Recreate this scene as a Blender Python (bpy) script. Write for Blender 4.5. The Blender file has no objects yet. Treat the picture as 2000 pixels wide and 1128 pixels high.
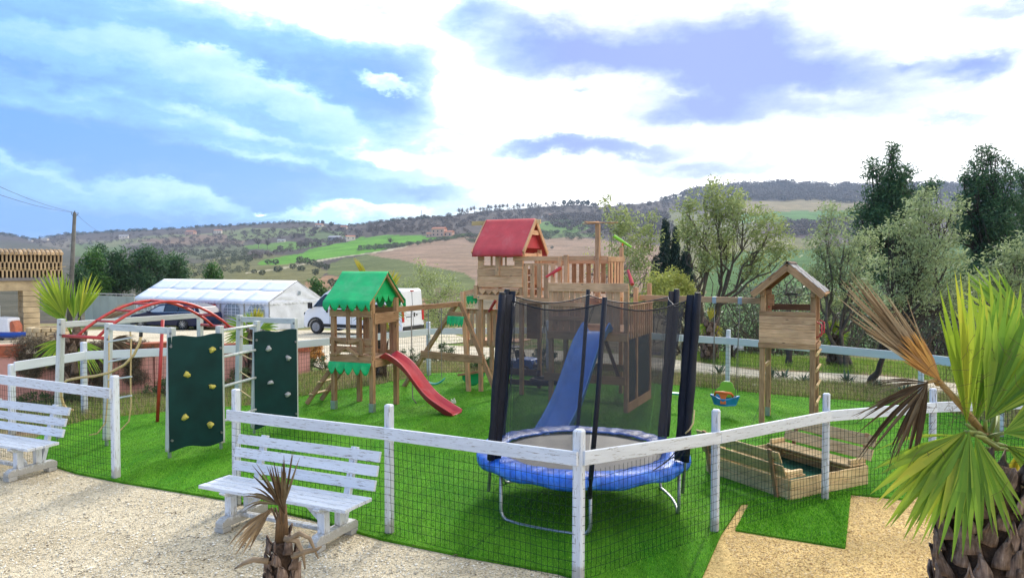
import bpy, bmesh, math, random
import numpy as np
from mathutils import Vector, Matrix
from mathutils.geometry import delaunay_2d_cdt
R = math.radians
sc = bpy.context.scene
COL = sc.collection
rnd = random.Random(7)
nrg = np.random.default_rng(7)

# ------------------------------------------------------------------ camera
F = 1444.0; H = 2.7; PITCH = math.atan(44/F)
cam_d = bpy.data.cameras.new('camera'); cam = bpy.data.objects.new('camera', cam_d); COL.objects.link(cam)
cam.location = (0, 0, H); cam.rotation_euler = (math.pi/2-PITCH, 0, 0)
cam_d.sensor_width = 36; cam_d.lens = 36*F/2000; cam_d.clip_start = .05; cam_d.clip_end = 20000
sc.camera = cam

def ray(px, py):
    cx = (px-1000)/F; cy = (564-py)/F
    return Vector((cx, math.cos(PITCH)+cy*math.sin(PITCH), cy*math.cos(PITCH)-math.sin(PITCH)))
def at(px, py, d):
    r = ray(px, py); r = r/r.y*d
    return Vector((r.x, r.y, H+r.z))
def G(px, py, z=0.0):
    r = ray(px, py); t = (z-H)/r.z
    return Vector((r.x*t, r.y*t, z))

# ------------------------------------------------------------------ sun, exposure
SUN_AZ, SUN_EL = R(14), R(33)          # azimuth to the right of the view, elevation
sun_d = bpy.data.lights.new('sun', 'SUN'); sun = bpy.data.objects.new('sun', sun_d); COL.objects.link(sun)
sun_d.energy = 3.1; sun_d.angle = R(10); sun_d.color = (1, .95, .87)
sv = Vector((math.sin(SUN_AZ)*math.cos(SUN_EL), math.cos(SUN_AZ)*math.cos(SUN_EL), math.sin(SUN_EL)))
sun.rotation_euler = sv.to_track_quat('Z', 'Y').to_euler()
sc.view_settings.view_transform = 'Standard'; sc.view_settings.look = 'None'
sc.view_settings.exposure = 0.24; sc.view_settings.gamma = 1; sc.view_settings.use_curve_mapping = False
sc.render.engine = 'CYCLES'
sc.cycles.use_denoising = True
sc.cycles.max_bounces = 7; sc.cycles.diffuse_bounces = 3; sc.cycles.transparent_max_bounces = 24
sc.cycles.volume_bounces = 0; sc.cycles.caustics_reflective = False; sc.cycles.caustics_refractive = False

# ------------------------------------------------------------------ sky
world = bpy.data.worlds.new('World'); sc.world = world; world.use_nodes = True
def build_sky():
    nt = world.node_tree; N = nt.nodes; L = nt.links; N.clear()
    def M(op, a, b=None, c=None, clamp=False):
        n = N.new('ShaderNodeMath'); n.operation = op; n.use_clamp = clamp
        for i, v in enumerate((a, b, c)):
            if v is None: continue
            if isinstance(v, (int, float)): n.inputs[i].default_value = v
            else: L.new(v, n.inputs[i])
        return n.outputs[0]
    tc = N.new('ShaderNodeTexCoord'); sp = N.new('ShaderNodeSeparateXYZ'); L.new(tc.outputs['Generated'], sp.inputs[0])
    az = M('ARCTAN2', sp.outputs[0], sp.outputs[1]); el = M('ARCSINE', sp.outputs[2])
    # domain warp so that cloud rims billow; wisps run sideways
    def noise(sx, sy, scale, det, rough=.55, off=0.0):
        cb = N.new('ShaderNodeCombineXYZ'); L.new(M('MULTIPLY', az, sx), cb.inputs[0]); L.new(M('MULTIPLY', el, sy), cb.inputs[1]); cb.inputs[2].default_value = off
        n = N.new('ShaderNodeTexNoise'); n.inputs['Scale'].default_value = scale; n.inputs['Detail'].default_value = det; n.inputs['Roughness'].default_value = rough
        L.new(cb.outputs[0], n.inputs['Vector']); return n.outputs['Fac']
    w1 = noise(1, 2.0, 5.0, 3, .5, 3.1); w2 = noise(1.2, 2.2, 6.0, 3, .5, 8.7)
    f1 = noise(1, 1.7, 26.0, 5, .6, 1.3); f2 = noise(1, 1.7, 26.0, 5, .6, 5.3)
    azw = M('ADD', az, M('ADD', M('MULTIPLY', M('SUBTRACT', w1, .5), .12), M('MULTIPLY', M('SUBTRACT', f1, .5), .045)))
    elw = M('ADD', el, M('ADD', M('MULTIPLY', M('SUBTRACT', w2, .5), .07), M('MULTIPLY', M('SUBTRACT', f2, .5), .035)))
    def blob(px, py, rx, ry, rot, s, sharp=1.0):
        r = ray(px, py); a0 = math.atan2(r.x, r.y); e0 = math.asin(r.z/r.length)
        da = M('SUBTRACT', azw, a0); de = M('SUBTRACT', elw, e0)
        c, sn = math.cos(R(rot)), math.sin(R(rot))   # rot: clockwise in the picture
        u = M('MULTIPLY', M('ADD', M('MULTIPLY', da, c), M('MULTIPLY', de, -sn)), F/rx)
        v = M('MULTIPLY', M('ADD', M('MULTIPLY', da, sn), M('MULTIPLY', de, c)), F/ry)
        q = M('ADD', M('MULTIPLY', u, u), M('MULTIPLY', v, v))
        if sharp != 1.0: q = M('POWER', q, sharp)
        return M('MULTIPLY', M('EXPONENT', M('MULTIPLY', q, -1.0)), s)
    # cover 0 = glaring white cloud, 1 = deep blue-grey
    # big trend: bluer to the left and low, white to the right
    lin = M('ADD', M('MULTIPLY', az, -1.25), M('MULTIPLY', el, -1.3))
    base = M('SMOOTHSTEP', lin, 0, 0) if False else None
    mr = N.new('ShaderNodeMapRange'); mr.interpolation_type = 'SMOOTHSTEP'; L.new(lin, mr.inputs[0])
    mr.inputs[1].default_value = -.15; mr.inputs[2].default_value = .55; mr.inputs[3].default_value = 0; mr.inputs[4].default_value = .74
    D = mr.outputs[0]
    for b in [  # blue and lavender masses
        (620,120,230,55,13,.62),(760,110,130,60,10,.35),(790,215,110,60,25,.62),(640,185,120,40,20,.25),(460,150,150,40,15,.25),
        (560,250,190,18,15,.45,1.5),(300,330,420,45,3,.2),(600,385,330,30,3,.28),(120,260,260,30,6,.15),(430,300,220,22,5,.15),
        (150,425,300,30,3,.3),(200,250,260,16,8,.22),(330,440,200,16,2,.2),(560,330,160,14,4,.22),(640,300,90,10,8,.3),(640,345,240,22,5,.2),(830,365,70,12,2,.5),(60,130,160,16,8,.18),
        (1080,85,130,42,5,.62),(1010,130,70,30,0,.2),(1240,120,170,48,6,.72),(1400,125,190,55,6,.78),(1450,60,120,38,8,.55),(1560,130,170,45,9,.72),
        (1640,185,120,30,6,.35),(1370,205,90,32,-3,.72),(1500,215,130,22,4,.3),(910,30,40,26,0,.5),(990,30,60,20,20,.3),
        (1160,289,160,17,0,.9,1.6),(1060,285,60,14,8,.3),(1350,325,110,16,3,.55),(1460,345,90,10,5,.25),(1890,132,52,18,8,.95),(1780,115,28,9,0,.5),
        (1870,225,50,9,14,.38),(1150,178,26,8,5,.5),(1960,10,80,14,0,.45),(930,260,60,9,5,.3),(1040,75,40,16,0,.2)]:
        D = M('ADD', D, blob(*b))
    for b in [  # bright rims and puffs
        (230,190,200,12,5,.25),(420,215,120,10,8,.2),(680,285,190,12,7,.42),(480,290,110,8,3,.3),(330,362,70,9,5,.35,1.4),(380,385,110,10,9,.4,1.4),
        (90,340,150,8,7,.35,1.4),(250,372,90,10,8,.2),(720,410,120,12,3,.6,1.3),(760,402,50,8,0,.3),(510,396,16,4,2,.9),(600,30,260,26,7,.3),
        (1340,184,40,12,-12,.45),(1585,180,35,20,15,.45),(1660,185,50,14,5,.35),(1200,160,120,34,3,.25),(960,250,160,40,0,.3),(900,160,70,50,0,.5),(100,200,180,10,3,.2)]:
        D = M('SUBTRACT', D, blob(*b))
    def puff(D, px, py, rx, ry, rot, amt, top=.10, bot=.52):
        r = ray(px, py); a0 = math.atan2(r.x, r.y); e0 = math.asin(r.z/r.length)
        da = M('SUBTRACT', azp, a0); de = M('SUBTRACT', elp, e0); c, sn = math.cos(R(rot)), math.sin(R(rot))
        u = M('MULTIPLY', M('ADD', M('MULTIPLY', da, c), M('MULTIPLY', de, -sn)), F/rx); v = M('MULTIPLY', M('ADD', M('MULTIPLY', da, sn), M('MULTIPLY', de, c)), F/ry)
        q = M('ADD', M('MULTIPLY', u, u), M('MULTIPLY', v, v)); m = M('MULTIPLY', M('EXPONENT', M('MULTIPLY', M('POWER', q, 3.2), -1.0)), amt)
        tgt = M('ADD', M('MULTIPLY', M('ADD', M('MULTIPLY', v, -.5), .5, None, True), bot-top), top)
        return M('ADD', M('MULTIPLY', D, M('SUBTRACT', 1.0, m)), M('MULTIPLY', m, tgt))
    azp = M('ADD', az, M('ADD', M('MULTIPLY', M('SUBTRACT', w1, .5), .05), M('MULTIPLY', M('SUBTRACT', f1, .5), .06)))
    elp = M('ADD', el, M('ADD', M('MULTIPLY', M('SUBTRACT', w2, .5), .03), M('MULTIPLY', M('SUBTRACT', f2, .5), .05)))
    n1 = noise(1, 3.4, 7.0, 7, .6, 21.0); n2 = noise(1, 1.8, 30.0, 5, .62, 11.0)
    D = M('ADD', D, M('MULTIPLY', M('SUBTRACT', n1, .5), .88))
    for p in [(120,92,170,34,4,.7,.2,.5),(300,118,150,42,12,.8,.16,.5),(450,168,130,42,14,.9,.10,.5),(590,218,130,44,20,.95,.06,.55),(412,110,52,22,5,.85,.05,.35),(755,162,66,16,16,.95,.0,.25),
              (350,384,120,26,10,.8,.12,.5),(90,352,170,26,8,.6,.18,.5),(190,400,150,22,5,.45,.2,.5),(700,414,170,17,-3,.9,.0,.3),(520,224,60,10,12,.5,.4,.8)]: D = puff(D, *p)
    D = M('ADD', D, M('MULTIPLY', M('MULTIPLY', M('SUBTRACT', n2, .5), .5), M('MINIMUM', M('MAXIMUM', M('ADD', D, .15), 0.0), 1.0)), None, True)
    def ramp(stops):
        r = N.new('ShaderNodeValToRGB'); L.new(D, r.inputs[0]); e = r.color_ramp.elements
        while len(e) < len(stops): e.new(.5)
        for k, (p, c) in zip(e, stops): k.position = p; k.color = (*c, 1)
        return r.outputs[0]
    cl = ramp([(0, (1.5, 1.5, 1.5)), (.09, (.98, 1.1, 1.14)), (.22, (.55, .86, 1.04)), (.48, (.27, .58, 1.0)), (.8, (.18, .41, .92)), (1, (.14, .38, .88))])
    cr = ramp([(0, (1.75, 1.7, 1.65)), (.10, (1.15, 1.18, 1.2)), (.22, (.80, .90, 1.06)), (.5, (.45, .56, .95)), (.8, (.26, .38, .80)), (1, (.21, .31, .72))])
    hf = N.new('ShaderNodeMapRange'); L.new(az, hf.inputs[0]); hf.inputs[1].default_value = -.22; hf.inputs[2].default_value = .08
    mx = N.new('ShaderNodeMix'); mx.data_type = 'RGBA'; L.new(hf.outputs[0], mx.inputs[0]); L.new(cl, mx.inputs[6]); L.new(cr, mx.inputs[7])
    vm = N.new('ShaderNodeVectorMath'); vm.operation = 'SCALE'; L.new(mx.outputs[2], vm.inputs[0]); vm.inputs[3].default_value = 10.5
    sky = N.new('ShaderNodeTexSky'); sky.sky_type = 'NISHITA'; sky.sun_disc = False; sky.sun_elevation = SUN_EL; sky.sun_rotation = SUN_AZ
    m2 = N.new('ShaderNodeMix'); m2.data_type = 'RGBA'; m2.inputs[0].default_value = .9; L.new(sky.outputs[0], m2.inputs[6]); L.new(vm.outputs[0], m2.inputs[7])
    bg = N.new('ShaderNodeBackground'); bg.inputs[1].default_value = .1; L.new(m2.outputs[2], bg.inputs[0])
    out = N.new('ShaderNodeOutputWorld'); L.new(bg.outputs[0], out.inputs[0])
build_sky()

# ------------------------------------------------------------------ helpers
def tag(o, label=None, cat=None, group=None, kind=None):
    if label: o['label'] = label
    if cat: o['category'] = cat
    if group: o['group'] = group
    if kind: o['kind'] = kind
    return o
def thing(name, label, cat, loc=(0,0,0), rz=0.0, group=None):
    o = bpy.data.objects.new(name, None); COL.objects.link(o); o.empty_display_size = .2
    o.location = loc; o.rotation_euler = (0, 0, rz)
    return tag(o, label, cat, group)
def mesh_from(name, V, Fs, mats, smooth=False, mi=None):
    me = bpy.data.meshes.new(name)
    me.from_pydata([tuple(v) for v in V], [], [tuple(f) for f in Fs])
    for m in (mats if isinstance(mats, (list, tuple)) else [mats]): me.materials.append(m)
    if mi is not None: me.polygons.foreach_set('material_index', mi)
    if smooth: me.polygons.foreach_set('use_smooth', [True]*len(me.polygons))
    me.update(); return me
def link(name, me, parent=None, mat=None):
    o = bpy.data.objects.new(name, me); COL.objects.link(o)
    if parent: o.parent = parent
    if mat is not None: o.matrix_basis = mat
    return o
def fast_mesh(name, V, Q, mat, attr=None, smooth=False):
    """V (n,3); Q (m,k) faces of one size; attr (m,) value per face -> point attribute 'v'."""
    V = np.asarray(V, np.float32); Q = np.asarray(Q, np.int32); k = Q.shape[1]; m = len(Q)
    me = bpy.data.meshes.new(name)
    me.vertices.add(len(V)); me.vertices.foreach_set('co', V.ravel())
    me.loops.add(m*k); me.loops.foreach_set('vertex_index', Q.ravel())
    me.polygons.add(m); me.polygons.foreach_set('loop_start', np.arange(0, m*k, k, dtype=np.int32))
    me.materials.append(mat)
    if attr is not None:
        a = me.attributes.new('v', 'FLOAT', 'FACE'); a.data.foreach_set('value', np.asarray(attr, np.float32))
    if smooth: me.polygons.foreach_set('use_smooth', np.ones(m, bool))
    me.update(calc_edges=True); me.validate(); return me
class MB:
    def __init__(s): s.V = []; s.F = []
    def add(s, V, Fs):
        b = len(s.V); s.V += [Vector(v) for v in V]; s.F += [tuple(b+i for i in f) for f in Fs]; return s
    def box(s, c, size, mat=None):
        c = Vector(c); hx, hy, hz = [k/2 for k in size]
        V = [Vector((x*hx, y*hy, z*hz)) for x in (-1,1) for y in (-1,1) for z in (-1,1)]
        if mat is not None: V = [mat @ v for v in V]
        return s.add([v+c for v in V], [(0,1,3,2),(4,6,7,5),(0,4,5,1),(2,3,7,6),(0,2,6,4),(1,5,7,3)])
    def beam(s, p0, p1, w, h, up=(0,0,1)):
        p0 = Vector(p0); p1 = Vector(p1); x = (p1-p0); L = x.length; x.normalize()
        z = Vector(up); z = (z-x*z.dot(x)); z.normalize(); y = z.cross(x)
        return s.box((p0+p1)/2, (L, w, h), Matrix((x, y, z)).transposed())
    def tube(s, pts, r, n=6, cap=True):
        pts = [Vector(p) for p in pts]; m = len(pts)
        rs = r if isinstance(r, (list, tuple)) else [r]*m
        b = len(s.V); up = None
        for i, p in enumerate(pts):
            t = (pts[min(i+1, m-1)]-pts[max(i-1, 0)]); t = t.normalized() if t.length > 1e-9 else Vector((0,0,1))
            if up is None: up = t.orthogonal().normalized()
            up = (up-t*up.dot(t)); up = up.normalized() if up.length > 1e-6 else t.orthogonal().normalized()
            sd = t.cross(up)
            for k in range(n):
                a = 2*math.pi*k/n
                s.V.append(p+(up*math.cos(a)+sd*math.sin(a))*rs[i])
        for i in range(m-1):
            for k in range(n):
                k2 = (k+1) % n
                s.F.append((b+i*n+k, b+i*n+k2, b+(i+1)*n+k2, b+(i+1)*n+k))
        if cap:
            s.F.append(tuple(b+k for k in reversed(range(n)))); s.F.append(tuple(b+(m-1)*n+k for k in range(n)))
        return s
    def disc(s, c, nrm, r, th, n=16):
        nrm = Vector(nrm).normalized(); c = Vector(c)
        return s.tube([c-nrm*th/2, c+nrm*th/2], r, n)
    def grid(s, fn, nu, nv):
        b = len(s.V)
        for i in range(nu+1):
            for j in range(nv+1): s.V.append(Vector(fn(i/nu, j/nv)))
        for i in range(nu):
            for j in range(nv):
                a = b+i*(nv+1)+j; s.F.append((a, a+nv+1, a+nv+2, a+1))
        return s
    def prism(s, poly, c, ax, ay, th):
        """polygon (2d) in plane c + u*ax + v*ay, extruded by th along ax x ay (both ways)."""
        c = Vector(c); ax = Vector(ax); ay = Vector(ay); n = ax.cross(ay).normalized()*th/2
        b = len(s.V); m = len(poly)
        for sg in (-1, 1):
            for (u, v) in poly: s.V.append(c+ax*u+ay*v+n*sg)
        s.F.append(tuple(b+i for i in reversed(range(m)))); s.F.append(tuple(b+m+i for i in range(m)))
        for i in range(m):
            j = (i+1) % m; s.F.append((b+i, b+j, b+m+j, b+m+i))
        return s
    def build(s, name, mat, parent=None, smooth=False, kind=None, solid=0, bev=0, loc=None):
        o = link(name, mesh_from(name, s.V, s.F, mat, smooth), parent)
        if smooth == 'auto': pass
        if solid:
            md = o.modifiers.new('solid', 'SOLIDIFY'); md.thickness = solid; md.offset = 0
        if bev:
            md = o.modifiers.new('bevel', 'BEVEL'); md.width = bev; md.segments = 2; md.limit_method = 'ANGLE'
        if kind: o['kind'] = kind
        return o
def copy_tree(o, parent=None):
    c = o.copy(); COL.objects.link(c); c.parent = parent
    for ch in [x for x in KIDS.get(o.name, [])] if False else list(o.children): copy_tree(ch, c)
    return c

# bevelled board, local X along its length (so the grain follows it); equal boards share mesh data
_bc = {}
def board_mesh(L, w, h, b, mat):
    key = (round(L, 3), round(w, 4), round(h, 4), b, mat.name)
    if key in _bc: return _bc[key]
    hs = (L/2, w/2, h/2); b = min(b, w*.3, h*.3); V = []; idx = {}
    for sx in (-1, 1):
        for sy in (-1, 1):
            for sz in (-1, 1):
                s3 = (sx, sy, sz)
                for a in range(3):
                    v = [s3[k]*(hs[k] if k == a else hs[k]-b) for k in range(3)]
                    idx[(s3, a)] = len(V); V.append(Vector(v))
    Fs = []
    def addf(ids):
        c = sum((V[i] for i in ids), Vector())/len(ids)
        n = (V[ids[1]]-V[ids[0]]).cross(V[ids[2]]-V[ids[0]])
        Fs.append(tuple(ids) if n.dot(c) > 0 else tuple(reversed(ids)))
    for a in range(3):
        o1, o2 = [k for k in range(3) if k != a]
        for s in (-1, 1):
            ids = []
            for (p, q) in ((-1,-1),(1,-1),(1,1),(-1,1)):
                s3 = [0,0,0]; s3[a] = s; s3[o1] = p; s3[o2] = q; ids.append(idx[(tuple(s3), a)])
            addf(ids)
    for a in range(3):           # edges parallel to axis a
        o1, o2 = [k for k in range(3) if k != a]
        for p in (-1, 1):
            for q in (-1, 1):
                s3 = [0,0,0]; s3[o1] = p; s3[o2] = q
                A = list(s3); A[a] = -1; B = list(s3); B[a] = 1
                addf([idx[(tuple(A), o1)], idx[(tuple(B), o1)], idx[(tuple(B), o2)], idx[(tuple(A), o2)]])
    for sx in (-1, 1):
        for sy in (-1, 1):
            for sz in (-1, 1): addf([idx[((sx,sy,sz), a)] for a in range(3)])
    me = mesh_from('board', V, Fs, mat); _bc[key] = me; return me
def plank(par, name, p0, p1, w, h, mat, up=(0,0,1), b=.004):
    """board from p0 to p1; h measured along up, w across."""
    p0 = Vector(p0); p1 = Vector(p1); x = p1-p0; L = x.length; x = x/L
    z = Vector(up); z = z-x*z.dot(x)
    if z.length < 1e-4: z = x.orthogonal()
    z.normalize(); y = z.cross(x)
    M4 = Matrix((x, y, z)).transposed().to_4x4(); M4.translation = (p0+p1)/2
    return link(name, board_mesh(L, w, h, b, mat), par, M4)

# ------------------------------------------------------------------ materials
class NB:
    def __init__(s, name):
        s.m = bpy.data.materials.new(name); s.m.use_nodes = True
        s.nt = s.m.node_tree; s.N = s.nt.nodes; s.L = s.nt.links
        s.b = s.N['Principled BSDF']; s.out = s.N['Material Output']; s.tc = None
    def coord(s, kind='Object', scale=(1,1,1), rnd_off=True):
        if kind == 'World':
            g = s.N.new('ShaderNodeNewGeometry'); src = g.outputs['Position']; rnd_off = False
        else:
            g = s.N.new('ShaderNodeTexCoord'); src = g.outputs[kind]
        mp = s.N.new('ShaderNodeMapping'); mp.inputs['Scale'].default_value = scale; s.L.new(src, mp.inputs['Vector'])
        if rnd_off:
            oi = s.N.new('ShaderNodeObjectInfo'); v = s.N.new('ShaderNodeVectorMath'); v.operation = 'SCALE'
            v.inputs[0].default_value = (31.7, 17.3, 23.1); s.L.new(oi.outputs['Random'], v.inputs[3]); s.L.new(v.outputs[0], mp.inputs['Location'])
        return mp.outputs[0]
    def noise(s, vec, scale, det=4, rough=.55, dist=0):
        n = s.N.new('ShaderNodeTexNoise'); n.inputs['Scale'].default_value = scale; n.inputs['Detail'].default_value = det
        n.inputs['Roughness'].default_value = rough; n.inputs['Distortion'].default_value = dist; s.L.new(vec, n.inputs['Vector']); return n.outputs['Fac']
    def voro(s, vec, scale, feat='F1', out='Distance'):
        n = s.N.new('ShaderNodeTexVoronoi'); n.feature = feat; n.inputs['Scale'].default_value = scale; s.L.new(vec, n.inputs['Vector']); return n.outputs[out]
    def math(s, op, a, b=None, clamp=False):
        n = s.N.new('ShaderNodeMath'); n.operation = op; n.use_clamp = clamp
        for i, v in enumerate((a, b)):
            if v is None: continue
            if isinstance(v, (int, float)): n.inputs[i].default_value = v
            else: s.L.new(v, n.inputs[i])
        return n.outputs[0]
    def ramp(s, fac, stops, interp='LINEAR'):
        r = s.N.new('ShaderNodeValToRGB'); s.L.new(fac, r.inputs[0]); r.color_ramp.interpolation = interp; e = r.color_ramp.elements
        while len(e) < len(stops): e.new(.5)
        for k, (p, c) in zip(e, stops):
            k.position = p; k.color = (*c, 1) if isinstance(c, (tuple, list)) else (c, c, c, 1)
        return r.outputs[0]
    def mix(s, fac, a, b, mode='MIX'):
        n = s.N.new('ShaderNodeMix'); n.data_type = 'RGBA'; n.blend_type = mode
        for i, v in ((0, fac), (6, a), (7, b)):
            if isinstance(v, (int, float)): n.inputs[i].default_value = v
            elif isinstance(v, tuple): n.inputs[i].default_value = (*v, 1)
            else: s.L.new(v, n.inputs[i])
        return n.outputs[2]
    def vary(s, col, amt=.18):
        oi = s.N.new('ShaderNodeObjectInfo'); h = s.N.new('ShaderNodeHueSaturation')
        v = s.math('ADD', s.math('MULTIPLY', oi.outputs['Random'], amt*2), 1-amt); s.L.new(v, h.inputs['Value']); s.L.new(col, h.inputs['Color']); return h.outputs[0]
    def attr(s, name):
        a = s.N.new('ShaderNodeAttribute'); a.attribute_name = name; return a.outputs
    def color(s, c):
        if isinstance(c, tuple): s.b.inputs['Base Color'].default_value = (*c, 1)
        else: s.L.new(c, s.b.inputs['Base Color'])
        return s
    def set(s, **k):
        for n, v in k.items():
            n = {'rough': 'Roughness', 'metal': 'Metallic', 'spec': 'Specular IOR Level', 'coat': 'Coat Weight', 'trans': 'Transmission Weight', 'alpha': 'Alpha', 'sheen': 'Sheen Weight'}[n]
            if isinstance(v, (int, float)): s.b.inputs[n].default_value = v
            else: s.L.new(v, s.b.inputs[n])
        return s
    def bump(s, h, strength=.3, dist=.01):
        b = s.N.new('ShaderNodeBump'); b.inputs['Strength'].default_value = strength; b.inputs['Distance'].default_value = dist
        s.L.new(h, b.inputs['Height']); s.L.new(b.outputs[0], s.b.inputs['Normal']); return s
    def translucent(s, col, fac):
        t = s.N.new('ShaderNodeBsdfTranslucent'); s.L.new(col, t.inputs[0]) if not isinstance(col, tuple) else setattr(t.inputs[0], 'default_value', (*col, 1))
        mx = s.N.new('ShaderNodeMixShader'); mx.inputs[0].default_value = fac
        s.L.new(s.b.outputs[0], mx.inputs[1]); s.L.new(t.outputs[0], mx.inputs[2]); s.L.new(mx.outputs[0], s.out.inputs[0]); return s

def m_wood(name, lo, mid, hi, rough=.75):
    n = NB(name); v = n.coord('Object', (1.6, 26, 26)); v2 = n.coord('Object', (3.2, 9, 9)); v3 = n.coord('Object', (1, 1, 1))
    g = n.noise(v, 2.2, 6, .65, .6); c = n.ramp(g, [(.25, lo), (.5, mid), (.78, hi)])
    k = n.voro(v2, 1.1); kn = n.ramp(k, [(.06, .35), (.14, 1.0)]); c = n.mix(1.0, c, kn, 'MULTIPLY')
    big = n.ramp(n.noise(v3, 2.1, 3), [(.3, .72), (.7, 1.12)]); c = n.mix(1.0, c, big, 'MULTIPLY')
    n.color(n.vary(c, .17)).set(rough=rough, spec=.25).bump(g, .35, .004); return n.m
def m_painted(name, paint, under, chip=.36, dirt=.85, stretch=True):
    n = NB(name); v = n.coord('Object', (1.3, 14, 14) if stretch else (6, 6, 6)); v3 = n.coord('Object', (5, 9, 9))
    g = n.noise(v, 2.6, 6, .7, .4); g2 = n.noise(v3, 1.7, 4)
    f = n.math('MULTIPLY', g, n.ramp(g2, [(.35, .55), (.7, 1.25)])); ch = n.ramp(f, [(chip-.035, 1.0), (chip, 0.0)])
    inv = n.ramp(f, [(.30, .97), (.42, 1.0)])
    p = n.mix(1.0, paint, n.ramp(n.noise(v, 1.2, 5, .6), [(.3, dirt), (.6, 1.0)]), 'MULTIPLY')
    c = n.mix(n.ramp(n.noise(v, 5.5, 5, .75), [(chip-.09, 1.0), (chip-.02, 0.0)]), p, under)
    wz = n.N.new('ShaderNodeSeparateXYZ'); n.L.new(n.coord('World'), wz.inputs[0])
    gr = n.ramp(n.math('ADD', wz.outputs[2], n.math('MULTIPLY', n.noise(n.coord('World', (9,9,5)), 3, 4, .6), -.24)), [(.0, .6), (.05, 0.0)])
    c = n.mix(gr, c, (.30, .26, .18)); n.color(n.vary(c, .05)).set(rough=.6, spec=.3).bump(g, .4, .004); return n.m
def m_plain(name, c, rough=.5, var=.12, scale=6, bump=.1, dist=.003, coat=0, metal=0, spec=.5, vary=0, sheen=0, kind='Object', wear=0):
    n = NB(name); v = n.coord(kind); g = n.noise(v, scale, 5)
    col = n.mix(1.0, c, n.ramp(g, [(.3, 1-var), (.7, 1+var)]), 'MULTIPLY')
    if vary: col = n.vary(col, vary)
    if wear:
        w1 = n.noise(v, 1.7, 6, .7, .8); w2 = n.noise(n.coord(kind, (22, 22, 3)), 2.0, 4, .7)
        col = n.mix(n.ramp(w1, [(.52, 0.0), (.75, .30)]), col, tuple(.55*k+.30 for k in c)); col = n.mix(n.ramp(w2, [(.62, 0.0), (.72, .35)]), col, tuple(.4*k+.04 for k in c))
        rough = n.ramp(w1, [(.35, max(0, rough-.08)), (.7, min(1, rough+.22))])
    n.color(col).set(rough=rough, metal=metal, spec=spec, coat=coat, sheen=sheen).bump(n.noise(v, scale*6, 4), bump, dist); return n.m
def m_leaf(name, a, b, c, trans=.35, rough=.5):
    n = NB(name); f = n.attr('v')['Fac']; col = n.ramp(f, [(0, a), (.5, b), (1, c)])
    n.color(col).set(rough=rough, spec=.3).translucent(col, trans); return n.m

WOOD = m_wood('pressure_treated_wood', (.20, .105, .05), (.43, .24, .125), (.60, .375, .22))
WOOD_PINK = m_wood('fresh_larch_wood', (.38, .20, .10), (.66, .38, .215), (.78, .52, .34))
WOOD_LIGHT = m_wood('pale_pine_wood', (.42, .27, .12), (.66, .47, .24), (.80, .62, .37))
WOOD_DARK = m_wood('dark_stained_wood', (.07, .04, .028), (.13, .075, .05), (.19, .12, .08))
WHITE_PAINT = m_painted('chipped_white_paint', (.70, .73, .78), (.26, .23, .20), .455)
WHITE_CLEAN = m_painted('white_painted_wood', (.68, .72, .78), (.40, .38, .36), .34, .9)
GREY_PAINT = m_painted('weathered_grey_white_wood', (.60, .63, .62), (.27, .25, .23), .42, .72)
RED_METAL = m_plain('red_powder_coat', (.50, .045, .04), .4, .12)
RED_PLASTIC = m_plain('red_slide_plastic', (.52, .045, .055), .38, .12, 4, .04, wear=1)
BLUE_PLASTIC = m_plain('blue_slide_plastic', (.09, .28, .80), .42, .12, 4, .04, wear=1)
RED_CLOTH = m_plain('red_roof_tarpaulin', (.52, .05, .06), .6, .12, 5, .2, .01, wear=1)
GREEN_CLOTH = m_plain('green_tarpaulin', (.0, .45, .13), .5, .14, 5, .2, .01, wear=1)
GREEN_SHADE = m_plain('green_canopy_cloth', (.0, .34, .10), .55, .12, 5)
DARK_GREEN = m_plain('dark_green_panel_plastic', (.002, .030, .029), .5, .3, 3, .08, spec=.25)
BLACK_CLOTH = m_plain('black_foam_sleeve', (.012, .013, .022), .55, .3, 8, .5, .01, spec=.3)
BLACK = m_plain('black_plastic', (.012, .012, .013), .45, .1)
STEEL = m_plain('galvanised_steel', (.42, .45, .48), .38, .18, 12, .05, metal=.75)
BOLT = m_plain('bolt_steel', (.25, .25, .26), .4, .1, metal=.8)
ROPE = m_plain('tan_rope', (.56, .42, .20), .85, .2, 40, .4)
ROPE_GREY = m_plain('grey_rope', (.22, .20, .17), .9, .2, 40, .4)
YELLOW_HOLD = m_plain('yellow_climbing_hold', (.52, .44, .08), .6, .35, 25, .3)
GREY_HOLD = m_plain('grey_climbing_hold', (.38, .38, .38), .6, .35, 25, .3)
WIRE = m_plain('green_coated_wire', (.012, .035, .022), .9, .1, spec=.1)
WIRE_GREY = m_plain('grey_wire', (.06, .06, .055), .9, .1, spec=.1)
LIME = m_plain('lime_plastic', (.22, .58, .03), .4, .05)
ORANGE = m_plain('orange_plastic', (.85, .17, .04), .4, .05)
CYAN = m_plain('blue_swing_plastic', (.01, .22, .48), .4, .05)
TEAL = m_plain('teal_swing_plastic', (.01, .30, .20), .4, .08)
TERRA = m_plain('terracotta', (.42, .13, .07), .8, .2, 8, .2)
CONCRETE = m_plain('concrete', (.42, .41, .38), .9, .15, 7, .3)

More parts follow.
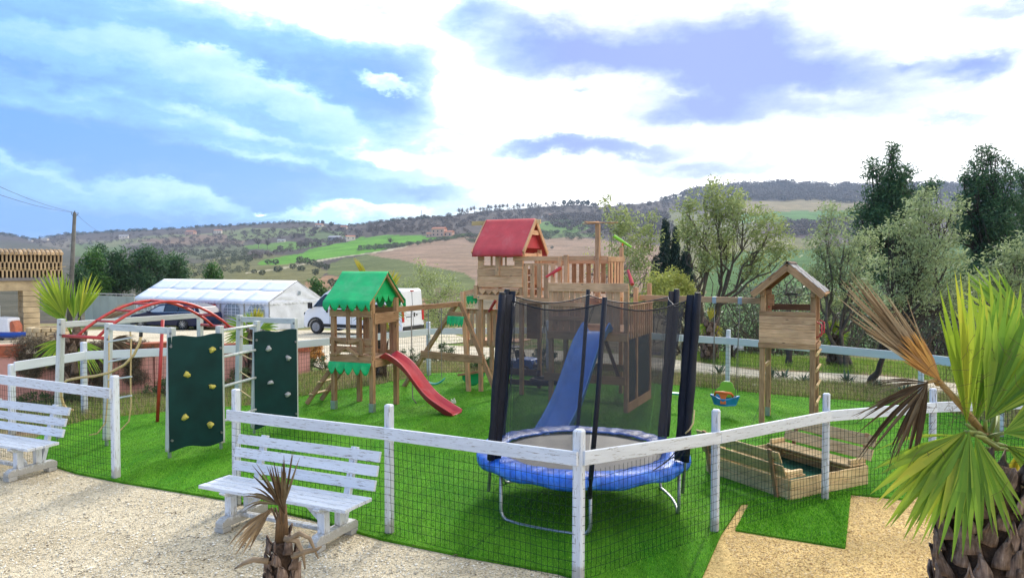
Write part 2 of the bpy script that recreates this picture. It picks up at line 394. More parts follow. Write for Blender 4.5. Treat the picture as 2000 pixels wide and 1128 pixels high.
# ------------------------------------------------------------------ ground
def sstep(a, b, x):
    t = min(1, max(0, (x-a)/(b-a))); return t*t*(3-2*t)
def gz(x, y):
    z = 0.0
    if y > 20: z -= .04*(y-20)
    if y > 52: z -= (y-52)*.15
    z -= 1.8*sstep(23, 38, y)*sstep(1.5, 6, x)
    return z
def GZ(px, py):
    r = ray(px, py); z = 0
    for _ in range(12):
        t = (z-H)/r.z; z = .5*z+.5*gz(r.x*t, r.y*t)
    return Vector((r.x*t, r.y*t, gz(r.x*t, r.y*t)))

def m_soil():
    n = NB('dry_grassy_soil'); v = n.coord('World')
    g = n.noise(v, .9, 5); f = n.noise(v, 14, 6, .7); c = n.ramp(g, [(.38, (.30, .21, .13)), (.5, (.24, .22, .09)), (.64, (.10, .20, .03))])
    c = n.mix(1.0, c, n.ramp(f, [(.3, .6), (.7, 1.35)]), 'MULTIPLY'); n.color(c).set(rough=.95, spec=.1).bump(f, .8, .05); return n.m
def m_gravel(name, tint, dark, fleck):
    n = NB(name); v = n.coord('World')
    d = n.voro(v, 75); c = n.voro(v, 75, 'F1', 'Color'); big = n.noise(v, .8, 5, .6); mid = n.noise(v, 9, 5, .7)
    sepc = n.N.new('ShaderNodeSeparateColor'); n.L.new(c, sepc.inputs[0])
    col = n.ramp(sepc.outputs[0], [(0, dark), (.35, tint), (1, tuple(min(.85, t*1.22) for t in tint))])
    col = n.mix(1.0, col, n.ramp(big, [(.3, (.78, .74, .68)), (.65, (1.08, 1.06, 1.04))]), 'MULTIPLY')
    col = n.mix(1.0, col, n.ramp(mid, [(.25, .72), (.62, 1.08)]), 'MULTIPLY')
    col = n.mix(n.ramp(n.noise(v, 5.5, 6, .75), [(.66, 0.0), (.72, .75)]), col, fleck)
    n.color(col).set(rough=.95, spec=.1).bump(n.math('SUBTRACT', n.noise(v, 30, 5, .7), n.math('MULTIPLY', d, 1.0)), .9, .012); return n.m
def m_turf():
    n = NB('artificial_turf'); v = n.coord('World'); v2 = n.coord('World', (1.2, .35, 1))
    g = n.noise(v, 130, 3, .7); g2 = n.noise(v, 38, 4, .7); big = n.noise(v2, 1.5, 5, .6); st = n.noise(v2, 6.5, 4, .6)
    c = n.ramp(g, [(.3, (.03, .14, .005)), (.5, (.075, .31, .012)), (.72, (.22, .52, .04))])
    c = n.mix(1.0, c, n.ramp(big, [(.3, (.62, .8, .6)), (.7, (1.5, 1.12, 1.2))]), 'MULTIPLY')
    c = n.mix(1.0, c, n.ramp(st, [(.3, .75), (.7, 1.2)]), 'MULTIPLY')
    dt = n.N.new('ShaderNodeVectorMath'); dt.operation = 'DOT_PRODUCT'; n.L.new(v, dt.inputs[0]); dt.inputs[1].default_value = (.462, -.191, 0)
    fr_ = n.math('ABSOLUTE', n.math('SUBTRACT', n.math('FRACT', dt.outputs['Value']), .5)); c = n.mix(n.ramp(fr_, [(.004, .55), (.010, 0.0)]), c, (.02, .07, .01))
    wear = n.ramp(n.noise(v, .55, 4, .6), [(.58, 0.0), (.75, .35)]); c = n.mix(wear, c, (.16, .27, .05))
    fl = n.ramp(n.voro(v, 3.1), [(.018, 1.0), (.03, 0.0)]); c = n.mix(fl, c, (.45, .5, .32))
    n.color(c).set(rough=.85, spec=.12, sheen=.0).bump(n.math('ADD', g, g2), 1.0, .02); return n.m
SOIL = m_soil(); GRAVEL = m_gravel('pale_gravel', (.66, .58, .42), (.29, .25, .17), (.12, .10, .07)); OCHRE = m_gravel('ochre_gravel', (.72, .52, .23), (.38, .24, .08), (.14, .09, .04))
PATHG = m_gravel('cream_path_gravel', (.66, .60, .47), (.34, .30, .22), (.2, .17, .11)); TURF = m_turf()

def sheet(name, poly, mat, off, step=1.0, skirt=0):
    P = [Vector((p[0], p[1])) for p in poly]
    E = []; pts = []
    for i, p in enumerate(P):
        q = P[(i+1) % len(P)]; k = max(1, int((q-p).length/step))
        for j in range(k): pts.append(p.lerp(q, j/k))
    nb = len(pts); E = [(i, (i+1) % nb) for i in range(nb)]
    x0 = min(p.x for p in P); x1 = max(p.x for p in P); y0 = min(p.y for p in P); y1 = max(p.y for p in P)
    yy = y0+step*.5
    while yy < y1:
        xx = x0+step*.5
        while xx < x1: pts.append(Vector((xx+rnd.uniform(-.1,.1)*step, yy+rnd.uniform(-.1,.1)*step))); xx += step
        yy += step
    V, _, Fc = delaunay_2d_cdt(pts, E, [list(range(nb))], 1, 1e-5)[:3]
    V3 = [(v.x, v.y, gz(v.x, v.y)+off) for v in V]; F3 = []
    for f in Fc:
        a, b, c = [Vector(V3[i]) for i in f[:3]]
        F3.append(tuple(f) if (b-a).cross(c-a).z > 0 else tuple(reversed(f)))
    if skirt:
        b = len(V3)
        for i in range(nb): V3.append((pts[i].x, pts[i].y, gz(*pts[i])+off)); V3.append((pts[i].x, pts[i].y, gz(*pts[i])+off-skirt))
        for i in range(nb): j = (i+1) % nb; F3.append((b+2*i, b+2*i+1, b+2*j+1, b+2*j))
    o = link(name, mesh_from(name, V3, F3, mat)); o['kind'] = 'structure'; return o

# base ground: graded grid out to the foot of the hills
xs = np.concatenate([np.linspace(-160, -40, 13), np.linspace(-37, 40, 78), np.linspace(45, 160, 12)])
ys = np.concatenate([np.linspace(-80, 2, 12), np.linspace(4, 66, 63)])
GV = [(x, y, gz(x, y)-(.012 if y < 19 else .03)) for y in ys for x in xs]; nx = len(xs)
GF = [(j*nx+i, j*nx+i+1, (j+1)*nx+i+1, (j+1)*nx+i) for j in range(len(ys)-1) for i in range(nx-1)]
link('ground', mesh_from('ground', GV, GF, SOIL, True))['kind'] = 'structure'

turf_px = [(62,862),(85,905),(150,925),(240,943),(440,976),(600,1012),(745,1054),(900,1086),(1090,1120),(1230,1165),(1366,1140),(1408,1045),(1448,985),(1662,966),(1765,976),(1860,955),(2000,925),(2060,900),(1990,845),(1900,815),(1800,796),(1700,786),(1600,779),(1500,771),(1365,757),(1200,742),(1000,733),(920,728),(840,730),(740,752),(620,768),(500,792),(380,800),(280,810),(170,822),(100,840)]
turf_poly = [G(*p) for p in turf_px]
sheet('artificial_turf', turf_poly, TURF, .022, .7, .026)
patch_px = [(1470,972),(1662,964),(1651,1071),(1436,1036)]
sheet('turf_patch', [G(*p) for p in patch_px], TURF, .016, .5, .018)
fr = [G(*p) for p in [(1366,1140),(1230,1165),(1090,1120),(900,1086),(745,1054),(600,1012),(440,976),(240,943),(150,925),(85,905),(62,862)]]
sheet('gravel_yard', [Vector((1.62,-6,0)), Vector((1.62,5.4,0))]+[p+Vector((0,.12,0)) for p in fr[1:]]+[G(-20,850), G(-260,830), Vector((-14,-6,0))], GRAVEL, -.006, 1.2)
sheet('ochre_gravel', [Vector((1.625,-3,0)), Vector((1.625,6.4,0)), G(1400,1040)+Vector((-.1,0,0)), G(1445,975), G(1662,958), G(1840,955), G(1880,985), G(1960,1128), Vector((3.6,3,0)), Vector((3.6,-3,0))], OCHRE, -.002, 1.0)
# pale parking ground and the path behind the back fence
park = [GZ(-420,700),GZ(0,702),GZ(330,700),GZ(610,712),GZ(640,722),GZ(800,712),GZ(905,702),GZ(1040,705),GZ(1360,731),GZ(1486,742),GZ(1620,747),GZ(1732,754),GZ(1860,772),GZ(2100,812),GZ(2250,800),GZ(2050,765),GZ(1860,748),GZ(1732,735),GZ(1620,728),GZ(1486,724),GZ(1360,707),GZ(1200,690),GZ(1040,682),GZ(900,676),GZ(860,672),Vector((-1.5,31,0)),Vector((-3,37,0)),Vector((-5,41,0)),Vector((-30,41,0)),Vector((-48,30,0))]
sheet('gravel_path', park, PATHG, .004, 1.5)

# ------------------------------------------------------------------ hills
SKX = [-1500,-700,-300,0,30,60,90,130,200,280,350,420,500,560,620,680,720,780,850,900,950,1000,1060,1120,1180,1220,1260,1300,1340,1380,1440,1500,1560,1620,1700,1800,1900,2000,2300,2800,3600]
SKY = [440,446,448,453,460,468,463,456,453,449,446,441,438,433,435,440,436,428,424,419,412,409,404,400,404,399,397,390,380,370,363,361,362,364,368,366,362,360,352,356,366]
DY = [335,355,380,400,420,440,460,480,500,520,550,575,600,620,640,700,760]
DD = [2300,2000,1600,1350,1100,900,720,560,430,330,220,150,100,75,58,42,34]
def D(px, py):
    d = float(np.interp(py, DY, DD))
    return d*(1+1.3*sstep(900, 0, px)*sstep(585, 470, py))
def skyrow(px): return float(np.interp(px, SKX, SKY))
def hill(px, py): return at(px, py, D(px, py))
FIELDS = [  # polygon in the picture, colour of the field itself
    ([(-1500,470),(0,470),(150,480),(330,470),(480,470),(480,620),(-1500,640)], (.105,.10,.075)),
    ([(70,478),(140,466),(180,470),(330,466),(300,476),(140,490)], (.17,.15,.12)),
    ([(140,476),(330,463),(235,480),(250,492),(140,500)], (.12,.16,.07)),
    ([(180,472),(300,462),(500,446),(640,444),(640,450),(450,460),(350,470),(200,482)], (.17,.18,.095)),
    ([(270,470),(400,458),(480,462),(470,474),(330,478)], (.20,.145,.105)),
    ([(330,485),(480,478),(470,500),(380,505),(330,500)], (.13,.14,.085)),
    ([(360,515),(480,497),(600,495),(560,520),(480,545),(370,560)], (.15,.15,.07)),
    ([(450,455),(500,448),(600,444),(640,452),(560,462),(450,470)], (.155,.185,.085)),
    ([(600,452),(660,450),(680,462),(640,468),(600,466)], (.13,.17,.08)),
    ([(470,478),(560,472),(648,473),(600,483),(540,490),(480,486)], (.12,.22,.05)),
    ([(498,513),(560,497),(640,480),(700,466),(772,459),(875,460),(915,455),(905,462),(805,476),(750,485),(690,496),(612,512),(560,517),(505,516)], (.11,.27,.035)),
    ([(640,512),(720,495),(800,510),(905,532),(935,545),(930,600),(850,590),(720,552),(640,535)], (.125,.15,.06)),
    ([(460,520),(610,514),(640,530),(600,560),(450,560)], (.16,.155,.07)),
    ([(596,552),(640,538),(720,548),(800,575),(900,600),(820,640),(600,640)], (.27,.17,.10)),
    ([(715,497),(800,478),(905,463),(940,457),(1060,462),(1180,468),(1290,480),(1330,540),(1330,620),(1050,640),(930,590),(930,548),(905,532),(800,512)], (.27,.19,.135)),
    ([(850,560),(930,575),(1100,590),(1330,560),(1330,690),(820,690)], (.155,.13,.085)),
    ([(1048,440),(1080,430),(1140,432),(1165,442),(1120,455),(1048,456)], (.11,.19,.055)),
    ([(930,470),(985,458),(1040,452),(1170,455),(1165,464),(1040,464),(930,480)], (.10,.14,.06)),
    ([(1280,430),(1400,435),(1600,470),(1600,700),(1290,700),(1330,560),(1290,480)], (.17,.165,.085)),
    ([(1370,500),(1800,470),(2900,470),(2900,760),(1390,760)], (.07,.14,.045)),
    ([(1450,395),(1560,388),(1690,384),(1700,412),(1560,412),(1440,416)], (.23,.19,.105)),
    ([(1440,418),(1540,412),(1700,410),(1700,430),(1560,434),(1440,436)], (.09,.19,.055)),
    ([(1440,440),(1560,434),(1720,432),(1720,458),(1560,462),(1440,458)], (.11,.085,.09)),
    ([(1270,418),(1330,410),(1400,425),(1500,445),(1440,470),(1280,452)], (.155,.16,.085)),
]
SCRUB = (.098,.083,.075)
def pip(poly, X, Y):
    ins = np.zeros(X.shape, bool); n = len(poly)
    for i in range(n):
        x0, y0 = poly[i]; x1, y1 = poly[(i+1) % n]
        if y0 == y1: continue
        c = ((y0 > Y) != (y1 > Y)) & (X < (x1-x0)*(Y-y0)/(y1-y0)+x0); ins ^= c
    return ins
def field_colour(X, Y):
    C = np.zeros(X.shape+(3,)); C[...] = SCRUB
    J = 3*np.sin(X*.045+Y*.11)+2*np.sin(X*.12-Y*.07)
    for poly, c in FIELDS:
        ins = pip(poly, X+J, Y+J*.35); C[ins] = c
    tr = np.abs(Y-(512+(X-612)*(482-512)/(792-612))) < 1.2
    C[tr & (X > 480) & (X < 795)] = (.42,.38,.27)
    return C
cx = np.concatenate([np.linspace(-1500, -60, 60), np.arange(-50, 2060, 4.0), np.linspace(2075, 3600, 60)])
nr = 150; HV = []; HC = []
for px in cx:
    ys_ = skyrow(px); col = []
    for j in range(nr+1):
        t = j/nr; py = 700+(ys_-700)*t
        p = hill(px, py); p.z += .0012*p.y*math.sin(p.x*.05+1)*math.sin(p.y*.043)*min(1, (py-ys_)/20)
        col.append(p)
    crest = col[-1]
    for k in (1.04, 1.12, 1.3): col.append(Vector((crest.x*k, crest.y*k, crest.z*(1-(k-1)*.9)-(k-1)*30)))
    HV += col
    HC.append([(px, 700+(ys_-700)*j/nr) for j in range(nr+1)]+[(px, ys_)]*3)
HC = np.array(HC); m = nr+4
ii, jj = np.meshgrid(np.arange(len(cx)-1), np.arange(m-1), indexing='ij'); a = (ii*m+jj).ravel()
Q = np.stack([a, a+m, a+m+1, a+1], 1)
hme = fast_mesh('hills', np.array([tuple(v) for v in HV]), Q, SOIL, smooth=True)
fc = field_colour(HC[..., 0], HC[..., 1]).reshape(-1, 3)
ca = hme.attributes.new('field', 'FLOAT_COLOR', 'POINT'); ca.data.foreach_set('color', np.concatenate([fc, np.ones((len(fc), 1))], 1).astype(np.float32).ravel())
nb = NB('hill_fields'); v = nb.coord('World'); c = nb.attr('field')['Color']
f1 = nb.noise(v, .035, 5, .6); f2 = nb.noise(v, .4, 5, .7); st = nb.noise(nb.coord('World', (.02, .35, .2)), 1.2, 4, .6)
c = nb.mix(1.0, c, nb.ramp(f1, [(.3, (.72, .74, .7)), (.7, (1.25, 1.2, 1.2))]), 'MULTIPLY')
c = nb.mix(1.0, c, nb.ramp(f2, [(.3, .75), (.7, 1.25)]), 'MULTIPLY'); c = nb.mix(1.0, c, nb.ramp(st, [(.35, .82), (.65, 1.15)]), 'MULTIPLY')
nb.color(c).set(rough=1, spec=.05).bump(f2, .6, 1.2)
hme.materials.clear(); hme.materials.append(nb.m)
link('hills', hme)['kind'] = 'structure'

# haze of the damp air
hz = MB().box((0, 1200, 118), (6400, 6000, 272)).build('haze', None, kind='stuff') if False else None
def add_haze():
    b = MB().box((0, 1150, 122), (9400, 2500, 284))
    me = mesh_from('haze', b.V, b.F, [])
    hm = bpy.data.materials.new('haze'); hm.use_nodes = True; N = hm.node_tree.nodes; N.clear()
    pv = N.new('ShaderNodeVolumePrincipled'); o = N.new('ShaderNodeOutputMaterial'); hm.node_tree.links.new(pv.outputs[0], o.inputs['Volume'])
    pv.inputs['Color'].default_value = (.58, .74, 1, 1); pv.inputs['Density'].default_value = .00013; pv.inputs['Anisotropy'].default_value = .3
    me.materials.append(hm); ob = link('haze', me); ob['kind'] = 'stuff'

# ------------------------------------------------------------------ fences
def wire_panel(par, p, q, z0, z1, dx, dz, r, mat, seed=0):
    p = Vector(p); q = Vector(q); Lh = (q-p).length; x = (q-p)/Lh; nrm = Vector((-x.y, x.x, 0)); rr = random.Random(seed)
    b = MB(); n = int(Lh/dx); ph = rr.uniform(0, 6)
    def wob(s, z): return nrm*(.012*math.sin(s*2.1+ph)*math.sin(z*4+ph)+.004*math.sin(s*9+z*7))+x*(.006*math.sin(z*11+s*3+ph))
    zs = [z0+(z1-z0)*k/5 for k in range(6)]
    for i in range(1, n):
        s = i*dx+rr.uniform(-.003, .003)
        b.tube([p+x*s+Vector((0,0,z))+wob(s, z) for z in zs], r, 3, False)
    k = 0; z = z0+.02
    while z < z1:
        m = max(2, int(Lh/.3))
        b.tube([p+x*(Lh*i/m)+Vector((0,0,z-.01*math.sin(math.pi*((i*3) % m)/m)))+wob(Lh*i/m, z) for i in range(m+1)], r, 3, False); z += dz
    b.build('wire_mesh', mat, par, kind='stuff')
def post(par, p, h, w=.085, mat=None, lean=(0,0), below=.0):
    p = Vector(p)
    o = plank(par, 'post', p-Vector((0,0,below)), p+Vector((lean[0], lean[1], h)), w, w, mat or WHITE_PAINT, up=(.42,.9,0), b=.014); return o
def rail(par, p, q, zp, zq, off, h=.122, t=.03, mat=None):
    p = Vector((*Vector(p)[:2], zp))+off; q = Vector((*Vector(q)[:2], zq))+off
    return plank(par, 'rail', p, q, t, h, mat or WHITE_PAINT, b=.004)
A0 = G(-60, 905, 0); 
def px_at(px, d, z=0): v = at(px, 520, d); v.z = z; return v
# right-hand front fence: four bays round the trampoline
fpost = [(457, 8.3, 1.32), (758, 7.38, 1.32), (1131, 6.27, 1.31), (1400, 7.43, 1.26), (1617, 8.48, 1.24), (1827, 8.96, 1.22), (2090, 9.3, 1.22)]
ff = thing('picket_rail_fence', 'white single rail fence with green wire mesh running in front of the trampoline and sandbox', 'fence', (0,0,0))
FP = [px_at(a, d) for a, d, h in fpost]
rz_ = [1.03, 1.035, 1.075, .985, .99, 1.0, 1.0]
for (a, d, h), p in zip(fpost, FP): post(ff, p, h, .092 if a == 1131 else .080, WHITE_PAINT, (rnd.uniform(-.012,.012), rnd.uniform(-.01,.01)))
for i in range(6):
    p, q = FP[i], FP[i+1]; x = (q-p).normalized(); n = Vector((x.y, -x.x, 0))
    e0 = .07 if i == 0 else .0
    rail(ff, p-x*e0, q+x*(.02 if i == 1 else 0)-(x*.004 if i > 1 else x*0), rz_[i], rz_[i+1], n*(.06+(.0 if i < 2 else .001*i)))
    wire_panel(ff, p+n*.047, q+n*.047, .01, .95, .056, .078, .0022, WIRE, i)
# left front fence piece
fl = thing('picket_rail_fence', 'short white rail fence behind the left bench ending in a lone post', 'fence', (0,0,0))
La, Lb, Lc = px_at(220, 9.33), px_at(-8, 10.45), px_at(-250, 11.4)
for p in (La, Lc): post(fl, p, 1.32, .088, WHITE_PAINT)
nl = Vector(((La-Lb).y, -(La-Lb).x, 0)).normalized()
rail(fl, Lb, La, 1.12, 1.1, nl*(-.0)+nl*.06, .13); rail(fl, Lc, Lb, 1.13, 1.12, nl*.06, .13)
wire_panel(fl, Lb+nl*.047, La+nl*.047, .02, 1.03, .056, .078, .0019, WIRE, 11); wire_panel(fl, Lc+nl*.047, Lb+nl*.047, .02, 1.03, .056, .078, .0019, WIRE, 12)
# back fence
fb = thing('picket_rail_fence', 'long white rail fence with wire mesh along the far edge of the lawn', 'fence', (0,0,0))
bp = [(17,11.8,1),(160,13.3,1),(330,13.9,0),(500,14.5,1),(651,15.9,0),(837,18.2,1),(1071,18.6,1),(1250,17.2,0),(1423,15.9,1),(1600,14.5,0),(1802,13.0,1),(1960,11.6,1),(2150,10.6,1)]
BP = [px_at(a, d) for a, d, k in bp]
for (a, d, k), p in zip(bp, BP):
    if k: post(fb, p, 1.14 if a == 17 else 1.34, .09, WHITE_CLEAN, (rnd.uniform(-.02,.02), 0))
for i in range(len(BP)-1):
    p, q = BP[i], BP[i+1]; x = (q-p).normalized(); n = Vector((x.y, -x.x, 0))
    rail(fb, p, q-x*.004, 1.1, 1.1, n*(.065+.001*(i % 3)), .15, .03, WHITE_CLEAN)
    wire_panel(fb, p+n*.05, q+n*.05, .01, 1.02, .062, .085, .0024, WIRE_GREY, 20+i)

# ------------------------------------------------------------------ benches
def make_bench(label, loc, rz, seed):
    t = thing('park_bench', label, 'bench', loc, rz, 'white slatted benches'); r = random.Random(seed)
    Lh = .94
    for k in range(4):
        y = .045+k*.107
        plank(t, 'seat_slat', (-Lh+r.uniform(-.008,.008), y, .415+r.uniform(-.002,.002)), (Lh+r.uniform(-.008,.008), y, .415), .098, .036, WHITE_PAINT)
    for k, z in enumerate((.53, .665, .80)):
        y = .475+(z-.53)*.28
        plank(t, 'back_slat', (-Lh+r.uniform(-.01,.01), y, z), (Lh+r.uniform(-.01,.01), y, z+r.uniform(-.004,.004)), .03, .105, WHITE_PAINT, up=(0,.28,1))
    for s in (-1, 1):
        x = s*.60
        plank(t, 'back_upright', (x, .40, .14), (x, .605, .86), .075, .05, WHITE_PAINT, up=(0,1,0))
        plank(t, 'leg', (x, .10, .14), (x, .10, .345), .085, .085, WHITE_PAINT, up=(0,1,0))
        plank(t, 'leg', (x, .345, .14), (x, .345, .345), .07, .08, WHITE_PAINT, up=(0,1,0))
        b = MB().prism([(-.02,.397),(.44,.397),(.44,.37),(.36,.345),(.04,.345),(-.02,.38)], (x,0,0), (0,1,0), (0,0,1), .075); b.build('seat_bearer', WHITE_PAINT, t, bev=.004)
        b = MB().prism([(-.06,.05),(.58,.05),(.58,.11),(.54,.14),(0,.14),(-.06,.10)], (x,0,0), (0,1,0), (0,0,1), .10); b.build('foot_beam', WHITE_PAINT, t, bev=.006)
        for yy in (.0, .51):
            MB().box((x+r.uniform(-.01,.01), yy, .024), (.125, .11, .05)).build('foot_block', CONCRETE, t, bev=.006)
        plank(t, 'brace', (x-s*.05, .22, .15), (x-s*.36, .22, .385), .05, .04, WHITE_PAINT)
    plank(t, 'stretcher', (-.55, .22, .125), (.55, .22, .125), .07, .04, WHITE_PAINT)
    return t
rz_b = R(-25)
def bench_at(corner, rz, label, seed):   # corner = front right corner of the seat
    c = Vector(corner); o = c-Vector((math.cos(rz)*.94, math.sin(rz)*.94, 0)); o.z = 0
    return make_bench(label, o, rz, seed)
bench_at((-1.55, 6.82, 0), R(-25), 'white slatted bench standing behind the little dead palm', 3)
bench_at((-6.02, 9.12, 0), R(-24), 'white slatted bench cut by the left edge of the picture', 5)

# ------------------------------------------------------------------ trampoline
def trampoline():
    C0 = Vector((.80, 8.4, 0)); t = thing('trampoline', 'round blue edged trampoline with a black safety net standing behind the corner post', 'trampoline', C0)
    Rr, zr = 1.14, .60
    ring = [Vector((Rr*math.cos(a), Rr*math.sin(a), zr-.03)) for a in [2*math.pi*k/48 for k in range(49)]]
    MB().tube(ring, .019, 8, False).build('rim', STEEL, t, True)
    # mat
    b = MB().grid(lambda u, v: (u*.93*math.cos(v*2*math.pi), u*.93*math.sin(v*2*math.pi), zr-.01-.03*(1-u*u)), 6, 48)
    n = NB('jumping_mat'); vv = n.coord('Object'); g = n.noise(vv, 1.6, 5, .6)
    n.color(n.ramp(g, [(.3, (.16,.155,.145)), (.6, (.27,.255,.22)), (.75, (.36,.33,.28))])).set(rough=.42, spec=.5).bump(n.noise(vv, 200, 2), .1, .001)  # mat itself is black; the light on it is put into this tan-grey
    b.build('mat', n.m, t, True)
    # pad: puckered blue vinyl, hanging over the rim
    def pad(u, v):
        a = v*2*math.pi; pk = .003*math.sin(a*17)+.0025*math.sin(a*41+1)+.006*math.sin(a*7+2)+.003*math.sin(a*29+u*5)
        sag = .03*max(0, math.sin(a*3+.5))
        prof = [(.90,.012),(.97,.03),(1.08,.036),(1.16,.028),(1.20,-.002),(1.208,-.045),(1.195,-.088)]
        k = u*(len(prof)-1); i = min(int(k), len(prof)-2); f = k-i
        r = prof[i][0]*(1-f)+prof[i+1][0]*f; z = prof[i][1]*(1-f)+prof[i+1][1]*f
        return (math.cos(a)*(r+pk*u*1.2), math.sin(a)*(r+pk*u*1.2), zr+z+pk*.8-(sag+.02*math.sin(a*13))*max(0, u-.6)*1.6)
    m = NB('blue_vinyl_pad'); vv = m.coord('Object'); g = m.noise(vv, 7, 5, .65, .5)
    m.color(m.ramp(g, [(.3, (.014,.07,.36)), (.5, (.025,.15,.68)), (.72, (.10,.30,.85))])).set(rough=.36, spec=.5).bump(g, .6, .03)
    MB().grid(pad, 12, 220).build('spring_pad', m.m, t, True, solid=.006)
    sk = MB()
    for k in range(60):
        a = 2*math.pi*k/60; sk.tube([(.925*math.cos(a), .925*math.sin(a), zr-.02), (Rr*math.cos(a), Rr*math.sin(a), zr-.03)], .008, 5)
    sk.build('springs', STEEL, t)
    # legs
    for am in (0, 118, 242):
        pts = []; a0, a1 = R(am-27), R(am+27); rr = 1.12
        P0 = Vector((rr*math.cos(a0), rr*math.sin(a0), 0)); P1 = Vector((rr*math.cos(a1), rr*math.sin(a1), 0)); ch = (P1-P0); bow = Vector((math.cos(R(am)), math.sin(R(am)), 0))
        pts.append(P0+Vector((0,0,zr-.03)))
        pts.append(P0+Vector((0,0,.14)))
        for k in range(1, 5):
            a = k/5*math.pi/2; pts.append(P0+ch*.10*(1-math.cos(a))+Vector((0,0,.022+.118*(1-math.sin(a)))))
        for s in (.2,.35,.5,.65,.8): pts.append(P0+ch*s+bow*.05*math.sin(math.pi*s)+Vector((0,0,.022)))
        for k in range(4, 0, -1):
            a = k/5*math.pi/2; pts.append(P1-ch*.10*(1-math.cos(a))+Vector((0,0,.022+.118*(1-math.sin(a)))))
        pts.append(P1+Vector((0,0,.14))); pts.append(P1+Vector((0,0,zr-.03)))
        MB().tube(pts, .019, 8).build('leg', STEEL, t, True)
    # poles and net, leaning a little to the right
    lean = Vector((.15, .02, 0)); tops = []; bots = []
    for k in range(6):
        a = R(-92+60*k); ro = 1.19; rb = 1.19
        pb = Vector((rb*math.cos(a), rb*math.sin(a), .30 if k not in (0, 3) else .42)); pt = Vector((ro*math.cos(a), ro*math.sin(a), 2.40))+lean
        slim = k in (0, 3)
        if slim:
            MB().tube([pb, pb.lerp(pt, .5)+Vector((.008,0,0)), pt], [.026,.024,.026], 8).build('net_pole', BLACK_CLOTH, t, True)
        else:
            MB().tube([pb, pt], .018, 8).build('net_pole', STEEL, t, True)
            q = pb.lerp(pt, .16); out = Vector((math.cos(a), math.sin(a), 0))
            npt = [q.lerp(pt, s/9)+out*.003*math.sin(s*2.1) for s in range(10)]
            b = MB().tube(npt, [.043+.003*math.sin(s*1.9) for s in range(10)], 10)
            for v in b.V: v += Vector((rnd.uniform(-1,1), rnd.uniform(-1,1), 0))*.003
            b.build('pole_sleeve', BLACK_CLOTH, t, True)
            # gathered net beside the sleeve
            tang = Vector((-math.sin(a), math.cos(a), 0))*(1 if k in (4, 5) else -1)*(1 if k in (1, 2, 4, 5) else 1)
            inn = -out*.12
            b = MB().grid(lambda u, v: q.lerp(pt, v)*1.0+inn*(.3+.7*u)+Vector((.005*math.sin(v*23+u*9),.005*math.cos(v*17),0)), 3, 14)
            b.build('net_gather', BLACK_CLOTH, t, True, solid=.01)
            MB().disc(pt+Vector((0,0,.01)), (lean.x*.1,0,1), .034, .03, 10).build('pole_cap', BLACK, t)
        ri = 1.06
        tops.append(Vector((ri*math.cos(a), ri*math.sin(a), 2.33))+lean*.95); bots.append(Vector((.93*math.cos(a), .93*math.sin(a), zr+.02)))
    n = NB('black_safety_net'); N = n.N; tr = N.new('ShaderNodeBsdfTransparent'); df = N.new('ShaderNodeBsdfDiffuse'); df.inputs[0].default_value = (.06,.061,.072,1)
    vv = n.coord('Object'); fac = n.ramp(n.noise(vv, 3, 4, .6), [(.3, .45), (.7, .55)])
    mx = N.new('ShaderNodeMixShader'); n.L.new(fac, mx.inputs[0]); n.L.new(tr.outputs[0], mx.inputs[1]); n.L.new(df.outputs[0], mx.inputs[2]); n.L.new(mx.outputs[0], n.out.inputs[0])
    for k in range(6):
        k2 = (k+1) % 6; T0, T1, B0, B1 = tops[k], tops[k2], bots[k], bots[k2]; mid = (T0+T1)/2; mid.z = 0
        outv = Vector((mid.x, mid.y, 0)).normalized()
        def net(u, v):
            bt = B0.lerp(B1, u); ang = math.atan2(bt.y, bt.x); bt = Vector((.95*math.cos(ang), .95*math.sin(ang), bt.z))
            tp = T0.lerp(T1, u); sg = math.sin(math.pi*u); tp = tp-Vector((0,0,.085*sg))
            return bt.lerp(tp, v)+outv*(-.05*sg*math.sin(math.pi*v))+outv*.008*math.sin(u*19+v*7)
        MB().grid(net, 10, 10).build('net', n.m, t, True)
        e = [net(u/8, 1.0) for u in range(9)]; MB().tube(e, .007, 5).build('net_hem', BLACK_CLOTH, t, True)
    # fold-down strap and elastic loops at the entrance
    P = lambda px, py, d: at(px, py, d)-C0
    MB().tube([P(1356,800,7.7), P(1354,825,7.65), P(1347,838,7.6), P(1338,846,7.6)], .009, 5).build('zip_cord', ROPE, t, True)
    for (a, b_) in (((1340,866,7.6),(1296,903,7.35)), ((1336,880,7.5),(1318,898,7.4)), ((1328,872,7.5),(1276,918,7.3))):
        MB().tube([P(*a), P((a[0]+b_[0])/2, (a[1]+b_[1])/2+6, a[2]), P(*b_)], .006, 5).build('bungee_cord', BLACK, t)
    return t
trampoline()

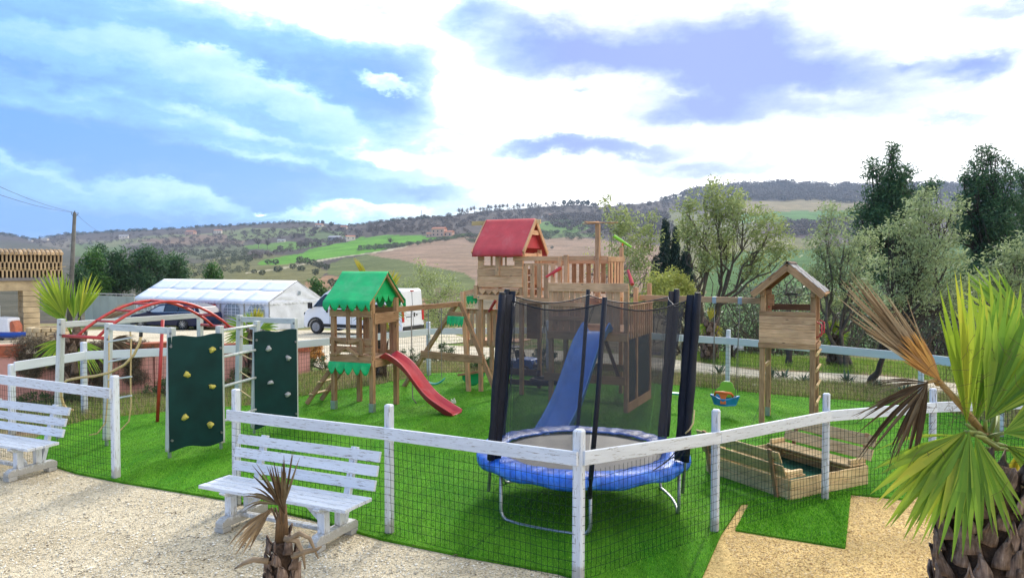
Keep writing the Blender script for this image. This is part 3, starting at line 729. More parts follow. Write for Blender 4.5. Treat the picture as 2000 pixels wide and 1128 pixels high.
# ------------------------------------------------------------------ shared play parts
def slide(par, p_top, dirv, runL, z0, z1, w, mat, waves=1.0, lip=.13, start_flat=.08):
    d = Vector(dirv).normalized(); side = Vector((-d.y, d.x, 0))
    prof = [(-w/2-.035, lip-.012), (-w/2-.03, lip+.006), (-w/2-.008, lip+.006), (-w/2+.012, .03), (-w/2+.05, .0), (0, -.006), (w/2-.05, 0), (w/2-.012, .03), (w/2+.008, lip+.006), (w/2+.03, lip+.006), (w/2+.035, lip-.012),
            (w/2+.022, lip-.02), (w/2+.006, .0), (w/2-.045, -.03), (0, -.034), (-w/2+.045, -.03), (-w/2-.006, .0), (-w/2-.022, lip-.02)]
    n = 34; b = MB(); m = len(prof)
    def zf(s):
        s2 = max(0, (s-start_flat)/(1-start_flat-.10)); s2 = min(1, s2)
        z = z0+(z1-z0)*(s2*s2*(3-2*s2)*.35+s2*.65); z += waves*.055*math.sin(s2*math.pi*2+.2)*math.sin(math.pi*s2)
        return z
    for i in range(n+1):
        s = i/n; lp = min(1, .25+s*8) if s < .1 else (1 if s < .9 else 1-(s-.9)*6)
        for (a, h) in prof: b.V.append(Vector(p_top)+d*(runL*s)+side*a+Vector((0,0,zf(s)+h*lp)))
    for i in range(n):
        for k in range(m):
            k2 = (k+1) % m; b.F.append((i*m+k, (i+1)*m+k, (i+1)*m+k2, i*m+k2))
    b.F.append(tuple(range(m))); b.F.append(tuple(n*m+k for k in reversed(range(m))))
    return b.build('slide', mat, par, True)
def scallop(par, p0, p1, h, depth, n, mat, out=(0,0,0), name='valance', pointy=.5, wave=.012):
    """cloth hanging from p0-p1, straight for h and then n lobes of depth."""
    p0 = Vector(p0); p1 = Vector(p1); out = Vector(out); x = (p1-p0)
    def f(u, v):
        ph = (u*n) % 1.0; lob = 1-abs(2*ph-1)**(1+.9*(1-pointy)+.5)
        hh = h+depth*lob
        return p0+x*u-Vector((0,0,1))*hh*v+out*(v*.6+.4*math.sin(v*1.5))+Vector((-x.y, x.x, 0)).normalized()*wave*math.sin(u*n*math.pi*1.3+v)*v
    return MB().grid(f, n*10, 5).build(name, mat, par, True, solid=.004)
def tele(par, p, d, col, L=.34):
    p = Vector(p); d = Vector(d).normalized()
    o = MB().tube([p-d*L/2, p-d*L*.05, p-d*L*.05, p+d*L/2], [.026,.028,.033,.036], 10).build('telescope', col, par)
    MB().tube([p, p-Vector((0,0,.09))], .016, 6).build('telescope_mount', RED_PLASTIC if col is not LIME else ORANGE, o); return o
def swing_ropes(par, a, b, top, r=.007, mat=ROPE_GREY, name='rope'):
    MB().tube([top, Vector(top).lerp(Vector(a), .5)+Vector((.004,0,0)), a], r, 5).build(name, mat, par)
def plan(px, d): v = at(px, 520, d); return Vector((v.x, v.y, 0))

# ------------------------------------------------------------------ small tower with green roof
RZ = R(-22)
def loc_(T, w):     # world -> local of a thing with location, rz
    o, rz = T; v = Vector(w)-Vector(o); c, s = math.cos(-rz), math.sin(-rz)
    return Vector((v.x*c-v.y*s, v.x*s+v.y*c, v.z))
def small_tower():
    O = Vector((-2.80, 14.09, 0)); T = (O, RZ)
    t = thing('play_tower', 'small wooden play tower with a bright green cloth roof and red slide', 'play tower', O, RZ)
    h = .42; pw = .085
    P = lambda nm, a, b, w, hh, up=(0,0,1), m=WOOD: plank(t, nm, a, b, w, hh, m, up)
    for sx in (-1, 1):
        for sy in (-1, 1):
            P('leg', (sx*h, sy*h, 0 if sy > 0 else .02), (sx*h, sy*h, 2.10), pw, pw, (0,1,0))
            MB().box((sx*h-.002, sy*h-.006, .09), (pw+.008, pw+.01, .18)).build('foot_bracket', STEEL, t, bev=.002) if sy < 0 else None
    for k in range(7): P('deck_board', (-h, -h+.06+k*.125, .99), (h, -h+.06+k*.125, .99), .115, .022)
    for sy in (-1, 1): P('deck_beam', (-h-.04, sy*(h+.055), .92), (h+.04, sy*(h+.055), .92), .025, .12)
    # front
    yf = -h-.058
    P('rail_board', (-h-.05, yf, 1.00), (h+.03, yf, 1.00), .026, .135)
    P('rail_board', (-h-.05, yf, 1.835), (h+.03, yf, 1.835), .026, .135)
    P('rail_board', (-h-.05, yf+.006, 1.985), (h+.03, yf+.006, 1.985), .022, .13)
    P('rail_board', (-h-.05, yf, 1.165), (h+.03, yf, 1.165), .022, .115); P('rail_board', (-h-.05, yf, 1.315), (h+.03, yf, 1.315), .022, .13)
    P('baluster', (-.045, yf-.026, 1.33), (-.045, yf-.026, 1.92), .085, .022, (0,1,0))
    y2 = yf-.045
    P('trim_board', (-.40, y2, 1.375), (-.06, y2, 1.30), .024, .065); P('trim_board', (-.04, y2, 1.30), (.26, y2, 1.37), .024, .065)
    P('trim_board', (-.33, y2, 1.06), (-.09, y2, 1.20), .024, .065); P('trim_board', (-.07, y2, 1.20), (.19, y2, 1.06), .024, .065)
    P('trim_board', (-.37, y2-.003, 1.05), (-.37, y2-.003, 1.335), .07, .022, (0,1,0)); P('trim_board', (.25, y2-.003, 1.08), (.25, y2-.003, 1.34), .09, .022, (0,1,0))
    # back and right side
    P('rail_board', (-h, h+.058, 1.84), (h, h+.058, 1.84), .026, .13)
    xr = h+.055
    P('rail_board', (xr, -h, 1.74), (xr, h+.0, 1.74), .026, .20, WOOD and (0,0,1))
    for k, y in enumerate((-.27, -.06, .17)): P('slat_board', (-h+.02+.0*k, h+.062, 1.02), (-h+.02, h+.062, 1.8), .02, .02) if False else None
    for x in (-.30, -.10, .10, .30): P('slat_board', (x, h+.062, .95), (x, h+.062, 1.77), .13, .022, (0,1,0))
    P('rail_board', (h-.002, h+.09, 1.02), (-h, h+.09, 1.02), .02, .1)
    P('deck_beam', (xr, -h, .915), (xr, h, .915), .025, .14); P('deck_beam', (-xr, -h, .915), (-xr, h, .915), .025, .14)
    # red grips at the ladder side
    for y in (-.3, .3): MB().tube([(-h-.05, y-.0, 1.02), (-h-.12, y, 1.05), (-h-.12, y, 1.24), (-h-.05, y, 1.27)], .012, 6).build('grip', RED_PLASTIC, t, True)
    # roof
    er, zr, ze = .62, 2.60, 2.05; xl = .50
    for sx in (-1, 1):
        for sy in (-1, 1): P('rafter', (sx*(xl-.035), sy*er*1.0, ze-.055), (sx*(xl-.035), 0, zr-.055), .045, .045)
    P('ridge_board', (-xl, 0, zr-.05), (xl, 0, zr-.05), .035, .06)
    for sy in (-1, 1):
        def rf(u, v):
            x = -xl-.015+(2*xl+.03)*u; sag = .022*math.sin(u*math.pi*2.0)*math.sin(math.pi*v)+.012*math.sin(u*9+v*5)*v
            if v < .8: k = v/.8; return (x, sy*er*k, zr+.005+(ze-zr)*k-.02*math.sin(math.pi*k)+sag*.4)
            k = (v-.8)/.2; lob = 1-abs(2*((u*5.4+.1) % 1)-1)**1.7; return (x, sy*(er+.012*math.sin(k*2)+.012*math.sin(u*14)), ze+.005-k*(.05+.125*lob))
        MB().grid(rf, 54, 15).build('roof_cloth', GREEN_CLOTH, t, True, solid=.004)
    scallop(t, (h-.03, -h, 2.17), (h-.03, h, 2.17), .02, .13, 4, GREEN_CLOTH, name='gable_valance', pointy=.6)
    b = MB().prism([(-.42,2.17),(.42,2.17),(0,2.53)], (h-.03,0,0), (0,1,0), (0,0,1), .004); b.build('gable_cloth', GREEN_CLOTH, t)
    scallop(t, (-h-.06, yf-.02, .93), (h+.02, yf-.02, .93), .10, .13, 5, GREEN_CLOTH, out=(0,-.05,0), pointy=.6)
    slide(t, (h+.03, -.02, 0), (1, -.02, 0), 1.52, .99, .035, .36, RED_PLASTIC, 1.0, .115)
    # ladder on the left
    for y in (-.23, .23): P('ladder_rail', (-h-.78, y, .03), (-h-.03, y, .96), .04, .085)
    for k in range(3):
        s = .18+.27*k; P('ladder_step', (-h-.78+.75*s, -.29, .06+.93*s), (-h-.78+.75*s, .29, .06+.93*s), .10, .025, m=WOOD_LIGHT)
    # swing beam and its A frame
    e = loc_(T, (-1.12, 15.35, 1.92)); s0 = Vector((h-.02, h+.02, 1.86))
    P('swing_beam', s0, e+(e-s0).normalized()*.08, .07, .10)
    f1 = loc_(T, (-2.43, 16.5, 0)); f2 = loc_(T, (-.27, 14.95, 0)); tp = e-Vector((0,0,.02))
    P('swing_leg', f1, tp+Vector((-.03,0,.04)), .07, .085, (0,0,1)); P('swing_leg', f2, tp+Vector((.05,0,.05)), .07, .085, (0,0,1))
    c1, c2 = f1.lerp(tp, .42), f2.lerp(tp, .42); ex = (c2-c1).normalized(); fd = Vector((ex.y, -ex.x, 0))
    P('cross_board', c1-ex*.08+fd*.06, c2+ex*.08+fd*.06, .03, .16)
    c1, c2 = f1.lerp(tp, .90), f2.lerp(tp, .90); P('cross_board', c1-ex*.02+fd*.06, c2+ex*.06+fd*.06, .03, .10)
    scallop(t, c1-ex*.06+fd*.08-Vector((0,0,.04)), c2+ex*.12+fd*.08-Vector((0,0,.04)), .14, .07, 6, GREEN_CLOTH, out=fd*.04, pointy=.7)
    return T, s0, e
T1, b0, b1 = small_tower()
def w_(T, p): o, rz = T; c, s = math.cos(rz), math.sin(rz); p = Vector(p); return Vector((p.x*c-p.y*s, p.x*s+p.y*c, p.z))+Vector(o)
B0, B1 = w_(T1, b0), w_(T1, b1); bx = (B1-B0).normalized()
def on_beam(px):  # the point of the swing beam seen at px
    k = (px-1000)/F; t = (k*B0.y-B0.x)/((B1.x-B0.x)-k*(B1.y-B0.y)); return B0.lerp(B1, t)-Vector((0,0,.05))
s1 = thing('swing', 'teal curved seat swing hanging beside the red slide', 'swing', on_beam(849).xy.to_3d())
O_ = s1.location.copy()
for px_, zz in ((836, .36), (862, .42)):
    a = on_beam(px_)-O_; e = Vector((a.x, a.y, zz)); MB().tube([a, a.lerp(e, .35)], .009, 5).build('chain', BOLT, s1); MB().tube([a.lerp(e, .33), e], .007, 5).build('rope', ROPE_GREY, s1)
MB().grid(lambda u, v: Vector((-.20+.4*u, -.08+.16*v, .30+.10*(2*u-1)**2+.03*u)), 10, 4).build('seat', TEAL, s1, True, solid=.025)
s2 = thing('climbing_rope', 'knotted grey rope hanging loose from the swing beam above the red slide', 'rope', on_beam(803).xy.to_3d())
O_ = s2.location.copy(); a = on_beam(803)-O_
MB().tube([a, a-Vector((0,0,.18))], .012, 5).build('shackle', BOLT, s2); MB().tube([a-Vector((0,0,.16)), a-Vector((-.01,0,.8)), Vector((.06,0,.75)), Vector((.03,-.1,.42)), Vector((.04,-.15,.12)), Vector((.12,-.2,.03))], .012, 6).build('rope', ROPE_GREY, s2, True)
# cloth sling under the far leg and the pale toy on the lawn
gs = thing('sling_seat', 'green cloth sling on a wooden bar at the foot of the leaning swing leg', 'sling', (-.98, 16.3, 0))
plank(gs, 'bar', (-.22,0,.30), (.55,-.15,.44), .05, .05, WOOD); MB().grid(lambda u, v: Vector((-.12+.5*u*1.0, -.02-.1*u+.02*math.sin(v*3), .30+.10*u-.28*v*math.sin(math.pi*min(1,max(0,.1+.8*u))))), 10, 6).build('sling', GREEN_SHADE, gs, True, solid=.006)
def toy():
    t = thing('toy', 'small pale plastic toy lying on the lawn past the red slide', 'toy', G(872, 790))
    m = m_plain('cream_plastic', (.62,.64,.5), .6)
    MB().box((-.02,0,.03), (.26,.07,.05)).build('body', m, t, bev=.012); MB().prism([(0,0),(.11,0),(.1,.05),(.07,.11),(.04,.06),(.01,.09)], (.08,0,.03), (1,0,0), (0,0,1), .05).build('head', m, t, bev=.006)
    for x in (-.1, .05): MB().disc((x,-.04,.025), (0,1,0), .025, .02, 10).build('wheel', m, t)
toy()

# ------------------------------------------------------------------ large playhouse
RP = R(-25); OP = Vector((-.03, 16.04, 0)); T2 = (OP, RP)
def playhouse():
    t = thing('playhouse', 'tall larch playhouse with a red tarpaulin roof, balcony decks and blue slide', 'playhouse', OP, RP)
    P = lambda nm, a, b, w, hh, up=(0,0,1), m=WOOD_PINK: plank(t, nm, a, b, w, hh, m, up)
    UPY = (0,1,0); h = .52
    # house posts
    for sx in (-1, 1):
        for sy in (-1, 1): P('post', (sx*(h-.04), sy*(h-.04), 0), (sx*(h-.04), sy*(h-.04), 3.06), .08, .08, UPY)
    # front wall boards (z from 2.05 up), window band above
    yf = -h-.012
    zb = [(2.03,.115),(2.30,.115),(2.425,.13),(2.565,.145)]
    P('wall_board', (-h-.02, yf, 2.045), (h+.02, yf, 2.045), .024, .10)
    P('wall_board', (-h, yf, 2.30), (h, yf, 2.30), .024, .075); P('wall_board', (-h, yf, 2.415), (h, yf, 2.415), .024, .15)
    P('wall_board', (-h, yf, 2.57), (h, yf, 2.57), .024, .15); P('wall_board', (-h, yf, 2.675), (h, yf, 2.675), .024, .05)
    P('wall_board', (-h, yf, 2.98), (h, yf, 2.98), .024, .06)
    for x0, x1 in ((-h, -h+.15), (h-.18, h)): P('wall_board', (x0, yf, 2.76), (x1, yf, 2.76), .024, .115); P('wall_board', (x0, yf, 2.89), (x1, yf, 2.89), .024, .12)
    P('window_post', (-.205, yf+.02, 2.70), (-.205, yf+.02, 2.96), .04, .03, UPY, WOOD); P('window_sill', (-h+.14, yf-.012, 2.712), (h-.17, yf-.012, 2.712), .05, .02)
    P('window_post', (.13, yf+.02, 2.70), (.13, yf+.02, 2.96), .03, .03, UPY, WOOD)
    P('batten', (-.045, yf-.03, 2.50), (-.045, yf-.03, 3.0), .085, .03, UPY)
    # sawtooth frieze
    P('frieze_board', (-h+.03, yf-.0, 2.22), (h-.1, yf-.0, 2.22), .018, .03)
    for k in range(6):
        x = -h+.11+k*.155; MB().prism([(0,.0),(.148,.0),(.148,-.03),(.074,-.105),(0,-.03)], (x-.074, yf-.012, 2.205), (1,0,0), (0,0,1), .02).build('frieze_tooth', WOOD_PINK, t)
    P('frieze_back', (-h, yf+.03, 2.15), (h, yf+.03, 2.15), .018, .16, m=WOOD)
    P('corner_board', (-h-.06, yf+.0, 2.02), (-h-.06, yf+.0, 2.30), .09, .024, UPY)
    for z, k in ((2.13,.13),(2.28,.13),(2.43,.13),(2.58,.13)):
        P('wall_board', (-h-.012, -h, z), (-h-.012, h, z), .024, k); P('wall_board', (-h, h+.012, z), (h, h+.012, z), .024, k)
    for k in range(8): P('deck_board', (-h, -h+.06+k*.13, 2.06), (h, -h+.06+k*.13, 2.06), .12, .024)
    # gable side (right): rails
    P('rail_board', (h+.012, -h+.05, 2.93), (h+.012, h-.05, 2.93), .024, .09); P('window_post', (h+.01, .18, 2.3), (h+.01, .18, 3.0), .08, .03, UPY)
    # roof
    xl, er, zr, ze = .585, .66, 3.71, 3.03
    for sx in (-1, 1):
        for sy in (-1, 1): P('rafter', (sx*(xl+.012), sy*er, ze-.05), (sx*(xl+.012), 0, zr-.03), .03, .09)
    P('collar_board', (xl-.02, -.2, 3.42), (xl-.02, .2, 3.42), .025, .10)
    P('ridge_beam', (-xl-.36, 0, zr-.06), (xl+.12, 0, zr-.06), .05, .09, m=WOOD_LIGHT)
    for sy in (-1, 1):
        def rf(u, v):
            x = -xl+2*xl*u
            if v < .82: k = v/.82; return (x, sy*er*k, zr+.01+(ze-zr)*k+.008*math.sin(u*5+1)*math.sin(math.pi*k))
            k = (v-.82)/.18; return (x, sy*(er+.02*math.sin(k*1.6)+.01*math.sin(u*11)*k), ze+.01-k*.135)
        MB().grid(rf, 30, 14).build('roof_cloth', RED_CLOTH, t, True, solid=.005)
    for sx in (-1, 1): MB().prism([(-.50,3.09),(.50,3.09),(.19,3.42),(-.19,3.42)], (sx*(xl-.10),0,0), (0,1,0), (0,0,1), .006).build('gable_cloth', RED_CLOTH, t)
    # upper deck to the right of the house
    x1 = 2.34
    for k in range(8): P('deck_board', (h+.02, -h+.06+k*.13, 2.06), (x1, -h+.06+k*.13, 2.06), .12, .024)
    P('deck_beam', (h, yf, 2.00), (x1, yf, 2.00), .03, .12); P('deck_beam', (h, h+.01, 2.0), (x1, h+.01, 2.0), .03, .12)
    P('rail_board', (h-.2, yf-.02, 2.86), (x1+.02, yf-.02, 2.86), .03, .095); P('rail_board', (h+.02, yf, 2.74), (1.52, yf, 2.74), .024, .05)
    for k in range(7): P('slat_board', (h+.075+k*.152, yf-.004-.02*(k % 2 == 9), 2.05), (h+.075+k*.152, yf-.004, 2.755), .098, .022, UPY)
    P('post', (1.50, yf-.036, 1.95), (1.50, yf-.036, 2.93), .09, .05, UPY); P('post', (1.36, yf-.03, 2.0), (1.36, yf-.03, 2.9), .08, .03, UPY)
    P('rail_board', (h, h+.0, 2.80), (x1, h+.0, 2.80), .03, .09); P('rail_board', (h, h+.01, 2.20), (x1, h+.01, 2.20), .03, .07)
    for k in range(11): P('slat_board', (h+.08+k*.165, h+.03, 2.12), (h+.08+k*.165, h+.03, 2.84), .10, .022, UPY, WOOD)
    for k in range(5): P('slat_board', (x1+.01, -h+.10+k*.2, 2.05), (x1+.01, -h+.10+k*.2, 2.80), .022, .07, UPY)
    P('rail_board', (x1+.03, -h-.05, 2.845), (x1+.03, h+.05, 2.845), .03, .10)
    # mast and its cross
    P('mast', (2.17, yf-.05, 2.0), (2.17, yf-.05, 3.53), .085, .085, UPY)
    P('mast_arm', (1.86, yf-.05, 3.545), (2.62, yf-.22, 3.545), .06, .018); P('mast_arm', (2.02, yf-.40, 3.563), (2.36, yf+.34, 3.563), .06, .018); P('mast_arm', (2.17, yf-.05, 3.58), (1.86, yf+.25, 3.58), .05, .018)
    P('post', (x1-.02, h+.02, 0), (x1-.02, h+.02, 3.10), .075, .075, UPY)
    tele(t, (x1-.0, h+.02, 3.22), (-.62, -.2, .42), LIME, .44)
    tele(t, (1.26, yf-.12, 2.58), (.75, .3, .5), RED_PLASTIC, .36)
    # lower front bay with the blue slide
    ya, yb, xa, xb = -1.40, .23, 1.515, 3.0
    for x, y, z in ((xa, ya, 2.36), (xb, ya, 2.34), (xb, -.78, 2.3), (xb, yb, 2.36), (xa, -h-.1, 2.0), (.75, -1.0, 0)):
        if z: P('post', (x, y, 0), (x, y, z), .08, .08, UPY)
    P('rail_board', (xa-.04, ya-.052, 2.31), (xb+.05, ya-.052, 2.31), .03, .16)
    P('deck_beam', (xa-.06, ya-.05, 1.40), (xb+.04, ya-.05, 1.40), .03, .15); P('deck_beam', (xa, yb, 1.40), (xb, yb, 1.40), .03, .15)
    for k in range(11): P('deck_board', (xa, ya+.06+k*.15, 1.49), (xb, ya+.06+k*.15, 1.49), .14, .024)
    for k in range(6): P('wall_board', (xa+.09+k*.115, ya-.02, 1.36), (xa+.09+k*.115, ya-.02, 2.24), .095 if k % 2 else .108, .02, UPY)
    P('wall_board', (xa, ya-.052, 1.98), (xa+.68, ya-.052, 1.98), .02, .08); P('wall_board', (xa, ya-.052, 1.72), (xa+.68, ya-.052, 1.72), .02, .08)
    for k in range(2): P('wall_board', (xb-.32+k*.14, ya-.02, 1.45), (xb-.32+k*.14, ya-.02, 2.24), .13, .02, UPY)
    P('cross_board', (xa-.12, ya-.05, .60), (xb, ya-.05, .60), .035, .15, m=WOOD); P('cross_board', (xa, yb, .6), (xb, yb, .6), .035, .15)
    P('rail_board', (xb+.05, -1.4, 1.98), (xb+.05, .30, 1.98), .05, .022)
    for k in range(11): P('slat_board', (xb+.052, -1.30+k*.152, 1.36), (xb+.052, -1.30+k*.152, 1.97), .022, .055, UPY)
    for (y0, y1) in ((ya+.05, -.82), (-.74, yb-.05)):
        MB().grid(lambda u, v: Vector((xb+.01+.01*math.sin(v*7+u*5), y0+(y1-y0)*u, .16+1.2*v)), 6, 6).build('side_panel', m_side, t, True, solid=.008)
        P('skirting_board', (xb+.03, y0-.02, .10), (xb+.03, y1+.02, .10), .03, .18)
    slide(t, (2.50, ya-.02, 0), (0, -1, 0), 2.55, 1.50, .05, .46, BLUE_PLASTIC, .8, .19)
    tele(t, (xb+.02, ya+.15, 2.50), (.35, -.5, -.62), RED_PLASTIC, .36)
    # dark leaning braces of the tarp tunnel under the slide deck
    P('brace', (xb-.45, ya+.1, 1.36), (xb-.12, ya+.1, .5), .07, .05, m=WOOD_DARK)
    # left balcony
    xl0, xl1, yv = -1.42, -h-.02, .50
    for k in range(5): P('deck_board', (xl0, yv+.08+k*.14, 1.00), (xl1+.5, yv+.08+k*.14, 1.00), .13, .024)
    P('deck_beam', (xl0-.03, yv+.03, .93), (xl1+.1, yv+.03, .93), .03, .12); P('rail_board', (xl0-.03, yv+.03, 1.66), (xl1+.1, yv+.03, 1.66), .03, .09); P('rail_board', (xl0-.05, yv+.01, 1.72), (xl1+.1, yv+.01, 1.72), .10, .022)
    for k in range(7): P('slat_board', (xl0+.06+k*.145, yv, .90), (xl0+.06+k*.145, yv, 1.70), .09, .022, UPY)
    for x, y in ((xl0+.05, yv+.06), (xl0+.05, yv+.7), (-.74, yv+.06)): P('leg', (x, y, 0), (x, y, 1.7 if y < .8 else 1.6), .08, .08, UPY)
    P('post', (-.9, yv+.7, 0), (-.9, yv+.7, 2.05), .07, .07, UPY)
    tele(t, (xl1-.12, yv-.08, 1.80), (.55, -.3, .62), RED_PLASTIC, .36)
    # leaning outrigger at the left with its little green awning
    f = loc_(T2, (-.93, 15.83, 0)); tp = loc_(T2, (-1.06, 15.9, 2.16)); P('outrigger_leg', f, tp, .085, .085, UPY)
    e = Vector((-h-.02, -h+.05, 2.2)); P('outrigger_beam', tp+Vector((-.04,0,-.06)), e, .06, .09)
    scallop(t, tp+Vector((.08,.02,-.10)), e+Vector((-.03,.02,-.12)), .10, .08, 3, GREEN_SHADE, pointy=.7)
    # beam that carries the tyre swing and ladder boards under the house
    P('swing_beam', (h, .25, 1.93), (xa+.1, .25, 1.93), .07, .10)
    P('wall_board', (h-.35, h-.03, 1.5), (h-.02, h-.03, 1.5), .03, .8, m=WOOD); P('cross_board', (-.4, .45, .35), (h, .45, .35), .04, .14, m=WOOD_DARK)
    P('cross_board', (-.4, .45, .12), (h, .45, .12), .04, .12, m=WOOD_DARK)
    # bolts
    for x in (-h+.02, h-.1, .0): MB().disc((x, yf-.016, 2.045), (0,1,0), .016, .012, 8).build('bolt', BOLT, t)
    return t
m_side = m_plain('dark_green_shade_net', (.012,.03,.026), .8, .3)
playhouse()
ts = thing('tyre_swing', 'black tyre swing hanging under the wooden playhouse', 'swing', w_(T2, (.70, .25, 0)))
MB().tube([Vector((.27*math.cos(a), .27*math.sin(a), .22)) for a in [2*math.pi*k/28 for k in range(29)]], .07, 10, False).build('tyre', m_plain('tyre_rubber', (.012,.012,.013), .7, .2), ts, True)
for a in (.3, 2.4, 4.5): MB().tube([(0,0,1.55), (.25*math.cos(a), .25*math.sin(a), .28)], .008, 5).build('rope', ROPE_GREY, ts)
MB().tube([(0,0,1.9), (0,0,1.53)], .012, 5).build('rope', ROPE_GREY, ts)

# ------------------------------------------------------------------ right tower
T3o = Vector((4.28, 12.6, 0)); RT = R(-27); T3 = (T3o, RT)
def right_tower():
    t = thing('play_tower', 'narrow wooden lookout tower with a shingled gable roof and boarded front', 'play tower', T3o, RT)
    P = lambda nm, a, b, w, hh, up=(0,0,1), m=WOOD: plank(t, nm, a, b, w, hh, m, up)
    UPY = (0,1,0); W_, Dp = .80, .72
    for x, y in ((0,0),(W_,0),(0,Dp),(W_,Dp)): P('post', (x, y, 0), (x, y, 2.30), .085, .085, UPY)
    for x, y in ((0,Dp),): MB().box((x, y-.045, .09), (.08,.008,.18)).build('foot_bracket', STEEL, t)
    for k, (z, hh) in enumerate(((1.905,.075),(1.80,.125),(1.69,.085),(1.575,.135),(1.455,.10))): P('front_board', (-.05, -.056, z), (W_+.05, -.056, z), .024, hh, m=WOOD_PINK if k else WOOD)
    P('deck_beam', (-.05, -.052, 1.36), (W_+.05, -.052, 1.36), .028, .085); P('deck_beam', (-.05, Dp+.052, 1.36), (W_+.05, Dp+.052, 1.36), .028, .085)
    for x in (-.056, W_+.056): P('deck_beam', (x, -.03, 1.36), (x, Dp+.03, 1.36), .024, .085)
    for k in range(6): P('deck_board', (-.04, .03+k*.13, 1.42), (W_+.04, .03+k*.13, 1.42), .12, .024)
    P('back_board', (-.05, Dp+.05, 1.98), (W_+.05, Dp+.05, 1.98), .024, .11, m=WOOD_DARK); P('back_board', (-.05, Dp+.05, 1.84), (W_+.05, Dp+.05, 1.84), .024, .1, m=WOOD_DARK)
    P('eave_beam', (0, -.1, 2.24), (0, Dp+.1, 2.24), .07, .09); P('eave_beam', (W_, -.1, 2.24), (W_, Dp+.1, 2.24), .07, .09); P('spacer', (.04,.3,2.12),(.14,.3,2.12),.1,.2)
    cx_, zr, ze, ov = W_/2, 2.74, 2.26, .565; y0, y1 = -.13, Dp+.13
    for y in (y0, y1):
        for s in (-1, 1): P('barge_board', (cx_+s*ov, y, ze-.05), (cx_, y, zr-.05), .028, .11)
    for s in (-1, 1):
        sl = Vector((s*ov, 0, ze-zr)); Ls = sl.length; sl.normalize()
        MB().prism([(0,0),(Ls+.03,0),(Ls+.03,.016),(0,.016)], (cx_, (y0+y1)/2, zr-.008), sl, (-sl.z*1.0*(1 if s > 0 else -1), 0, abs(sl.x)) if True else (0,0,1), (y1-y0)).build('roof_deck', WOOD, t)
        nrm = Vector((-sl.z, 0, sl.x)) if s > 0 else Vector((sl.z, 0, -sl.x))
        nrm = Vector((s*abs(sl.z), 0, abs(sl.x)))
        rows = 6; cols = 6
        for r_ in range(rows):
            for c_ in range(cols):
                a = Ls/rows*(r_+.5); yy = y0-.02+(y1-y0+.04)*(c_+.5+(.25 if r_ % 2 else 0)-.12)/cols
                pz = Vector((cx_, yy, zr))+sl*a+nrm*(.022+.006*rnd.random())
                M4 = Matrix((sl, Vector((0,1,0)), nrm)).transposed() if s > 0 else Matrix((sl, Vector((0,-1,0)), nrm)).transposed()
                o = link('shingle', shing, t, Matrix.Translation(pz) @ M4.to_4x4() @ Matrix.Rotation(R(3.5), 4, 'Y'))
        P('ridge_cap', (cx_+s*.03, y0-.02, zr+.028), (cx_+s*.03, y1+.02, zr+.028), .07, .012, (s*.6,0,1), WOOD_DARK)
    for k, z in enumerate((.42, .70, .98, 1.24)): P('rung', (W_+.06, .0, z), (W_+.06, Dp*.96, z), .035, .075, (0.4,0,1), WOOD_LIGHT)
    P('rung', (.03, .12, 1.0), (.03, .62, 1.0), .04, .06, m=WOOD_LIGHT)
    for y in (.04, .60): MB().tube([(W_+.05, y, 1.52), (W_+.13, y-.02, 1.56), (W_+.13, y-.02, 1.74), (W_+.05, y, 1.78)], .013, 6).build('grip', RED_PLASTIC, t, True)
    MB().tube([(.05, .40, 1.98), (.05,.34,2.0), (.05,.34,2.14), (.05,.40,2.16)], .012, 6).build('grip', RED_PLASTIC, t, True)
    a = loc_(T3, (2.45, 14.15, 2.10)); P('swing_beam', a, (-.05, .25, 2.10), .06, .105, m=WOOD_PINK)
    return a
shing_m = m_plain('weathered_roof_shingle', (.30,.29,.29), .9, .25, 9, .3, vary=.3)
shing = board_mesh(.125, .14, .008, .002, shing_m)
bA = right_tower(); S0, S1 = w_(T3, bA), w_(T3, (-.05, .25, 2.10))
def on2(px): k = (px-1000)/F; t = (k*S0.y-S0.x)/((S1.x-S0.x)-k*(S1.y-S0.y)); return S0.lerp(S1, t)-Vector((0,0,.05))
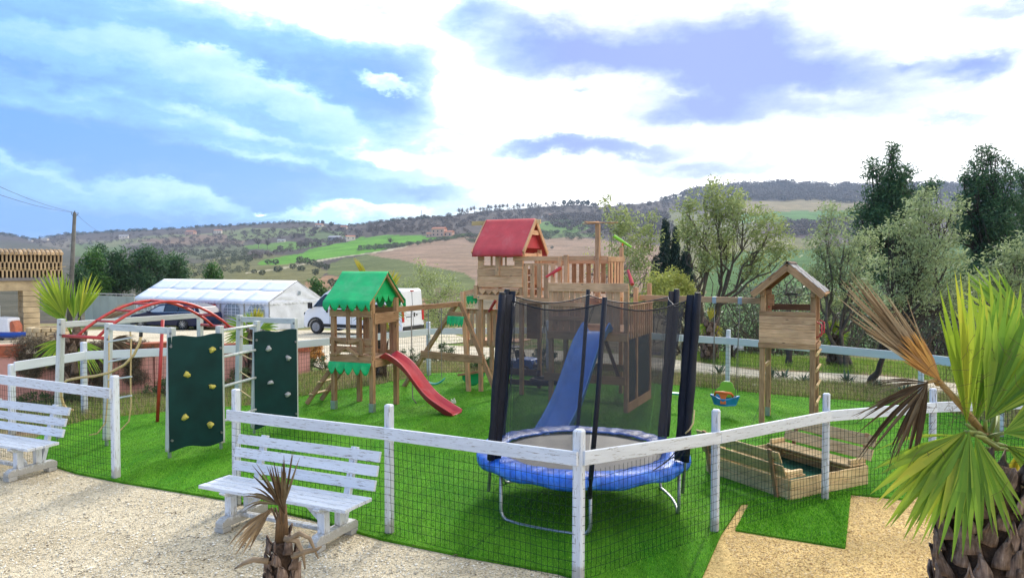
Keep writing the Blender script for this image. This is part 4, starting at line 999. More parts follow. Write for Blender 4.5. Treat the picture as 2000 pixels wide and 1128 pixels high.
def baby_swing():
    c = on2(1418); O = Vector((c.x, c.y, 0)); t = thing('baby_swing', 'toddler swing seat in lime, orange and blue plastic', 'swing', O, RT)
    for px_, x in ((1396, -.2), (1446, .2)):
        a = on2(px_)-O; cc, s = math.cos(-RT), math.sin(-RT); a = Vector((a.x*cc-a.y*s, a.x*s+a.y*cc, a.z))
        MB().box((a.x, a.y, a.z+.045), (.07,.075,.12)).build('beam_clamp', STEEL, t)
        for dy in (-.13, .13): MB().tube([a, a.lerp(Vector((x, dy*.3, .9)), .6), (x, dy, .36 if dy < 0 else .42)], .006, 5).build('rope', ROPE_GREY, t, True)
    # blue bucket
    b = MB()
    def bucket(u, v):
        a = u*2*math.pi; sq = 1+.12*math.cos(4*a); w = .17+.06*v; d = .13+.04*v
        return Vector((w*sq*math.cos(a), d*sq*math.sin(a), .22+.13*v+.05*v*math.cos(a)**2))
    b.grid(bucket, 28, 4); k = len(b.V); b.V.append(Vector((0,0,.215))); b.F += [(k, i*5, (i+1)*5) for i in range(28)]
    b.build('bucket', CYAN, t, True, solid=.014)
    for s in (-1, 1): MB().box((s*.225, 0, .375), (.05,.12,.04)).build('side_grip', CYAN, t, bev=.012)
    pf = [(-.17,0),(.17,0),(.18,.14),(.12,.19),(.11,.25),(.06,.29),(-.06,.29),(-.11,.25),(-.12,.19),(-.18,.14)]
    MB().prism(pf, (0,.13,.33), (1,0,0), (0,.12,1), .022).build('backrest', LIME, t, bev=.008)
    pts = [(-.16,-.10,.40), (-.13,-.15,.455), (0,-.19,.47), (.13,-.15,.455), (.16,-.10,.40)]
    MB().tube(pts, .024, 8).build('front_bar', ORANGE, t, True)
    MB().prism([(-.05,0),(.05,0),(.045,.12),(.10,.20),(-.10,.20),(-.045,.12)], (0,-.165,.26), (1,0,0), (0,0,1), .03).build('crotch_post', ORANGE, t, bev=.006)
baby_swing()
c = on2(1313); s3 = thing('swing', 'flat green board swing hanging behind the net pole at the right of the trampoline', 'swing', (c.x, c.y, 0), RT)
plank(s3, 'seat', (-.2,0,.33), (.2,0,.33), .15, .03, TEAL)
for x, px_ in ((-.18, 1297), (.18, 1330)):
    a = on2(px_); a = loc_(((c.x, c.y, 0), RT), a); MB().tube([a, (x,0,.34)], .006, 5).build('rope', ROPE_GREY, s3)

# ------------------------------------------------------------------ sandbox with two folding benches
def sandbox():
    F0 = Vector((3.19, 8.42, 0)); rz = R(28); t = thing('sandbox', 'square wooden sandbox with two fold out bench lids behind the right fence', 'sandbox', F0, rz)
    P = lambda nm, a, b, w, hh, up=(0,0,1), m=WOOD_LIGHT: plank(t, nm, a, b, w, hh, m, up)
    S = 1.36
    for z in (.065, .19):
        P('side_board', (0,0,z), (S,0,z), .024, .118); P('side_board', (0,S,z), (S,S,z), .024, .118)
        P('side_board', (.0,.014,z), (.0,S-.014,z), .024, .118); P('side_board', (S,.014,z), (S,S-.014,z), .024, .118)
    for x in (.03, S-.03):
        for y in (.03, S-.03): P('corner_post', (x, y, .01), (x, y, .245), .04, .04, (0,1,0))
    MB().grid(lambda u, v: Vector((.02+(S-.04)*u, .02+(S-.04)*v, .05+.008*math.sin(u*9)*math.sin(v*8))), 10, 10).build('liner', DARK_GREEN_L, t, True)
    for sgn, x in ((-1, .0), (1, S)):       # -1: near left bench, +1: far right bench; backs lean outward
        # seats lie inward over the box, backs stand over the side boards
        for k in range(2):
            xc = x-sgn*(.07+.15*k); P('seat_board', (xc, .02, .265), (xc, S-.02, .265), .14, .02)
        xb_ = x+sgn*.03
        for k, z in enumerate((.36, .52)):
            xx = xb_+sgn*(.03+(z-.30)*.42); P('back_board', (xx, -.0, z), (xx, S, z), .02, .145, (sgn*.42,0,1))
        for y in (.14, S-.14): P('back_support', (x+sgn*.055, y, .02), (x+sgn*.18, y, .60), .055, .03, (1,0,0), WOOD)
        for y in (.06, S-.06): P('arm_block', (x-sgn*.26, y, .305), (x+sgn*.0, y, .305), .045, .055)
        P('seat_batten', (x-sgn*.27, .12, .245), (x-sgn*.02, .12, .245), .05, .018); P('seat_batten', (x-sgn*.27, S-.12, .245), (x-sgn*.02, S-.12, .245), .05, .018)
DARK_GREEN_L = m_plain('green_liner', (.01,.10,.05), .7, .3)
sandbox()

# ------------------------------------------------------------------ climbing frame
def climbing_frame():
    O = Vector((-5.2, 11.8, 0)); t = thing('jungle_gym', 'weathered white climbing frame with red arched monkey bars and dark green climbing walls', 'climbing frame', O)
    W = {1: (-6.96,11.4), 2: (-6.0,10.98), 3: (-4.75,10.29), 4: (-4.28,10.8), 6: (-4.08,11.8), 5: (-4.70,12.75), 7: (-3.62,12.26), 0: (-5.75,13.6)}
    W = {k: Vector((x, y, 0))-O for k, (x, y) in W.items()}
    top = {1:1.89, 2:1.86, 3:1.85, 4:1.83, 6:1.83, 5:1.86, 7:1.84, 0:1.85}
    P = lambda nm, a, b, w, hh, up=(0,0,1), m=GREY_PAINT: plank(t, nm, a, b, w, hh, m, up)
    Z = lambda k, z: W[k]+Vector((0,0,z))
    for k, p in W.items():
        ln = {1: Vector((-.09,0,0)), 2: Vector((-.06,0,0)), 3: Vector((-.05,0,0)), 6: Vector((-.06,0,0)), 5: Vector((-.06,0,0))}.get(k, Vector((0,0,0)))
        P('post', p+ln+Vector((0,0,.11)), Z(k, top[k]), .085, .085, (.3,.9,0)); MB().box(p+ln+Vector((0,0,.055)), (.03,.05,.13)).build('post_shoe', STEEL, t)
    for a, b, z in ((1,0,1.80),(2,3,1.80),(5,7,1.79)): P('top_beam', Z(a, z), Z(b, z), .045, .09)
    for a, b in ((1,2),(0,5)): MB().tube([Z(a, 1.63), Z(b, 1.63)], .026, 8).build('end_bar', RED_METAL, t, True)
    for f in (.33, .76):
        p = Z(1, 1.63).lerp(Z(2, 1.63), f); q = Z(0, 1.63).lerp(Z(5, 1.63), f)
        arc = [p.lerp(q, s/16)+Vector((0,0,.50*math.sin(math.pi*s/16)**.85)) for s in range(17)]
        MB().tube(arc, .024, 8).build('arch_rail', RED_METAL, t, True)
        if f < .5: A1 = arc
        else: A2 = arc
    for s in (2,4,6,8,10,12,14): MB().tube([A1[s], A2[s]], .017, 6).build('monkey_bar', RED_METAL, t, True)
    MB().tube([Vector((-6.13,12.7,0))-O, Vector((-6.02,12.72,1.78))-O], .03, 8).build('fire_pole', RED_METAL, t, True)
    # ladder rods
    for z in (.42, .93, 1.37, 1.76): MB().tube([Z(4, z), Z(6, z)], .022, 8).build('ladder_rung', GREY_PAINT, t, True)
    for z in (.55, .87, 1.19, 1.5): MB().tube([Z(5, z), Z(5, z).lerp(Z(6, z), .5)-Vector((0,0,.015)), Z(6, z)], .011, 6).build('ladder_rung', ROPE, t, True)
    # climbing walls with wavy edges
    def wall(a, b, z0, z1, holds, hm):
        p, q = W[a]+Vector((-.04,-.05,0)), W[b]+Vector((.04,-.05,0)); x = (q-p); Lw = x.length; x.normalize()
        pts = [(Lw*s/12, z1+.016*math.sin(s/12*math.pi*3-.4)) for s in range(13)]+[(Lw*s/12, z0+.025*math.sin(s/12*math.pi*2.6-1.2)) for s in range(12, -1, -1)]
        f = MB().prism(pts, p+Vector((x.y,-x.x,0))*.03, x, (0,0,1), .024).build('climbing_wall', DARK_GREEN, t, bev=.004)
        for (u, z) in holds:
            rr = random.Random(int(u*100+z*10)); n = Vector((x.y, -x.x, 0)); c = p+x*(Lw*u)+n*.065+Vector((0,0,z)); b_ = MB()
            V = []; m1, m2 = 10, 5
            b_.grid(lambda uu, vv: c+(x*math.cos(uu*6.283)*(.05+.014*math.sin(uu*19+u*9))+Vector((0,0,1))*math.sin(uu*6.283)*(.042+.012*math.cos(uu*13+z*7)))*math.cos(vv*1.5)+n*(-.03+.06*math.sin(vv*1.5)), m1, m2)
            b_.build('climbing_hold', hm, f, True)
        for (u, z) in ((.04, z1-.13), (.96, z1-.2), (.04, z0+.14), (.96, z0+.15)): MB().disc(p+x*(Lw*u)+Vector((x.y,-x.x,0))*.05+Vector((0,0,z)), Vector((x.y,-x.x,0)), .018, .03, 8).build('bolt', BOLT, f)
    wall(3, 4, .14, 1.72, [(.80,1.50),(.33,1.18),(.79,.97),(.28,.58),(.75,.42)], YELLOW_HOLD)
    wall(6, 7, .12, 1.66, [(.32,1.38),(.78,1.20),(.36,.83),(.76,.60),(.38,.27)], GREY_HOLD)
    for k in (1, 2, 3, 5, 7):
        for z in (top[k]-.08, top[k]-.24): MB().disc(Z(k, z)+Vector((.01,-.05,0)), (.1,1,0), .017, .02, 8).build('bolt', BOLT, t)
climbing_frame()
rl = thing('rope_ladder', 'rope ladder with wooden rungs dangling inside the white climbing frame', 'rope ladder', (-5.7, 10.82, 0)); O_ = rl.location.copy()
r1 = [at(212, 643, 10.95)-O_, at(213, 700, 10.9)-O_, at(211, 770, 10.9)-O_, at(206, 825, 10.8)-O_, at(190, 846, 10.75)-O_, at(174, 849, 10.7)-O_]
r2 = [at(253, 638, 10.72)-O_, at(256, 662, 10.72)-O_, at(255, 737, 10.72)-O_, at(256, 790, 10.7)-O_, at(252, 822, 10.7)-O_, at(232, 843, 10.65)-O_, at(216, 846, 10.6)-O_]
for r_ in (r1, r2): MB().tube(r_, .011, 6).build('rope', ROPE, rl, True)
for y, y2 in ((665,659),(739,735),(778,772),(704,697)): MB().tube([at(212, y+2, 10.9)-O_, at(257, y2, 10.7)-O_], .014, 6).build('rung', GREY_PAINT, rl)
cr = thing('climbing_rope', 'thick tan climbing rope draped from the white frame over to its left post', 'rope', (-5.9, 10.7, 0)); O_ = cr.location.copy()
pp = [(276,650,10.62),(273,668,10.62),(262,692,10.62),(243,712,10.65),(215,727,10.7),(185,734,10.8),(155,737,10.9),(130,742,11.0),(120,755,11.05),(119,772,11.05),(124,790,11.1),(131,798,11.1),(143,801,11.1)]
MB().tube([at(*p)-O_ for p in pp], .02, 8).build('rope', ROPE, cr, True); MB().tube([at(276,636,10.62)-O_, at(275,657,10.62)-O_], .026, 8).build('rope_sleeve', BLACK, cr)

# ------------------------------------------------------------------ palms
PALM_GREEN = m_leaf('palm_leaf_green', (.09,.19,.02), (.20,.36,.035), (.42,.50,.06), .4)
PALM_BRIGHT = m_leaf('palm_leaf_bright', (.13,.22,.02), (.30,.42,.035), (.50,.50,.05), .4)
PALM_YELLOW = m_leaf('palm_leaf_yellow', (.22,.24,.03), (.42,.40,.04), (.55,.42,.06), .35)
PALM_DEAD = m_leaf('dead_palm_leaf', (.13,.085,.045), (.34,.24,.14), (.50,.41,.27), .2, .8)
PALM_DARK = m_leaf('dry_brown_palm_leaf', (.035,.022,.012), (.10,.06,.028), (.21,.17,.10), .15, .8)
PALM_ORANGE = m_leaf('orange_dying_palm_leaf', (.35,.20,.10), (.60,.30,.08), (.72,.42,.12), .2, .8)
PETIOLE = m_plain('petiole', (.36,.22,.07), .7, .2); PETIOLE_G = m_plain('green_petiole', (.22,.26,.06), .6, .2)
def m_bark():
    n = NB('palm_trunk_fibre'); v = n.coord('Object'); g = n.noise(v, 22, 5, .7); n.color(n.ramp(g, [(.3, (.028,.018,.013)), (.6, (.10,.065,.045)), (.8, (.19,.13,.09))])).set(rough=.95, spec=.1).bump(g, 1, .03); return n.m
def m_boot():
    n = NB('old_leaf_base'); v = n.coord('Object', (1,1,1)); s_ = n.coord('Object', (30,30,3)); g = n.noise(s_, 2.5, 5, .7); h = n.noise(v, 14, 4)
    c = n.ramp(g, [(.3, (.12,.075,.055)), (.55, (.27,.19,.145)), (.75, (.42,.34,.28))]); c = n.mix(1.0, c, n.ramp(h, [(.35,.45),(.65,1.1)]), 'MULTIPLY'); n.color(n.vary(c, .25)).set(rough=.85, spec=.2).bump(g, .7, .01); return n.m
PBARK, BOOT = m_bark(), m_boot()
def blade_geo(hub, d, nrm, L, w, split, droop, fold, r, rise=0.0, curl=0.0):
    """one leaf blade: V-folded strip; returns verts, faces"""
    d = d.normalized(); side = nrm.cross(d).normalized(); V = []; n = 6
    cw = r.uniform(-1, 1)*curl
    for i in range(n+1):
        s = i/n
        ww = w*(s/split) if s < split else w*(1-(s-split)/(1-split))**.8
        ww = max(ww, .0015)
        dr = droop*L*max(0, s-.35)**2*1.6
        c = hub+d*(L*s)+side*(cw*L*s*s)+nrm*(rise*L*s*(1-s))-Vector((0,0,dr))
        f = fold*ww
        V += [c-side*ww/2+nrm*f, c, c+side*ww/2+nrm*f]
    Fs = []
    for i in range(n):
        a = i*3; Fs += [(a, a+1, a+4, a+3), (a+1, a+2, a+5, a+4)]
    return V, Fs
def attr_mesh(name, V, Fs, mat, val):
    me = mesh_from(name, V, Fs, mat, True); a = me.attributes.new('v', 'FLOAT', 'FACE'); a.data.foreach_set('value', [min(1, max(0, v)) for v in val]); return me
def fan(par, origin, hub, d, nrm, L, spread, n, w, mat, r, split=.5, droop=.12, parts=False, fold=.28, name='frond', jit=.05, petiole=PETIOLE_G, pr=.012, cmin=.72, curl=.03, midbend=None):
    hub = Vector(hub); d = Vector(d).normalized(); nrm = Vector(nrm); nrm = (nrm-d*nrm.dot(d)).normalized()
    b = MB(); o = Vector(origin); mid = (o+hub)/2+Vector((0,0,(hub-o).length*.03)) if midbend is None else Vector(midbend)
    b.tube([o, mid, hub], [pr*1.3, pr, pr*.8], 6)
    vals = [.5]*len(b.F); fr = None
    if parts: fr = b.build(name, petiole, par, True)
    V0, F0, A0_ = list(b.V), list(b.F), [.4]*len(b.F)
    for i in range(n):
        t = (i+.5)/n*2-1; a = R(spread/2*t)+r.uniform(-jit, jit)*.5
        dd = (Matrix.Rotation(a, 3, nrm) @ d)+nrm*r.uniform(-jit, jit)
        # outer blades of a fan leaf are shorter
        Li = L*(cmin+(1-cmin)*math.cos(t*math.pi/2)**.7)*r.uniform(.93, 1.05)
        dz = droop*r.uniform(.3, 1.6); val = r.uniform(.1, .9)
        V, Fs = blade_geo(hub, dd, nrm, Li, w*r.uniform(.85, 1.1), split, dz, fold*r.uniform(.6,1.4), r, .02, curl)
        if parts:
            link('leaf_blade', attr_mesh('leaf_blade', V, Fs, mat, [val+r.uniform(-.12,.12) for _ in Fs]), fr)
        else:
            k = len(V0); V0 += V; F0 += [tuple(k+j for j in f) for f in Fs]; A0_ += [val+r.uniform(-.1,.1) for _ in Fs]
    if not parts: fr = link(name, attr_mesh(name, V0, F0, mat, A0_), par)
    return fr
def boot_mesh(w, L, seed):
    r = random.Random(seed); b = MB()
    def f(u, v):
        s = v; ww = w*(1-.15*s)*(1-.45*max(0, s-.55)/.45*1.2); x = (u-.5)*ww
        y = .02+.20*L*s**1.6+.03*math.sin(u*math.pi)*(1-s)+.012*math.sin(u*7+seed); z = L*s+(.04*math.cos(u*math.pi*2)*s)*-1+.015*math.sin(u*11+seed)*s
        return (x, y, z)
    b.grid(f, 4, 5); k = len(b.V); return b
def trunk(par, x, y, z0, z1, r0, r1, boots, bw, bl, seed, lean=(0,0)):
    r = random.Random(seed); b = MB(); n = 10
    pts = [Vector((x+lean[0]*i/n+r.uniform(-.006,.006), y+lean[1]*i/n, z0+(z1-z0)*i/n)) for i in range(n+1)]
    b.tube(pts, [r0+(r1-r0)*i/n for i in range(n+1)], 12); b.build('trunk', PBARK, par, True)
    metas = []
    for k in range(5):
        bm_ = boot_mesh(bw*(.85+.08*k), bl*(.8+.1*k), k+seed); me = mesh_from('leaf_base', bm_.V, bm_.F, BOOT, True); metas.append(me)
    for i in range(boots):
        s = (i+.5)/boots; a = i*2.39996+r.uniform(-.15,.15); rr = r0+(r1-r0)*s
        c = Vector((x+lean[0]*s, y+lean[1]*s, z0+(z1-z0)*s-.03)); rot = Matrix.Rotation(a-math.pi/2, 4, 'Z') @ Matrix.Rotation(R(r.uniform(-16, 6)), 4, 'X') @ Matrix.Rotation(R(r.uniform(-14,14)), 4, 'Y')
        o = link('leaf_base', metas[i % 5], par, Matrix.Translation(c+Vector((math.cos(a), math.sin(a), 0))*(rr-.015)) @ rot)
        if i < 5: pass
        md = o.modifiers.new('solid', 'SOLIDIFY'); md.thickness = .012
# --- big palm at the right edge
def big_palm():
    d0 = 4.35; base = at(1935, 520, d0); O = Vector((base.x, base.y, 0)); t = thing('palm_tree', 'large fan palm with bright green leaves and two dead fronds at the right edge', 'palm', O); r = random.Random(21)
    trunk(t, 0, 0, -.05, 1.50, .25, .19, 150, .105, .15, 5, (-.03, 0))
    Q = lambda px, py, dd=0: at(px, py, d0+dd)-O
    K = Q(1885, 838, -.05)
    def dirp(a, tilt=0): return Vector((math.cos(R(a)), tilt, math.sin(R(a))))
    base_ = Q(1930, 860, 0)
    # (hub px, hub py, depth off, angle, tilt toward(-)/away(+), L, spread, n, w, mat)
    for hx, hy, hd, ang, tilt, L, sp_, n, w, m, dr, nr in [
        (1888,828,-.10, 97,-.10,.90, 24, 8,.052,PALM_BRIGHT,.0,(.1,-1,.0)),
        (1903,830,.05, 78,.05,.86, 34, 9,.05,PALM_GREEN,.02,(.0,-1,.1)),
        (1925,820,-.12, 60,-.1,.86, 60, 15,.052,PALM_GREEN,.10,(-.2,-1,.25)),
        (1950,800,.2, 84,.2,.86, 50, 13,.052,PALM_BRIGHT,.02,(.1,-1,.2)),
        (1960,845,-.15, 18,-.25,.80, 74, 15,.05,PALM_GREEN,.25,(0,-.75,.6)),
        (1965,870,.05, -35,-.1,.75, 60, 12,.05,PALM_GREEN,.25,(0,-.8,.5)),
        (1886,842,-.22, 222,-.18,.67, 46, 14,.056,PALM_BRIGHT,.10,(-.35,-1,.25)),
        (1893,842,-.25, 252,-.22,.68, 42, 11,.05,PALM_GREEN,.05,(-.1,-1,.1)),
        (1905,850,-.22, 282,-.2,.56, 40, 9,.036,PALM_GREEN,.0,(0,-1,0)),
        (1900,850,.15, 200,.3,.6, 40, 4,.02,PALM_GREEN,.25,(0,-1,.3))]:
        fan(t, base_+Vector((r.uniform(-.04,.04), r.uniform(-.05,.05), r.uniform(-.05,.05))), Q(hx, hy, hd), dirp(ang, tilt), nr, L, sp_, n, w, m, r, .48, dr, True, jit=.045)
    # big leaf leaning behind
    fan(t, base_+Vector((.1,.15,0)), Q(2010,668,.6), dirp(128,.15), (.3,-1,.3), .62, 60, 18, .045, PALM_GREEN, r, .5, .05, True)
    # dead frond raised to the left with its orange heart
    h = Q(1832,742,-.12)
    fan(t, base_, h, dirp(137,-.1), (.1,-1,.2), .80, 24, 32, .022, PALM_DEAD, r, .42, -.02, True, .35, jit=.04, petiole=PETIOLE, pr=.02, cmin=.62, curl=.05)
    fan(t, h-Vector((.0,-.01,.02)), h+Vector((.0,-.03,.0)), dirp(134,-.1), (.1,-1,.2), .36, 40, 26, .022, PALM_ORANGE, r, .5, 0, True, .3, jit=.03, petiole=PETIOLE, pr=.015)
    fan(t, h, h+Vector((.02,.03,0)), dirp(120,-.05), (.1,-1,.2), .56, 22, 10, .014, PALM_DEAD, r, .35, 0, True, .4, jit=.1, petiole=PETIOLE, pr=.012, curl=.15)
    # brown drooping frond
    h2 = Q(1812,746,-.16)
    fan(t, h, h2, dirp(222,-.1), (-.2,-1,.3), .52, 52, 20, .017, PALM_DARK, r, .4, .18, True, .4, jit=.12, petiole=PETIOLE, pr=.012, curl=.12, cmin=.55)
    fan(t, h, h2, dirp(250,-.1), (-.2,-1,.3), .52, 26, 8, .022, PALM_DARK, r, .4, .05, True, .4, jit=.06, petiole=PETIOLE, pr=.01, curl=.06)
    fan(t, h, h2, dirp(182,-.0), (-.2,-.4,1), .42, 34, 7, .012, PALM_DARK, r, .3, .25, True, .4, jit=.1, petiole=PETIOLE, pr=.01, curl=.12)
    # stray yellow leaf low on the right
    fan(t, base_+Vector((.1,.2,-.1)), Q(1990,880,.25), dirp(255,.1), (0,-1,.2), .5, 22, 3, .09, PALM_YELLOW, r, .5, .05, True)
    # fibres
    b = MB()
    for _ in range(220):
        p = Q(r.uniform(1800,1990), r.uniform(640,960), r.uniform(-.3,.2)); q = p+Vector((r.uniform(-.12,.12), r.uniform(-.05,.05), r.uniform(-.14,.04))); b.tube([p, (p+q)/2+Vector((r.uniform(-.03,.03),0,r.uniform(-.03,.03))), q], .0012, 3, False)
    b.build('leaf_fibres', PALM_DEAD, t, kind='stuff')
big_palm()
# --- small dead palm in the foreground
def dead_palm():
    d0 = 4.6; b0_ = at(546, 520, d0); O = Vector((b0_.x, b0_.y, 0)); t = thing('palm_tree', 'small dead brown palm in the foreground before the right hand bench', 'palm', O); r = random.Random(4)
    Q = lambda px, py, dd=0: at(px, py, d0+dd)-O
    zt = Q(548,1058).z; trunk(t, 0, 0, -.02, zt, .062, .058, 54, .05, .10, 9)
    K = Q(552, 1050)
    def dirp(a, tilt=0): return Vector((math.cos(R(a)), tilt, math.sin(R(a))))
    bun = MB()
    for dx, m_ in ((-.03,0),(0,1),(.02,2),(-.012,3)): bun.tube([K+Vector((dx,0,-.05)), K+Vector((dx*.8,.0,.1)), K+Vector((dx*.3+.01,0,.21))], [.024,.020,.012], 6)
    bun.build('stem', PETIOLE_D, t, True)
    for hx, hy, ang, L, sp_, n, w, dr, m in [(556,1003,100,.34,26,8,.024,0,PALM_DARK),(556,985,84,.33,22,5,.018,0,PALM_DARK),(552,985,120,.32,24,4,.018,.05,PALM_DARK),(545,985,158,.26,40,6,.016,.5,PALM_DARK),(538,990,216,.38,22,5,.020,.3,PALM_DEAD),(530,990,232,.36,22,5,.03,.1,PALM_DEAD)]:
        fan(t, K+Vector((0,0,.02)), Q(hx, hy, r.uniform(-.05,.05)), dirp(ang, r.uniform(-.15,.1)), (.1,-1,.2), L, sp_, n, w, m, r, .4, dr, True, .4, jit=.06, petiole=PETIOLE_D, pr=.008, curl=.06, cmin=.8)
    # broken stubs curling out of the crown
    for pts in (((560,1056),(585,1040),(605,1050),(622,1090)), ((555,1050),(580,1055),(592,1080),(596,1110)), ((525,1095),(495,1092),(475,1100),(458,1110)), ((570,1085),(600,1075),(618,1072),(628,1066))):
        b = MB(); pp = [Q(x, y, -.06) for x, y in pts]
        for i in range(3):
            pass
        b.tube(pp, [.020,.018,.013,.005], 5); b.build('broken_stalk', PALM_DEAD_P, t, True)
PETIOLE_D = m_plain('brown_petiole', (.12,.065,.025), .75, .35, 14); PALM_DEAD_P = m_plain('dry_stalk', (.25,.18,.11), .85, .35, 18)
dead_palm()
# --- palms further back
def far_palm(label, hubpx, hubpy, d, L, fans, tr, boots, seed, hubz=None, lean=(0,0)):
    h = at(hubpx, hubpy, d); O = Vector((h.x, h.y, gz(h.x, h.y))); t = thing('palm_tree', label, 'palm', O); r = random.Random(seed); hz_ = h.z-O.z
    trunk(t, 0, 0, 0, hz_+.02, tr, tr*.8, boots, tr*.75, tr*1.1, seed, lean)
    for f in fans:
        ang, tilt, k, sp_, n, w, m, dr = f[:8]; off = f[8] if len(f) > 8 else .25
        dv = Vector((math.cos(R(ang)), tilt, math.sin(R(ang)))).normalized(); hub = Vector((0,0,hz_))+dv*off*L
        fan(t, (0,0,hz_-.02), hub, dv, (-.25*math.cos(R(ang)),-1,.35), L*k, sp_, n, w, m, r, .5, dr, False, pr=.012)
    return t
far_palm('fan palm with tall yellow green leaves behind the left climbing frame', 142, 655, 14.6, .95, [(112,0,1.05,62,20,.05,PALM_BRIGHT,0,.42),(128,.2,.9,50,14,.05,PALM_GREEN,0,.35),(72,.1,.95,52,16,.05,PALM_BRIGHT,.0,.40),(95,.3,.85,50,14,.05,PALM_GREEN,0,.35),(215,-.2,.75,60,12,.04,PALM_GREEN,.2,.12),(-45,-.2,.85,62,12,.04,PALM_GREEN,.2,.12),(28,.0,.9,26,12,.035,PALM_DEAD,.05,.55),(-8,.1,.6,70,16,.025,PALM_DARK,.4,.75),(180,.2,.5,60,9,.03,PALM_DEAD,.3,.2)], .22, 40, 31)
far_palm('fan palm with ragged leaves rising between the two green climbing walls', 497, 645, 17.2, .72, [(165,-.2,.95,80,16,.035,PALM_GREEN,.1,.15),(205,-.3,.9,60,14,.035,PALM_GREEN,.15,.15),(78,0,.7,60,14,.045,PALM_YELLOW,.0,.1),(20,-.2,.75,60,12,.035,PALM_GREEN,.15,.2),(-25,-.2,.8,56,12,.035,PALM_GREEN,.25,.15),(240,-.3,.8,50,10,.03,PALM_GREEN,.2,.1),(120,.1,.6,50,10,.04,PALM_GREEN,.0,.1)], .17, 34, 41)
far_palm('fan palm whose leaf tips rise behind the green cloth roof', 742, 596, 17.6, .9, [(118,.1,.92,14,7,.05,PALM_YELLOW,0,.55),(64,.0,.85,40,14,.05,PALM_YELLOW,0,.22),(-50,-.2,.7,60,14,.035,PALM_YELLOW,.2,.1),(-10,-.2,.7,60,14,.04,PALM_GREEN,.2,.1),(200,-.1,.7,60,12,.04,PALM_GREEN,.2,.1)], .16, 20, 51)
far_palm('short fan palm standing on the bank right of the lookout tower', 1629, 655, 20.2, .44, [(90,.1,1,80,18,.032,PALM_BRIGHT,0,.15),(20,-.2,.9,70,14,.03,PALM_GREEN,.1,.1),(160,-.2,.9,70,14,.03,PALM_GREEN,.1,.1),(-30,-.3,.8,60,12,.025,PALM_GREEN,.25,.1),(215,-.3,.8,60,12,.025,PALM_GREEN,.25,.1),(-80,-.5,.5,120,14,.02,PALM_DARK,.3,.1)], .14, 30, 61)
far_palm('shaggy fan palm on the bank just right of the trampoline poles', 1386, 630, 21.5, .5, [(80,.1,.8,60,12,.03,PALM_YELLOW,.0,.15),(-60,-.3,1,90,18,.03,PALM_YELLOW,.1,.1),(215,-.3,.9,70,14,.03,PALM_GREEN,.1,.1),(-100,-.3,.8,100,14,.025,PALM_DARK,.1,.15)], .2, 36, 71)

# ------------------------------------------------------------------ trees
OLIVE = m_leaf('olive_leaves', (.13,.17,.06), (.30,.36,.13), (.52,.57,.28), .42)
OLIVE_Y = m_leaf('yellow_green_leaves', (.19,.22,.05), (.42,.46,.11), (.66,.64,.22), .42)
OLIVE_G = m_leaf('grey_green_leaves', (.14,.19,.085), (.29,.36,.175), (.47,.54,.30), .45)
PINE = m_leaf('dark_pine_needles', (.02,.06,.03), (.055,.13,.06), (.13,.24,.085), .28)
PINE_B = m_leaf('pine_needles_green', (.02,.07,.022), (.06,.16,.035), (.14,.27,.06), .25)
CYP = m_leaf('cypress_foliage', (.008,.022,.018), (.018,.045,.03), (.04,.08,.045), .1)
SHRUBM = m_leaf('shrub_leaves', (.03,.06,.02), (.07,.12,.035), (.15,.20,.07), .2)
BRUSH = m_leaf('bare_brush_twigs', (.07,.055,.047), (.15,.12,.105), (.22,.19,.16), .1, .9)
TWIG = m_plain('grey_brown_bark', (.11,.09,.07), .95, .3, 9, .5, .02)
TWIG_D = m_plain('dark_bark', (.05,.04,.032), .95, .3, 9, .5, .02)
def leaves(C, n_each, rad, size, asp, rng, flat=1.0, up=0.0):
    """rhombic leaves around cluster centres C (k,3)"""
    C = np.asarray(C, float); k = len(C); n = k*n_each
    cen = np.repeat(C, n_each, 0); off = rng.normal(size=(n, 3)); off /= np.linalg.norm(off, axis=1)[:, None]; off *= (rng.random((n, 1))**.5)*rad; off[:, 2] *= flat
    p = cen+off; a = rng.normal(size=(n, 3)); a[:, 2] += up; a /= np.linalg.norm(a, axis=1)[:, None]
    b = rng.normal(size=(n, 3)); b -= a*(a*b).sum(1)[:, None]; b /= np.linalg.norm(b, axis=1)[:, None]
    L = size*(.6+.8*rng.random((n, 1))); w = L*asp
    V = np.stack([p-a*L/2, p+b*w/2, p+a*L/2, p-b*w/2], 1).reshape(-1, 3); Q = np.arange(n*4).reshape(n, 4)
    cv = np.repeat(rng.random(k), n_each); val = np.clip(.30*cv+.5*rng.random(n)+.12, 0, 1)
    return V, Q, val
def limb(b, p, q, r0, r1, rng, wob=.08, n=6):
    p = Vector(p); q = Vector(q); L = (q-p).length; pts = []
    for i in range(n+1):
        s = i/n; o = Vector((rng.normal(), rng.normal(), rng.normal()))*wob*L*math.sin(math.pi*s)*.5
        pts.append(p.lerp(q, s)+o+Vector((0,0,.12*L*math.sin(math.pi*s)*0)))
    b.tube(pts, [r0+(r1-r0)*i/n for i in range(n+1)], 5, False); return pts
